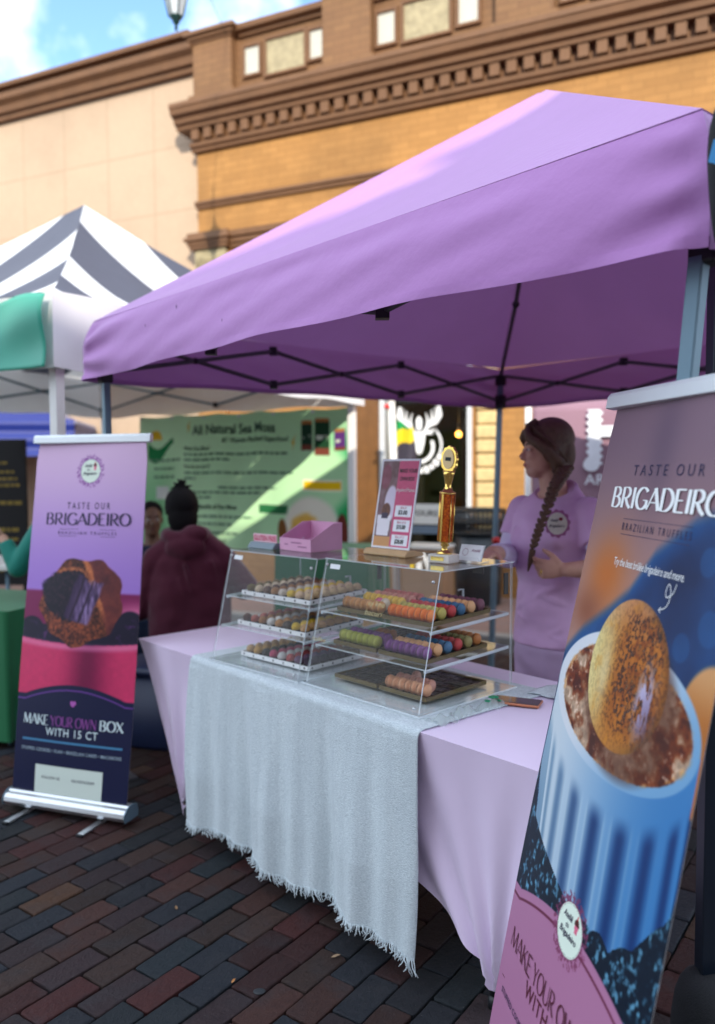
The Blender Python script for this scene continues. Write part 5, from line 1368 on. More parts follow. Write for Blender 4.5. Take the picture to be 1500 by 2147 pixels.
# price board
M = tfr(1.118, .325, ZT + .001, 2)
t = thing('price_sign', 'pink menu card with prices in a pale wooden holder on the macaron case', 'sign', M @ Vector((.1, .06, 0)))
g = MB(M); g.prism_x([(0, 0), (.095, 0), (.095, .012), (.05, .022), (.012, .022), (0, .008)], 0, .208); g.obj('wood_base', m_wood, t, bevel=.003)
PW, PH = .187, .325; ln = .20
Mp = M @ frame((.011, .030, .0225), (1, 0, 0), (0, math.cos(ln), -math.sin(ln)), (0, math.sin(ln), math.cos(ln)))
def price_pic(U, V):
    img = np.ones(U.shape + (3,)) * np.array((232, 236, 244.))
    inn = (U > .04) & (U < .96) & (V > .025) & (V < .975)
    n = fbm(U * 9, V * 16, 6); ph = lerpc((96, 58, 56), (150, 118, 128), n)
    ph = over(ph, sstep(1.1, .9, np.hypot((U - .36) / .16, (V - .50) / .20)), (216, 206, 226)); ph = over(ph, ((np.abs(U - .24) < .18 - .12 * (.36 - V)) & (V < .37) & (V > .14)).astype(float), (236, 232, 240))
    ph = over(ph, sstep(1.05, .95, np.hypot((U - .27) / .115, (V - .42) / .085)), lerpc((60, 26, 20), (150, 84, 48), fbm(U * 30, V * 50, 3))); ph = over(ph, ((np.abs(U - .25) < .09) & (np.abs(V - .365) < .03)).astype(float), (52, 34, 66))
    ph = over(ph, (V < .13).astype(float), (206, 150, 92)); ph = over(ph, sstep(1, .8, np.hypot((U - .16) / .14, (V - .80) / .16)) * .5, (150, 50, 80))
    img = np.where((inn & (U < .47))[..., None], ph, img); img = np.where((inn & (U >= .47))[..., None], lerpc((214, 82, 128), (196, 70, 112), n), img)
    for vc in (.42, .26, .10):
        q = np.maximum(np.abs(U - .715) / .205, np.abs(V - vc) / .062); img = over(img, sstep(1.02, .98, q), (240, 242, 248))
    return img
pos = lambda U, V: np.stack([np.array(Mp @ Vector((float(a) * PW, 0, float(b) * PH))) for a, b in zip(U.ravel(), V.ravel())]).reshape(U.shape + (3,))
bk = (Mp.to_3x3() @ Vector((0, .003, 0)))
print_sheet('menu_card', price_pic, pos, 70, 110, m_print, t, back=tuple(bk))
fp = lambda x, y, d: Mp @ Vector((x * PW, -d, y * PH))
g = MB()
put_text(g, fp, 'MAKE YOUR', .50, .945, .845, .045, 0, .01); put_text(g, fp, 'OWN BOX', .53, .90, .755, .045, 0, .01)
for p, v in (('$3.00', .385), ('$15.00', .225), ('$28.00', .065)): put_text(g, fp, p, .60, .83, v, .045, 0, .03)
g.obj('dark_lettering', m_blacktxt, t)
g = MB(); put_text(g, fp, 'Brigadeiro & Macarons', .485, .945, .635, .04, .3); g.obj('white_lettering', m_white, t)
g = MB()
for p, v in (('Each', .445), ('Box of 6', .285), ('Box of 12', .125)): put_text(g, fp, p, .64 if len(p) < 5 else .60, .80 if len(p) < 5 else .83, v, .026, .3)
g.obj('red_lettering', mat('rose_ink', (.5, .06, .14), .5), t)
# trophy
M = tfr(1.50, .335, ZT + .001, 6)
t = thing('trophy', 'tall gold trophy with an orange column and a round plaque on top', 'trophy', M @ Vector((0, 0, 0)))
lnx = .07                                   # it leans slightly
Mt = M @ frame((0, 0, .0), (1, 0, -lnx), (0, 1, 0), (lnx, 0, 1))
g = MB(M); g.box((-.042, -.03, 0), (.042, .03, .028)); bs_ = g.obj('marble_base', mat('white_marble', (.66, .63, .57), .3, var=.3, vs=25), t, bevel=.003)
g = MB(M); g.box((-.030, -.0312, .008), (.022, -.0302, .021)); g.obj('plate', m_gold, bs_)
g = MB(Mt); g.lathe([(.026, .0285), (.026, .033), (.012, .04), (.009, .05), (.016, .057), (.011, .062), (.02, .068), (.024, .07)], n=20); g.obj('foot', m_gold, t)
g = MB(Mt); n_ = 8; g.lathe([(.0245, .0705), (.0245, .225)], n=8, smooth=False)
mo, nt, b = nodes('orange_prism_foil'); vz = nt.nodes.new('ShaderNodeTexVoronoi'); vz.inputs['Scale'].default_value = 130
tc = nt.nodes.new('ShaderNodeTexCoord'); nt.links.new(tc.outputs['Object'], vz.inputs['Vector'])
nt.links.new(ramp(nt, vz.outputs['Distance'], .1, .7, (.80, .19, .008), (.48, .06, .004)), b.inputs['Base Color']); b.inputs['Metallic'].default_value = .35; b.inputs['Roughness'].default_value = .3
bump(nt, b, vz.outputs['Distance'], .6, .003)
cl = g.obj('column', mo, t)
g = MB(Mt)
for a in (22.5, 202.5, 112.5, 292.5, 67.5, 247.5):
    q = math.radians(a - 45); g.tube([(.0247 * math.cos(q), .0247 * math.sin(q), .071), (.0247 * math.cos(q), .0247 * math.sin(q), .2245)], .0022, 6)
g.box((-.004, -.0262, .071), (.004, -.0235, .2245)); g.obj('gold_trim', m_gold, cl)
g = MB(Mt); g.lathe([(.027, .2255), (.027, .230), (.016, .234), (.014, .242), (.010, .248), (.012, .262), (.017, .285), (.021, .30)], n=20); g.obj('stem', m_gold, t)
g = MB(Mt); pl2 = []
for k in range(48):
    a = 2 * PI * k / 48; r_ = 1 + .07 * (k % 4 < 2); pl2.append((.030 * r_ * math.cos(a), .335 + .043 * r_ * math.sin(a)))
g.prism(pl2, -.006, .006); g.obj('wreath', m_gold, t, bevel=.0015)
g = MB(Mt); g.prism([(.022 * math.cos(2 * PI * k / 28), .337 + .032 * math.sin(2 * PI * k / 28)) for k in range(28)], -.0085, -.0062); pq = g.obj('plaque', mat('pale_gold_plaque', (.78, .58, .30), .35, .3), t)
g = MB(Mt); g.box((-.011, -.0092, .331), (.011, -.0087, .343)); g.obj('engraving', m_blacktxt, pq)
# card holder
M = tfr(1.555, .395, ZT + .001, 4)
t = thing('card_holder', 'clear holder with white business cards beside the trophy', 'card holder', M @ Vector((0, 0, 0)))
g = MB(M); panel(g, [(-.05, -.012, 0), (.05, -.012, 0), (.05, .045, 0), (-.05, .045, 0)], (0, 0, .003)); panel(g, [(-.05, -.012, .0032), (.05, -.012, .0032), (.05, -.014, .018), (-.05, -.014, .018)], (0, -.002, 0)); g.obj('holder', [m_acr, m_edge], t)
g = MB(M)
for k in range(6): y = .002 + k * .0012; g.add([(-.046, y, .004), (.046, y, .004), (.046, y + .022, .055), (-.046, y + .022, .055)], [(0, 1, 2, 3)])
cd = g.obj('cards', m_paper, t)
g = MB(); fc = lambda x, y, d: M @ (Vector((x, .002 - d * 2 + (y - .004) * .431, y)))
ribbon(g, fc, arc(-.022, .032, .011, .011, 0, 360, 18), .0012); put_text(g, fc, 'Ateliê', .0, .036, .034, .009, .3); g.obj('card_print', mat('plum_ink', (.25, .06, .15), .5), cd)

# ---- on the table by the case
M = tfr(1.735, .42, TH + .0035, 24)
t = thing('phone', 'copper edged mobile phone lying on the table beside the macaron case', 'phone', M @ Vector((0, 0, 0)))
g = MB(M); g.box((-.075, -.036, 0), (.075, .036, .009)); g.obj('body', mat('copper_metal', (.50, .19, .10), .3, .6), t, bevel=.003)
g = MB(M); g.box((-.072, -.033, .0092), (.072, .033, .0098)); g.obj('screen', mat('phone_glass', (.10, .08, .08), .08), t)
m_bag, nt, b = nodes('clear_plastic_bag'); tr = nt.nodes.new('ShaderNodeBsdfTransparent'); mx = nt.nodes.new('ShaderNodeMixShader'); mx.inputs[0].default_value = .45
b.inputs['Base Color'].default_value = (.55, .62, .62, 1); b.inputs['Roughness'].default_value = .2
nt.links.new(tr.outputs[0], mx.inputs[1]); nt.links.new(b.outputs[0], mx.inputs[2]); nt.links.new(mx.outputs[0], nt.nodes['Material Output'].inputs['Surface'])
t = thing('plastic_bag', 'crumpled clear plastic bag with green marks beside the macaron case base', 'bag', FT @ Vector((1.70, .25, TH)))
g = MB(FT)
def bagp(a, b_): 
    return Vector((1.667 + .055 * b_ + .01 * math.sin(a * 9), .07 + .32 * a, TH + .004 + .022 * math.sin(PI * b_) * (.6 + .4 * math.sin(a * 17)) + .006 * math.sin(a * 41 + b_ * 9)))
g.grid(bagp, 40, 10); bg_ = g.obj('film', m_bag, t)
g = MB(FT)
for k in range(5): q = bagp(.80 + k * .03, .35 + .1 * (k % 3)); g.ell(q + Vector((0, 0, .004)), (.013, .010, .003), 10, 6)
g.obj('green_print', mat('leaf_green_ink', (.01, .25, .12), .5), bg_)
M = tfr(1.70, .52, TH + .0035, 8)
g = MB(M); g.grid(lambda a, b_: Vector((.17 * a, .14 * b_ + .01 * math.sin(a * 5), .006 + .003 * math.sin(a * 12 + b_ * 5))), 20, 14, thick=(0, 0, -.002))
tag(g.obj('napkin', m_weave), 'grey folded cloth napkin on the table behind the phone', 'napkin')

# ------------------------------------------------------------------ things round the stall
# blue plastic tote under the table end
m_navy = mat('navy_plastic', (.012, .022, .07), .45, var=.1)
bx = Vector((-1.04, 4.35, 0)); a_ = .3
M = frame(bx, (math.cos(a_), -math.sin(a_), 0), (math.sin(a_), math.cos(a_), 0), (0, 0, 1))
t = thing('plastic_tote', 'navy blue plastic tote box on the bricks under the table end', 'tote box', bx)
g = MB(M); g.loft([((0, 0, 0), (.20, 0, 0), (0, .15, 0)), ((0, 0, .02), (.21, 0, 0), (0, .16, 0)), ((0, 0, .40), (.235, 0, 0), (0, .18, 0))], 32, 6); g.obj('tub', m_navy, t)
g = MB(M); g.loft([((0, 0, .402), (.25, 0, 0), (0, .195, 0)), ((0, 0, .435), (.25, 0, 0), (0, .195, 0)), ((0, 0, .445), (.23, 0, 0), (0, .17, 0))], 32, 6); g.obj('lid', m_navy, t)
# litter bin
bp = Vector((1.20, 8.02, .12))
t = thing('litter_bin', 'black street litter bin with a slatted rim before the brick shop front', 'bin', bp)
m_bin = mat('black_bin_paint', (.012, .018, .024), .35, .2)
g = MB(); g.lathe([(.20, 0), (.225, .02), (.235, .35), (.24, .72), (.0, .72)], bp, 28); g.obj('body', m_bin, t)
g = MB()
for k in range(36):
    q = 2 * PI * k / 36; g.tube([bp + Vector((.245 * math.cos(q), .245 * math.sin(q), .70)), bp + Vector((.262 * math.cos(q), .262 * math.sin(q), .93))], .010, 5)
g.obj('slats', m_bin, t)
g = MB()
for z, r_ in ((.72, .25), (.83, .258), (.94, .266)): g.tube([bp + Vector((r_ * math.cos(2 * PI * k / 30), r_ * math.sin(2 * PI * k / 30), z)) for k in range(31)], .014, 6)
g.obj('rim', m_bin, t)
# flag on a white pole
fp0 = Vector((.345, 7.75, 0))
t = thing('flag', 'green black and yellow flag hanging on a white pole before the dark shop window', 'flag', fp0)
g = MB(); g.tube([(fp0.x + .04, fp0.y, 0), (fp0.x + .01, fp0.y, 1.3), (fp0.x - .02, fp0.y, 2.13)], [.04, .038, .035], 12); g.lathe([(.05, 0), (.05, .03), (.02, .05), (0, .06)], (fp0.x - .02, fp0.y, 2.12), 12); g.obj('pole', m_whitepole, t)
g = MB(); g.ell((fp0.x - .06, fp0.y - .03, 2.06), (.03, .03, .025), 12, 8); g.obj('clip', mat('red_clip_plastic', (.6, .03, .03), .4), t)
fw_, fh = .17, 1.25
def flag_mat(u_, v_):
    x, y = u_ * 1.0, v_
    # saltire of yellow with green above and below, black at the hoist and fly
    k = ((v_ * 2.0) % 1.0); d1 = abs((k - .5) - (u_ - .5) * .7); d2 = abs((k - .5) + (u_ - .5) * .7)
    if min(d1, d2) < .12: return 1
    return 2 if abs(k - .5) < abs(u_ - .5) * .7 + .02 else 0
def flag_pt(a, b_):
    z = 1.92 - b_ * fh + .02 * math.sin(a * 6)
    x0 = fp0.x - .01 + .03 * (1 - (z / 2.1)) + .035
    return Vector((x0 + a * fw_ * (.9 + .25 * math.sin(b_ * 5)), fp0.y - .02 + .05 * math.sin(a * 5 + b_ * 6), z - .05 * a))
def fm(a, b_):
    # photo order from the top: green corner, yellow band rising right, black, yellow band, green
    s = b_ * 2.1
    c1 = .30 - .20 * a; c2 = .92 + .06 * a
    if s < c1 - .12: return 0
    if s < c1 + .10: return 1
    if s < c2 - .12: return 2
    if s < c2 + .10: return 1
    if s < c2 + .50: return 0
    return 1 if abs(s - c2 - .6) < .1 else 0
g = MB(); g.grid(flag_pt, 20, 60, matfn=fm)
g.obj('cloth', [mat('flag_green', (.0, .27, .07), .7), mat('flag_yellow', (.75, .55, .01), .7), mat('flag_black', (.035, .03, .05), .7)], t)
# white notices on a tan cabinet
cb = Vector((.60, 7.55, 0)); a_ = FANG
M = frame(cb, (math.cos(a_), -math.sin(a_), 0), (math.sin(a_), math.cos(a_), 0), (0, 0, 1))
t = thing('notice_cabinet', 'tan cabinet with white notice boards standing on it, behind the trophy', 'cabinet', cb)
g = MB(M); g.box((-.20, 0, 0), (.20, .35, .72)); g.obj('carcass', mat('tan_laminate', (.38, .23, .13), .6), t, bevel=.006)
g = MB(M); g.box((-.21, -.01, .7205), (.21, .36, .745)); g.obj('top', m_white, t)
for z0, z1, mm in ((.95, 1.14, m_white), (.86, .935, mat('slate_blue_board', (.16, .22, .30), .5))):
    g = MB(M); g.box((-.18, .05, z0), (.20, .06, z1)); nb_ = g.obj('notice_board', mm, t)
g = MB(); put_text(g, lambda x, y, d: M @ Vector((x, .0495 - d, y)), 'YOURS', -.13, .14, 1.03, .05, 0, .02); g.obj('lettering', m_blacktxt, t)
g = MB(M)
for x in (-.17, .19): g.tube([(x, .066, .745), (x, .066, 1.12)], .008, 6)
g.obj('posts', m_alu, t)
# mauve backdrop with the big H
hA, hB = Vector((1.325, 6.15, 0)), Vector((3.6, 4.9, 0)); hd = (hB - hA).normalized(); hn = Vector((hd.y, -hd.x, 0)); HWd = (hB - hA).length
t = thing('mauve_backdrop', 'mauve printed backdrop with a large white H hung behind the standing woman', 'banner', hA.lerp(hB, .5))
def mv(a, b_): 
    p = hA.lerp(hB, a) + hn * (.012 * math.sin(a * 23) + .01 * math.sin(b_ * 4)); return Vector((p.x, p.y, .35 + 1.62 * b_))
g = MB(); g.grid(mv, 60, 20, thick=-hn * .002); g.obj('cloth', mat('mauve_cloth', (.30, .18, .235), .8, var=.06, vs=3), t)
fh_ = lambda x, y, d: hA + hd * x + hn * (d + .026) + Vector((0, 0, y))
g = MB()
def wavy(x0, x1, y0, y1, dz):
    n = 40; L = [(x0 + .012 * math.sin(k * 1.2), y0 + (y1 - y0) * k / n) for k in range(n + 1)]; Rr = [(x1 + .012 * math.sin(k * 1.2 + 1), y0 + (y1 - y0) * k / n) for k in range(n + 1)]
    g.add([fh_(*p, dz) for p in L + Rr], [(k, n + 1 + k, n + 2 + k, k + 1) for k in range(n)])
wavy(.42, .52, 1.50, 1.90, .001); wavy(.68, .78, 1.46, 1.90, .001)
poly(g, fh_, [(.51, 1.70), (.69, 1.70), (.69, 1.78), (.51, 1.78)], .002)
disc(g, fh_, .45, 1.50, .06, .05, .003)
put_text(g, fh_, 'ART', .40, .62, 1.355, .075, 0, .01)
g.obj('lettering', mat('white_cloth_print', (.74, .78, .84), .7), t)
for p, nm in ((hA - hd * .03, 'pole'), (hB + hd * .03, 'pole')):
    g = MB(); g.tube([(p.x, p.y, 0), (p.x, p.y, 2.0)], .026, 10); g.obj(nm, m_whitepole, t)
# green cloth-draped tables
m_gcloth = mat('green_table_cloth', (.008, .14, .05), .7, var=.12, vs=3, sheen=.2)
def draped(label, o, ux, uy, L, D, H):
    t = thing('draped_table', label, 'table', Vector(o) + Vector(ux) * L / 2 + Vector(uy) * D / 2)
    M = frame(o, ux, uy, (0, 0, 1)); g = MB(M)
    per = [(0, 0), (L, 0), (L, D), (0, D)]
    def pt(a, b_):
        q = a * 4; i = int(min(3, q)); f = q - i; p0, p1 = per[i], per[(i + 1) % 4]
        x, y = p0[0] + (p1[0] - p0[0]) * f, p0[1] + (p1[1] - p0[1]) * f
        w = b_ * (.018 * math.sin(a * 90) + .012 * math.sin(a * 37)) + .012 * b_
        cx, cy = x - L / 2, y - D / 2; l = math.hypot(cx, cy)
        return Vector((x + cx / l * w, y + cy / l * w, H - b_ * (H - .04)))
    g.grid(pt, 160, 10); g.add([(x, y, H) for x, y in per], [(0, 1, 2, 3)]); g.obj('cloth', m_gcloth, t)
    g = MB(M)
    for x in (.06, L - .06):
        for y in (.06, D - .06): g.tube([(x, y, 0), (x, y, H - .02)], .014, 8)
    g.box((.02, .02, H - .03), (L - .02, D - .02, H - .006)); g.obj('table_frame', m_frame, t)
    return t
draped('green cloth-covered table at the left edge behind the lilac banner', (-3.35, 4.80, 0), (.93, -.36, 0), (.36, .93, 0), 1.62, .62, .74)
draped('green cloth-covered display table below the sea moss backdrop', (-.62, 6.05, 0), (.93, -.36, 0), (.36, .93, 0), .75, .45, .90)
# white folding table beyond
M = frame((-3.35, 5.62, 0), (.98, -.2, 0), (.2, .98, 0), (0, 0, 1))
t = thing('folding_table', 'white plastic folding table far left under the striped tent', 'table', M @ Vector((.5, .3, 0)))
g = MB(M); g.box((0, 0, .80), (1.05, .55, .845)); g.obj('tabletop', m_white, t, bevel=.01)
for x in (.08, .97):
    for y in (.06, .49): g = MB(M); g.tube([(x, y, 0), (x, y, .80)], .014, 8); g.obj('leg', m_frame, t)
# litter on the bricks
for (x, y, a_, q, nm, lab, colr) in ((-.072, 2.385, .4, .016, 'fallen_leaf', 'small tan leaf scrap on the bricks below the fringe end', (.30, .20, .12)), (-.366, 2.268, 1.2, .011, 'fallen_leaf', 'tiny orange leaf scrap on the bricks at the front', (.40, .17, .05)), (-.62, 2.66, 2.1, .012, 'fallen_leaf', 'small brown leaf scrap lying between the banner and the runner', (.20, .11, .05))):
    g = MB(frame((x, y, .004), (math.cos(a_), math.sin(a_), 0), (-math.sin(a_), math.cos(a_), 0), (0, 0, 1)))
    g.add([(-q, 0, 0), (-q * .3, -q * .4, .002), (q * .6, -q * .3, .004), (q, 0, .001), (q * .4, q * .35, .003), (-q * .4, q * .4, .001)], [(0, 1, 2, 3, 4, 5)]); tag(g.obj(nm, mat(nm + '_brown', colr, .8)), lab, 'leaf')
g = MB(); g.ell((-.286, 2.225, .001), (.018, .015, .003), 14, 6); tag(g.obj('gum_spot', mat('trodden_gum', (.015, .018, .022), .5)), 'dark flattened gum spot on a brick at the front', 'gum spot')
# dark menu board
t = thing('menu_board', 'tall black board covered with small gold lettering at the far left', 'sign', (-3.5, 7.25, 0))
M = frame((-4.35, 7.25, .45), (.97, -.05, 0), (.05, .97, 0), (0, 0, 1)); BW, BH = 1.46, 1.30
g = MB(M); g.box((0, 0, 0), (BW, .03, BH)); g.obj('board', mat('matt_black_board', (.006, .006, .008), .7), t, bevel=.004)
g = MB(M); 
for x in (.05, BW - .05): g.box((x - .02, .0305, -.45), (x + .02, .06, BH - .1))
g.obj('support', m_dark, t)
fb_ = lambda x, y, d: M @ Vector((x, -d, y)); r = random.Random(12); gi_ = mat('dull_gold_ink', (.30, .21, .03), .6)
for y, h in ((1.08, .022), (1.0, .022), (.94, .022), (.88, .024), (.72, .034), (.48, .034), (.40, .026), (.22, .026), (.12, .02)):
    x = .08; g = MB()
    while x < BW - .1:
        l = r.uniform(.02, .07); poly(g, fb_, [(x, y), (x + l, y), (x + l, y + h), (x, y + h)]); x += l + .012 + (.08 if r.random() < .15 else 0)
    g.obj('gold_lettering', gi_, t)
# dark post at the right edge with its weight bag, and a cloth bundle with a blue tag
pp = Vector((.778, 1.75, 0))
t = thing('canopy_post', 'black canopy post with a weight bag at its foot, at the right edge', 'canopy post', pp)
m_post = mat('black_post_enamel', (.008, .016, .030), .35, .3)
g = MB(); g.box((pp.x - .022, pp.y - .022, 0.01), (pp.x + .022, pp.y + .022, 2.12)); g.obj('post', m_post, t, bevel=.003)
g = MB(); g.box((pp.x - .07, pp.y - .07, 0), (pp.x + .07, pp.y + .07, .009)); g.obj('foot_plate', m_post, t)
g = MB(); g.loft([((pp.x + .02, pp.y - .03, .012), (.09, 0, 0), (0, .09, 0)), ((pp.x + .02, pp.y - .03, .05), (.105, 0, 0), (0, .10, 0)), ((pp.x + .02, pp.y - .03, .28), (.10, 0, 0), (0, .10, 0)), ((pp.x + .02, pp.y - .03, .34), (.085, 0, 0), (0, .08, 0)), ((pp.x + .01, pp.y - .02, .37), (.05, 0, 0), (0, .05, 0))], 24, 3)
g.obj('weight_bag', m_black, t, subsurf=1)
cl_ = Vector((.70, 1.465, 1.89))
t = thing('cloth_bundle', 'black cloth bundle with a blue tag tied to the front corner of the lilac canopy', 'cloth bundle', cl_)
prof = ((1.885, .648, .75), (1.90, .640, .76), (1.94, .636, .77), (2.00, .630, .78), (2.05, .618, .79), (2.09, .630, .79), (2.13, .642, .80), (2.19, .645, .80), (2.24, .648, .79), (2.28, .668, .77), (2.30, .69, .74))
g = MB(); g.loft([(((a + b_) / 2, 1.465, z), ((b_ - a) / 2, 0, 0), (0, .05, 0)) for z, a, b_ in prof], 28)
g.v = [(x + .006 * math.sin(z * 95 + y * 40) + .004 * math.sin(z * 41 + y * 90), y + .008 * math.sin(z * 70 + x * 60), z) for x, y, z in g.v]
g.obj('folded_cloth', m_black, t, subsurf=1)
g = MB(); g.add([(.622, 1.44, 2.056), (.646, 1.436, 2.046), (.637, 1.434, 2.008), (.612, 1.438, 2.016)], [(0, 1, 2, 3)])
g.obj('tag', mat('blue_fabric_tag', (.04, .28, .62), .6), t)
g = MB(); g.tube([(.70, 1.465, 2.29), (.69, 1.50, 2.20), (.672, 1.53, 2.15)], .006, 6); g.obj('tie', m_black, t)
# ------------------------------------------------------------------ people
def V3(*a): return Vector(a)
def hand_shape(g, wrist, fwd, palm_n, thumb_side, curl=.5, L=.175, spread=.09):
    """palm and five fingers; fwd from wrist to knuckles, palm_n out of the palm, thumb_side +-1 across"""
    wrist, fwd, pn = Vector(wrist), Vector(fwd).normalized(), Vector(palm_n).normalized()
    pn = (pn - fwd * pn.dot(fwd)).normalized(); sd = fwd.cross(pn) * thumb_side
    k = L / .18
    g.tube([wrist - fwd * .02 * k, wrist + fwd * .02 * k, wrist + fwd * .055 * k, wrist + fwd * .088 * k], [.026 * k, .030 * k, .038 * k, .034 * k], 14, flat=.42, ref=pn)
    for i, (off, ln) in enumerate(((.030, .070), (.010, .080), (-.010, .074), (-.029, .058))):
        p = wrist + fwd * .082 * k + sd * off * k; d = (fwd + sd * off * spread * 12).normalized(); r = .0095 * k
        pts = [p - d * .012 * k, p]; a = curl * (.45 + .12 * i)
        for s_, q in ((.44, 1), (.32, 1.2), (.24, 1.1)):
            d = (d * math.cos(a * q) + pn * math.sin(a * q)).normalized(); p = p + d * ln * s_ * k; pts.append(p)
        g.tube(pts, [r * 1.05, r * 1.08, r, r * .92, r * .72], 8)
    p = wrist + fwd * .028 * k + sd * .024 * k; d = (fwd * .65 + sd * .7 + pn * .35).normalized()
    pts = [p, p + d * .034 * k]; d = (d + fwd * .5 + pn * curl * .5).normalized(); pts.append(pts[-1] + d * .030 * k); d = (d + pn * curl * .5 - sd * .2).normalized(); pts.append(pts[-1] + d * .024 * k)
    g.tube(pts, [.014 * k, .0125 * k, .0105 * k, .008 * k], 8)
def limb(g, pts, rs, n=16): 
    # rounded spheres at the joints keep the surface whole
    g.tube(pts, rs, n)
    for p, r in zip(pts, rs): g.ell(p, r * .985, 14, 8)
def head_shape(g, c, f, s=1.0, neck_to=None):
    """skull, jaw, brow, nose, lips, ears; c between the ears, f the way the face looks"""
    c, f = Vector(c), Vector(f).normalized(); l = Vector((0, 0, 1)).cross(f).normalized(); u = f.cross(l)
    R = Matrix((( f.x, l.x, u.x), (f.y, l.y, u.y), (f.z, l.z, u.z)))
    P = lambda a, b, d: c + (f * a + l * b + u * d) * s
    g.ell(P(-.012, 0, .045), (.094 * s, .074 * s, .085 * s), 24, 16, R)
    g.ell(P(.022, 0, -.02), (.064 * s, .061 * s, .080 * s), 24, 16, R)
    g.ell(P(.050, 0, -.078), (.034 * s, .040 * s, .030 * s), 16, 10, R)      # chin
    g.ell(P(.020, 0, -.060), (.055 * s, .054 * s, .036 * s), 18, 10, R)      # jaw
    g.ell(P(.066, 0, .032), (.022 * s, .050 * s, .016 * s), 16, 8, R)        # brow
    g.tube([P(.080, 0, .022), P(.094, 0, -.002), P(.108, 0, -.018)], [.007 * s, .009 * s, .0115 * s], 10)
    g.ell(P(.096, 0, -.024), (.014 * s, .0165 * s, .008 * s), 12, 8, R)
    for q in (1, -1):
        g.ell(P(.060, q * .030, -.015), (.026 * s, .022 * s, .022 * s), 14, 8, R)    # cheek
        g.ell(P(-.004, q * .071, .004), (.018 * s, .010 * s, .031 * s), 14, 8, R)     # ear
        g.ell(P(.0745, q * .031, .0125), (.012 * s, .015 * s, .008 * s), 12, 8, R)    # eyelid
    g.ell(P(.082, 0, -.046), (.012 * s, .022 * s, .0060 * s), 14, 8, R); g.ell(P(.080, 0, -.057), (.012 * s, .020 * s, .0072 * s), 14, 8, R)
    if neck_to is not None: g.tube([P(-.02, 0, -.02), P(-.018, 0, -.07), Vector(neck_to)], [.050 * s, .050 * s, .060 * s], 18)
    return P, R
def face_bits(P, R, par, s, hair, lipc):
    for q in (1, -1):
        g = MB(); g.ell(P(.0795, q * .031, .0125), (.0085 * s, .0115 * s, .0052 * s), 12, 8, R); e = g.obj('eye', m_eye, par)
        g = MB(); g.ell(P(.0862, q * .0315, .0125), (.0025 * s, .0048 * s, .0046 * s), 10, 6, R); g.obj('iris', m_dark, e)
        g = MB(); g.tube([P(.0865, q * .012, .0335), P(.0855, q * .03, .038), P(.0735, q * .048, .034)], [.003 * s, .0036 * s, .002 * s], 6); g.obj('eyebrow', hair, par)
    g = MB(); g.ell(P(.0900, 0, -.0505), (.0052 * s, .0175 * s, .0075 * s), 12, 8, R); g.obj('lips', lipc, par)
m_eye = mat('eye_white', (.65, .63, .6), .25)
m_lips = mat('lip_skin', (.40, .13, .11), .45); m_lips2 = mat('dark_lip_skin', (.13, .045, .04), .45)
m_hair = mat('chestnut_hair', (.105, .055, .028), .42, var=.5, vs=60, bmp=.5, bsc=220)
m_blackhair = mat('black_hair', (.006, .005, .006), .7, var=.4, vs=120, bmp=1., bsc=180, spec=.2)
m_tee = mat('lilac_cotton', (.72, .47, .73), .85, var=.05, sheen=.3, bmp=.55, bsc=7, bd=.08)
m_under = mat('white_lilac_jersey', (.68, .62, .82), .8, var=.04, bmp=.1, bsc=500)
m_trous = mat('pale_lilac_trousers', (.62, .47, .68), .85, var=.05, bmp=.6, bsc=6, bd=.08)
m_shoe = mat('white_trainers', (.6, .6, .6), .6)

# ---- the woman behind the table
B = V3(.835, 3.42, 0)
FW = V3(-.74, -.67, 0).normalized(); LF = V3(0, 0, 1).cross(FW)        # the way her chest faces; her left
w = thing('person', 'woman in a lilac t-shirt with a long braid standing behind the sweets table', 'person', B)
g = MB()
HC_, HF = V3(.792, 3.42, 1.548), V3(-1, -.10, -.03)
P, R = head_shape(g, HC_, HF, 1.0, B + V3(.0, 0, 1.37))
g.ell(B + V3(0, 0, 1.335), (.09, .055, .04), 20, 10)
LSH, LEL, LWR = B + LF * .165 + V3(0, 0, 1.300), V3(.975, 3.175, 1.085), V3(.815, 3.15, 1.085)
RSH, REL, RWR = B - LF * .165 + V3(0, 0, 1.300), V3(.655, 3.50, 1.10), V3(.505, 3.03, 1.165)
limb(g, [LSH, (LSH + LEL) / 2, LEL], [.048, .044, .040]); limb(g, [LEL, LEL.lerp(LWR, .35), LWR], [.041, .041, .029])
limb(g, [RSH, (RSH + REL) / 2, REL], [.048, .044, .040]); limb(g, [REL, REL.lerp(RWR, .35), RWR], [.041, .040, .028])
hand_shape(g, LWR, V3(-1, -.02, .02), V3(.1, 1, .15), -1, 1.7, .19)
hand_shape(g, RWR, V3(-.5, -.85, -.05), V3(.1, .1, -1), 1, .25, .18)
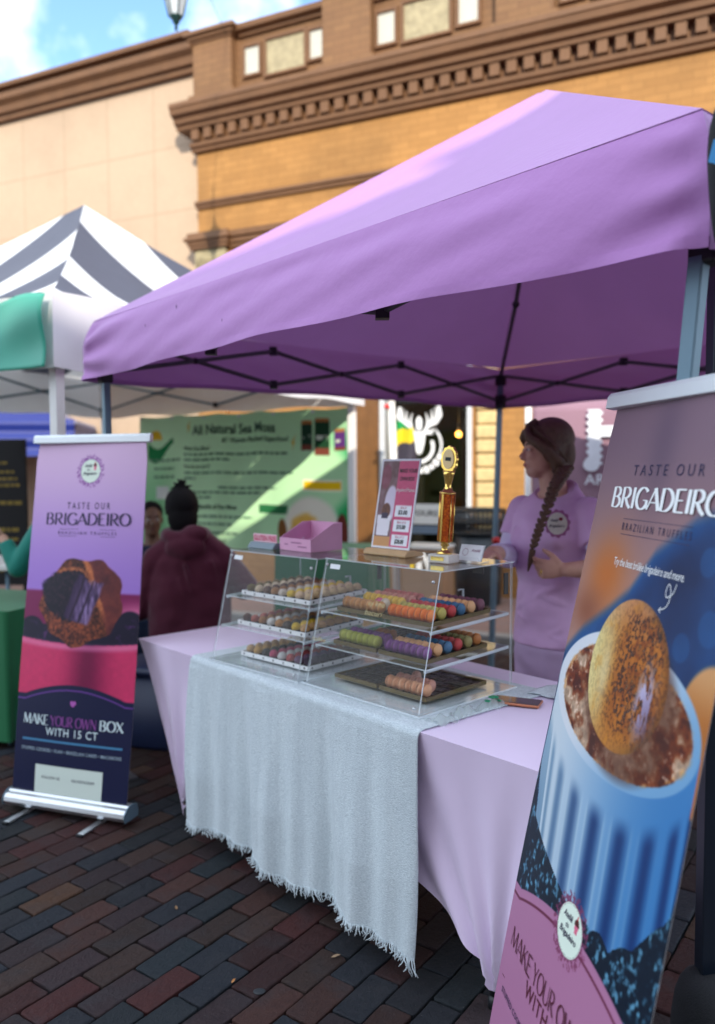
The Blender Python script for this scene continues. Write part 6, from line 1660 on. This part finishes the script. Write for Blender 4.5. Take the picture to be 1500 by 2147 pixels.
# bare trunk inside the clothes joins head and arms into one body
g.loft([(B + V3(0, 0, .80), LF * .13, FW * .09), (B + V3(0, 0, 1.0), LF * .12, FW * .085), (B + V3(0, 0, 1.2), LF * .13, FW * .09), (B + V3(0, 0, 1.33), LF * .15, FW * .06), (B + V3(0, 0, 1.39), LF * .06, FW * .05)], 24)
for q in (1, -1): limb(g, [B + LF * .085 * q + V3(0, 0, .86), B + LF * .09 * q + V3(0, 0, .48), B + LF * .095 * q + V3(0, 0, .09)], [.085, .055, .04])
fuse(g, 'body', m_skin, w, .0055, 5)
face_bits(P, R, w, 1.0, m_hair, m_lips)
g = MB()      # t-shirt
g.loft([(B + FW * .01 + V3(0, 0, .735), LF * .178, FW * .128), (B + V3(0, 0, .80), LF * .180, FW * .130), (B + FW * .005 + V3(0, 0, .90), LF * .164, FW * .128), (B + V3(0, 0, 1.0), LF * .160, FW * .122), (B + FW * .02 + V3(0, 0, 1.10), LF * .166, FW * .130),
        (B + FW * .035 + V3(0, 0, 1.19), LF * .172, FW * .135), (B + FW * .02 + V3(0, 0, 1.27), LF * .172, FW * .118), (B + V3(0, 0, 1.325), LF * .172, FW * .09), (B + V3(0, 0, 1.365), LF * .128, FW * .074 + V3(0, 0, -.018)), (B + V3(0, 0, 1.388), LF * .096, FW * .072 + V3(0, 0, -.042))], 36, 2.2)
g.tube([LSH, LSH.lerp(LEL, .32), LSH.lerp(LEL, .58)], [.066, .068, .072], 20); g.ell(LSH, .066, 18, 12)
g.tube([RSH, RSH.lerp(REL, .32), RSH.lerp(REL, .58)], [.064, .066, .068], 20); g.ell(RSH, .064, 18, 12)
for q in (1, -1): g.ell(B + FW * .085 + LF * .075 * q + V3(0, 0, 1.19), (.075, .075, .068), 18, 12)
r = random.Random(2)
for k in range(9):   # creases
    z = .78 + .04 * k; a = r.uniform(-.7, .7)
    pts = []
    for j in range(5):
        q = a + (j - 2) * .22; rr_ = 1.0
        pts.append(B + LF * (.163 * math.sin(q)) + FW * (.122 * math.cos(q)) + V3(0, 0, z + .02 * (j - 2) * (1 if k % 2 else -.6)))
    g.tube(pts, [.010, .017, .020, .017, .010], 8)
g.tube([B + V3(0, 0, 1.386) + LF * (.092 * math.cos(a)) + FW * (.070 * math.sin(a)) + V3(0, 0, -.042 * math.sin(a)) for a in [2 * PI * k / 20 for k in range(21)]], .0095, 8)
tee = fuse(g, 'tshirt', m_tee, w, .0065, 5)
# round badge print on the chest, laid over the cloth
from mathutils.bvhtree import BVHTree
bvh = BVHTree.FromPolygons([v.co for v in tee.data.vertices], [tuple(p.vertices) for p in tee.data.polygons])
bn_ = (FW + LF * .62).normalized(); bl_ = V3(0, 0, 1).cross(bn_).normalized(); bu = bn_.cross(bl_)
lc = B + LF * .115 + FW * .155 + V3(0, 0, 1.258)
def fr_b(x, y, d):
    p = lc + bl_ * x + bu * y
    h = bvh.ray_cast(p + bn_ * .15, -bn_)[0]
    return (h if h is not None else p) + bn_ * (d + .0012)
def badge(mb, R0, dz, n=48, sc=0):
    rings = []
    for q in (0.02, .35, .7, 1.0):
        rings.append([fr_b(R0 * q * (1 + sc * math.sin(k * PI / 2) * (q == 1)) * math.cos(2 * PI * k / n), R0 * 1.08 * q * (1 + sc * math.sin(k * PI / 2) * (q == 1)) * math.sin(2 * PI * k / n), dz) for k in range(n)])
    mb.add([p for r_ in rings for p in r_], [(i * n + k, i * n + (k + 1) % n, (i + 1) * n + (k + 1) % n, (i + 1) * n + k) for i in range(3) for k in range(n)] + [tuple(range(n))], True)
g = MB(); badge(g, .050, .0, 48, .07); bd_ = g.obj('badge', mat('mauve_badge_rim', (.36, .12, .28), .7), tee)
g = MB(); badge(g, .040, .0015); g.obj('badge_field', mat('ivory_badge', (.62, .62, .52), .7), bd_)
g = MB(); disc(g, fr_b, .014, .018, .008, .007, .003, 14); g.obj('badge_mark', mat('red_brown_mark', (.22, .03, .04), .6), bd_)
g = MB(); put_text(g, fr_b, 'Ateliê', -.028, .004, .008, .011, .3, .01, 1, .003); put_text(g, fr_b, 'Brigadeiro', -.031, .030, -.014, .011, .3, .01, 1, .003); g.obj('badge_lettering', m_navytxt, bd_)
g = MB()
g.tube([LSH.lerp(LEL, .50), LSH.lerp(LEL, .8), LEL, LEL.lerp(LWR, .16)], [.054, .052, .051, .049], 20); g.ell(LEL, .050, 16, 10)
fuse(g, 'sleeve', m_under, w, .006, 3)
g = MB()
g.tube([RSH.lerp(REL, .50), RSH.lerp(REL, .8), REL], [.056, .054, .053], 20); g.ell(REL, .053, 16, 10); g.tube([REL, REL.lerp(RWR, .4), REL.lerp(RWR, .72)], [.053, .049, .043], 20)
fuse(g, 'sleeve', m_under, w, .006, 3)
g = MB()
g.loft([(B + V3(0, 0, .80), LF * .165, FW * .115), (B + V3(0, 0, .72), LF * .172, FW * .128), (B + V3(0, 0, .66), LF * .165, FW * .122), (B + V3(0, 0, .6), LF * .15, FW * .105)], 32, 2.4)
for q in (1, -1): g.tube([B + LF * .085 * q + V3(0, 0, .70), B + LF * .095 * q + V3(0, 0, .45), B + LF * .10 * q + V3(0, 0, .10)], [.100, .082, .072], 22)
fuse(g, 'trousers', m_trous, w, .008, 4)
for q in (1, -1):
    g = MB(); c = B + LF * .10 * q; g.loft([(c + FW * .05 + V3(0, 0, .002), LF * .045, FW * .12), (c + FW * .05 + V3(0, 0, .04), LF * .046, FW * .122), (c + FW * .02 + V3(0, 0, .09), LF * .042, FW * .07), (c + V3(0, 0, .12), LF * .042, FW * .045)], 20, 2.6); g.obj('shoe', m_shoe, w)
# hair: side-parted, swept back over the ears
g = MB()
g.ell(P(-.028, 0, .056), (.100, .086, .092), 28, 18, R)
g.ell(P(-.070, 0, -.005), (.058, .074, .095), 20, 14, R)
for q in (1, -1):
    g.ell(P(-.014, q * .066, .018), (.052, .024, .070), 18, 12, R)
    g.tube([P(.076, q * .012, .094), P(.080, q * .030, .066), P(.055, q * .062, .040), P(.016, q * .078, .004), P(-.03, q * .078, -.04), P(-.06, q * .05, -.075)], [.018, .022, .023, .024, .026, .028], 12)
g.tube([P(.030, 0, .128), P(.066, .0, .108), P(.083, .005, .080)], [.022, .020, .014], 12)
for q in (1, -1): g.tube([P(-.02, q * .075, .02), P(-.01, q * .078, -.03), P(-.025, q * .066, -.075), P(-.05, q * .05, -.105)], [.020, .022, .022, .018], 12)
hr = fuse(g, 'hair', m_hair, w, .0055, 4)
g = MB(); r = random.Random(6)       # strands lying on the hair
for k in range(70):
    q = r.choice((1, -1)); b0 = r.uniform(.0, .03); off = r.uniform(-.02, .02)
    g.tube([P(.06 + off, q * b0, .120 + r.uniform(-.012, .012)), P(.035 + off, q * (.055 + r.uniform(0, .01)), .090), P(-.005 + off, q * (.090 + r.uniform(-.004, .003)), .030 + off), P(-.045 + off, q * .086, -.035), P(-.075, q * .05, -.08)], [.001, .0022, .0024, .0022, .001], 5)
g.obj('hair_strands', m_hair, hr)
# braid over her near shoulder
bp_ = [V3(.862, 3.345, 1.485), V3(.822, 3.290, 1.440), V3(.791, 3.262, 1.400), V3(.764, 3.236, 1.340), V3(.732, 3.218, 1.262), V3(.708, 3.205, 1.205), V3(.692, 3.198, 1.15)]
def along(t_):
    q = t_ * (len(bp_) - 1); i = min(int(q), len(bp_) - 2); return bp_[i].lerp(bp_[i + 1], q - i), (bp_[i + 1] - bp_[i]).normalized()
g = MB()
g.tube([along(k / 20)[0] for k in range(20)], [.013 * (1 - .4 * k / 20) for k in range(20)], 10)
for k in range(34):
    t_ = k / 35; p, d = along(t_); rr_ = .021 * (1 - .5 * t_)
    s_ = d.cross(V3(-.3, -1, 0)).normalized() * (1 if k % 2 else -1)
    Rb = Matrix.Identity(3); ax = (d * .8 + s_ * -.75).normalized(); ay = ax.cross(V3(-.3, -1, 0)).normalized(); az = ax.cross(ay)
    Rb = Matrix(((ax.x, ay.x, az.x), (ax.y, ay.y, az.y), (ax.z, ay.z, az.z)))
    g.ell(p + s_ * rr_ * .55, (rr_ * 1.25, rr_ * .70, rr_ * .75), 12, 8, Rb)
p, d = along(.97); g.tube([p, p + d * .03 + V3(0, 0, -.01), p + d * .06 + V3(-.004, 0, -.03)], [.013, .012, .003], 8)
g.obj('braid', m_hair, hr)
g = MB(); 
rp = LWR + V3(-.105, -.03, -.005)
g.tube([rp + V3(0, .008 * math.cos(a), .011 * math.sin(a)) for a in [2 * PI * k / 12 for k in range(13)]], .0018, 6); g.obj('ring', m_gold, w)

# ---- seated person in the maroon hooded top, back turned
m_hood = mat('maroon_fleece', (.085, .008, .026), .9, var=.12, vs=6, sheen=.3, bmp=.6, bsc=6, bd=.08)
m_jean = mat('blue_jeans', (.02, .035, .08), .85, var=.2)
B2 = V3(-.965, 4.62, 0)
F2 = V3(-.16, .98, 0).normalized(); L2 = V3(0, 0, 1).cross(F2)
w = thing('person', 'person with black hair in a maroon hooded top sitting with their back turned', 'person', B2)
g = MB()
P, R = head_shape(g, B2 + V3(-.052, .04, 1.235), V3(-.35, .93, .0), 1.02, B2 + V3(0, 0, 1.06))
g.loft([(B2 + V3(0, 0, .50), L2 * .16, F2 * .11), (B2 + V3(0, 0, .8), L2 * .16, F2 * .11), (B2 + V3(0, 0, 1.0), L2 * .17, F2 * .08), (B2 + V3(0, 0, 1.07), L2 * .07, F2 * .06)], 24)
A = {}
for q, el, wr in ((1, V3(-1.255, 4.60, .69), V3(-1.17, 4.86, .66)), (-1, V3(-.655, 4.66, .80), V3(-.80, 4.92, .86))):
    sh_ = B2 + L2 * .185 * q + V3(0, 0, .965); A[q] = (sh_, el, wr)
    limb(g, [sh_, el, wr], [.05, .042, .030]); hand_shape(g, wr, (wr - el) + F2 * .2, V3(0, 0, -1), -q, .5, .18)
for q in (1, -1):
    hp, kn, an = B2 + L2 * .10 * q + V3(0, 0, .52), B2 + L2 * .14 * q + F2 * .44 + V3(0, 0, .50), B2 + L2 * .14 * q + F2 * .44 + V3(0, 0, .10)
    limb(g, [hp, kn, an], [.085, .058, .04])
fuse(g, 'body', m_skin2, w, .007, 4)
face_bits(P, R, w, 1.02, m_blackhair, m_lips2)
g = MB()
g.loft([(B2 + V3(0, 0, .47), L2 * .225, F2 * .165), (B2 + V3(0, 0, .53), L2 * .235, F2 * .175), (B2 + V3(0, 0, .70), L2 * .235, F2 * .16), (B2 + V3(0, 0, .86), L2 * .235, F2 * .145), (B2 + V3(0, 0, .96), L2 * .215, F2 * .125), (B2 + V3(0, 0, 1.03), L2 * .16, F2 * .10), (B2 + V3(0, 0, 1.08), L2 * .11, F2 * .09)], 32, 2.3)
for q in (1, -1):
    s_, e, w_ = A[q]
    g.tube([s_, s_.lerp(e, .5), e], [.080, .080, .078], 18); g.ell(s_, .080, 18, 12); g.tube([s_ + V3(0, 0, .012), B2 + L2 * .08 * q + V3(0, 0, 1.055)], [.07, .075], 16); g.ell(e, .078, 16, 10); g.tube([e, e.lerp(w_, .5), e.lerp(w_, .85)], [.076, .068, .056], 18)
# hood gathered round the neck
hc = B2 + V3(-.02, .01, 1.085)
g.tube([hc + L2 * (.105 * math.cos(a)) + F2 * (.095 * math.sin(a)) + V3(0, 0, .035 * math.sin(a + PI) * -.3 + .02) for a in [2 * PI * k / 20 for k in range(21)]], [.042] * 21, 12)
g.ell(hc - F2 * .10 + V3(0, 0, -.045), (.115, .06, .075), 20, 12); g.ell(hc - F2 * .07 + V3(.05, 0, .03), (.08, .06, .055), 18, 10)
r = random.Random(9)
for k in range(10):
    a = r.uniform(-1.0, 1.0); z = r.uniform(.55, .92); pts = []
    for j in range(5): pts.append(B2 - F2 * (.148 * math.cos(a)) + L2 * (.22 * math.sin(a + .06 * (j - 2))) + V3(0, 0, z + (j - 2) * .05))
    g.tube(pts, [.006, .010, .012, .010, .006], 8)
fuse(g, 'hoodie', m_hood, w, .009, 5)
g = MB()
for q in (1, -1):
    hp, kn, an = B2 + L2 * .10 * q + V3(0, 0, .52), B2 + L2 * .14 * q + F2 * .44 + V3(0, 0, .50), B2 + L2 * .14 * q + F2 * .44 + V3(0, 0, .12)
    g.tube([hp, kn], [.11, .085], 18); g.ell(kn, .085, 16, 10); g.tube([kn, an], [.083, .065], 18); g.ell(hp, .11, 16, 10)
fuse(g, 'trousers', m_jean, w, .01, 3)
for q in (1, -1):
    c = B2 + L2 * .14 * q + F2 * .47; g = MB(); g.loft([(c + F2 * .05 + V3(0, 0, .002), L2 * .05, F2 * .14), (c + F2 * .05 + V3(0, 0, .05), L2 * .05, F2 * .14), (c + V3(0, 0, .11), L2 * .045, F2 * .06)], 18, 2.6); g.obj('shoe', m_dark, w)
g = MB(); g.ell(P(-.022, 0, .048), (.108, .095, .10), 24, 16, R); g.ell(P(-.062, 0, -.03), (.066, .086, .095), 20, 12, R)
for k in range(90):
    a = r.uniform(0, 2 * PI); b_ = r.uniform(-.4, 1.4)
    d = V3(math.cos(a) * math.cos(b_), math.sin(a) * math.cos(b_), math.sin(b_)); p = P(-.03, 0, .03) + Vector((d.x * .088, d.y * .088, d.z * .092)); 
    if d.dot(V3(-.35, .93, 0)) > .45: continue
    g.ell(p, r.uniform(.008, .014), 8, 6)
hr = fuse(g, 'hair', m_blackhair, w, .007, 1)
g = MB(); top = P(-.02, .0, .135)
for k in range(46):
    a = r.uniform(0, 2 * PI); b_ = r.uniform(.1, 1.5); d = V3(math.cos(a) * math.cos(b_), math.sin(a) * math.cos(b_), math.sin(b_)); l = r.uniform(.03, .062)
    g.tube([top - V3(0, 0, .02) + d * .01, top + d * l * .6, top + d * l + V3(r.uniform(-.01, .02), 0, -.006)], [.010, .009, .003], 6)
g.obj('top_knot', m_blackhair, hr)
# folding stool under them
t = thing('stool', 'dark folding stool under the person in the maroon hooded top', 'stool', B2)
g = MB(); g.loft([(B2 + V3(0, 0, .385), L2 * .19, F2 * .17), (B2 + V3(0, 0, .415), L2 * .19, F2 * .17)], 24, 5); g.obj('seat', m_black, t)
for q in (1, -1):
    for s_ in (1, -1):
        g = MB(); g.tube([B2 + L2 * .16 * q + F2 * .13 * s_ + V3(0, 0, .385), B2 + L2 * .18 * q + F2 * .17 * s_ + V3(0, 0, .0)], .012, 8); g.obj('leg', m_dark, t)

# ---- person facing us, half hidden behind the maroon top
B3 = V3(-1.46, 5.75, 0); F3 = V3(.35, -.94, 0).normalized(); L3 = V3(0, 0, 1).cross(F3)
w = thing('person', 'person in a navy top sitting far back, face half hidden behind the maroon hooded top', 'person', B3)
m_navytop = mat('navy_cotton', (.012, .016, .045), .85)
g = MB(); P, R = head_shape(g, B3 + V3(0, -.02, 1.115), F3, 1.0, B3 + V3(0, 0, .94))
g.loft([(B3 + V3(0, 0, .46), L3 * .15, F3 * .1), (B3 + V3(0, 0, .7), L3 * .15, F3 * .1), (B3 + V3(0, 0, .88), L3 * .16, F3 * .08), (B3 + V3(0, 0, .95), L3 * .07, F3 * .06)], 20)
A3 = {}
for q in (1, -1):
    s_ = B3 + L3 * .175 * q + V3(0, 0, .88); e = B3 + L3 * .23 * q + F3 * .03 + V3(0, 0, .63); h_ = B3 + L3 * .12 * q + F3 * .24 + V3(0, 0, .60); A3[q] = (s_, e, h_)
    limb(g, [s_, e, h_], [.048, .04, .028]); hand_shape(g, h_, F3 - L3 * .4 * q, V3(0, 0, -1), q, .4, .17)
    hp, kn, an = B3 + L3 * .09 * q + V3(0, 0, .50), B3 + L3 * .12 * q + F3 * .42 + V3(0, 0, .48), B3 + L3 * .12 * q + F3 * .42 + V3(0, 0, .09); limb(g, [hp, kn, an], [.08, .055, .04])
fuse(g, 'body', m_skin2, w, .008, 4); face_bits(P, R, w, 1.0, m_blackhair, m_lips2)
g = MB(); g.loft([(B3 + V3(0, 0, .45), L3 * .19, F3 * .14), (B3 + V3(0, 0, .7), L3 * .19, F3 * .14), (B3 + V3(0, 0, .86), L3 * .19, F3 * .11), (B3 + V3(0, 0, .945), L3 * .085, F3 * .075)], 24, 2.3)
for q in (1, -1): s_, e, h_ = A3[q]; g.ell(s_, .07, 14, 8); g.tube([s_, e], [.07, .06], 14); g.ell(e, .06, 14, 8); g.tube([e, e.lerp(h_, .85)], [.058, .045], 14)
fuse(g, 'sweatshirt', m_navytop, w, .01, 3)
g = MB()
for q in (1, -1):
    hp, kn, an = B3 + L3 * .09 * q + V3(0, 0, .50), B3 + L3 * .12 * q + F3 * .42 + V3(0, 0, .48), B3 + L3 * .12 * q + F3 * .42 + V3(0, 0, .10); g.ell(hp, .1, 14, 8); g.tube([hp, kn], [.1, .078], 14); g.ell(kn, .078, 14, 8); g.tube([kn, an], [.076, .06], 14)
fuse(g, 'trousers', m_jean, w, .012, 3)
for q in (1, -1):
    c = B3 + L3 * .12 * q + F3 * .46; g = MB(); g.loft([(c + V3(0, 0, .002), L3 * .045, F3 * .13), (c + V3(0, 0, .05), L3 * .045, F3 * .13), (c - F3 * .04 + V3(0, 0, .10), L3 * .04, F3 * .06)], 16, 2.6); g.obj('shoe', m_dark, w)
g = MB(); g.ell(P(-.026, 0, .060), (.098, .082, .082), 22, 14, R); g.ell(P(-.06, 0, .0), (.055, .074, .08), 18, 10, R); fuse(g, 'hair', m_blackhair, w, .008, 2)
t = thing('stool', 'low dark stool under the person in the navy top', 'stool', B3)
g = MB(); g.loft([(B3 + V3(0, 0, .37), L3 * .18, F3 * .16), (B3 + V3(0, 0, .40), L3 * .18, F3 * .16)], 20, 5); g.obj('seat', m_black, t)
for q in (1, -1):
    for s_ in (1, -1): g = MB(); g.tube([B3 + L3 * .15 * q + F3 * .12 * s_ + V3(0, 0, .37), B3 + L3 * .17 * q + F3 * .15 * s_], .012, 8); g.obj('leg', m_dark, t)

# ---- person in teal reaching out from behind the lilac banner
B4 = V3(-1.66, 4.62, 0); F4 = V3(-.85, .5, 0).normalized(); L4 = V3(0, 0, 1).cross(F4)
w = thing('person', 'person in a teal long-sleeved top reaching an arm out from behind the lilac banner', 'person', B4)
m_tealtop = mat('teal_knit', (.008, .20, .155), .8, var=.08, sheen=.2)
g = MB(); P, R = head_shape(g, B4 + V3(-.01, 0, 1.40), F4, .96, B4 + V3(0, 0, 1.21))
g.loft([(B4 + V3(0, 0, .75), L4 * .14, F4 * .1), (B4 + V3(0, 0, 1.0), L4 * .13, F4 * .09), (B4 + V3(0, 0, 1.17), L4 * .15, F4 * .07), (B4 + V3(0, 0, 1.23), L4 * .06, F4 * .055)], 20)
A4 = {1: (B4 + L4 * .165 + V3(0, 0, 1.155), V3(-1.90, 4.50, .94), V3(-1.985, 4.52, 1.10)), -1: (B4 - L4 * .165 + V3(0, 0, 1.155), B4 - L4 * .2 + V3(0, 0, .89), B4 - L4 * .10 + F4 * .2 + V3(0, 0, .86))}
for q in (1, -1):
    s_, e, h_ = A4[q]; limb(g, [s_, e, h_], [.046, .04, .027]); hand_shape(g, h_, (h_ - e) + V3(-.06, 0, .02), V3(-.6, -.5, -.2), q, .5, .17)
    limb(g, [B4 + L4 * .085 * q + V3(0, 0, .78), B4 + L4 * .09 * q + V3(0, 0, .44), B4 + L4 * .09 * q + V3(0, 0, .09)], [.08, .054, .04])
fuse(g, 'body', m_skin, w, .008, 4); face_bits(P, R, w, .96, m_hair, m_lips)
g = MB(); g.loft([(B4 + V3(0, 0, .70), L4 * .175, F4 * .13), (B4 + V3(0, 0, .95), L4 * .165, F4 * .12), (B4 + V3(0, 0, 1.12), L4 * .175, F4 * .105), (B4 + V3(0, 0, 1.22), L4 * .075, F4 * .065)], 24, 2.2)
for q in (1, -1): s_, e, h_ = A4[q]; g.ell(s_, .066, 14, 8); g.tube([s_, e], [.066, .058], 14); g.ell(e, .058, 14, 8); g.tube([e, e.lerp(h_, .88)], [.056, .042], 14)
fuse(g, 'sweater', m_tealtop, w, .009, 3)
g = MB(); g.loft([(B4 + V3(0, 0, .62), L4 * .15, F4 * .1), (B4 + V3(0, 0, .78), L4 * .165, F4 * .12)], 20)
for q in (1, -1): g.tube([B4 + L4 * .085 * q + V3(0, 0, .72), B4 + L4 * .09 * q + V3(0, 0, .45), B4 + L4 * .09 * q + V3(0, 0, .1)], [.095, .072, .058], 16)
fuse(g, 'trousers', m_jean, w, .011, 3)
for q in (1, -1):
    c = B4 + L4 * .09 * q + F4 * .05; g = MB(); g.loft([(c + V3(0, 0, .002), L4 * .045, F4 * .12), (c + V3(0, 0, .05), L4 * .045, F4 * .12), (c - F4 * .04 + V3(0, 0, .10), L4 * .04, F4 * .06)], 16, 2.6); g.obj('shoe', m_dark, w)
g = MB(); g.ell(P(-.028, 0, .058), (.098, .084, .084), 22, 14, R); g.ell(P(-.065, 0, -.01), (.055, .072, .09), 18, 10, R); fuse(g, 'hair', m_hair, w, .008, 2)
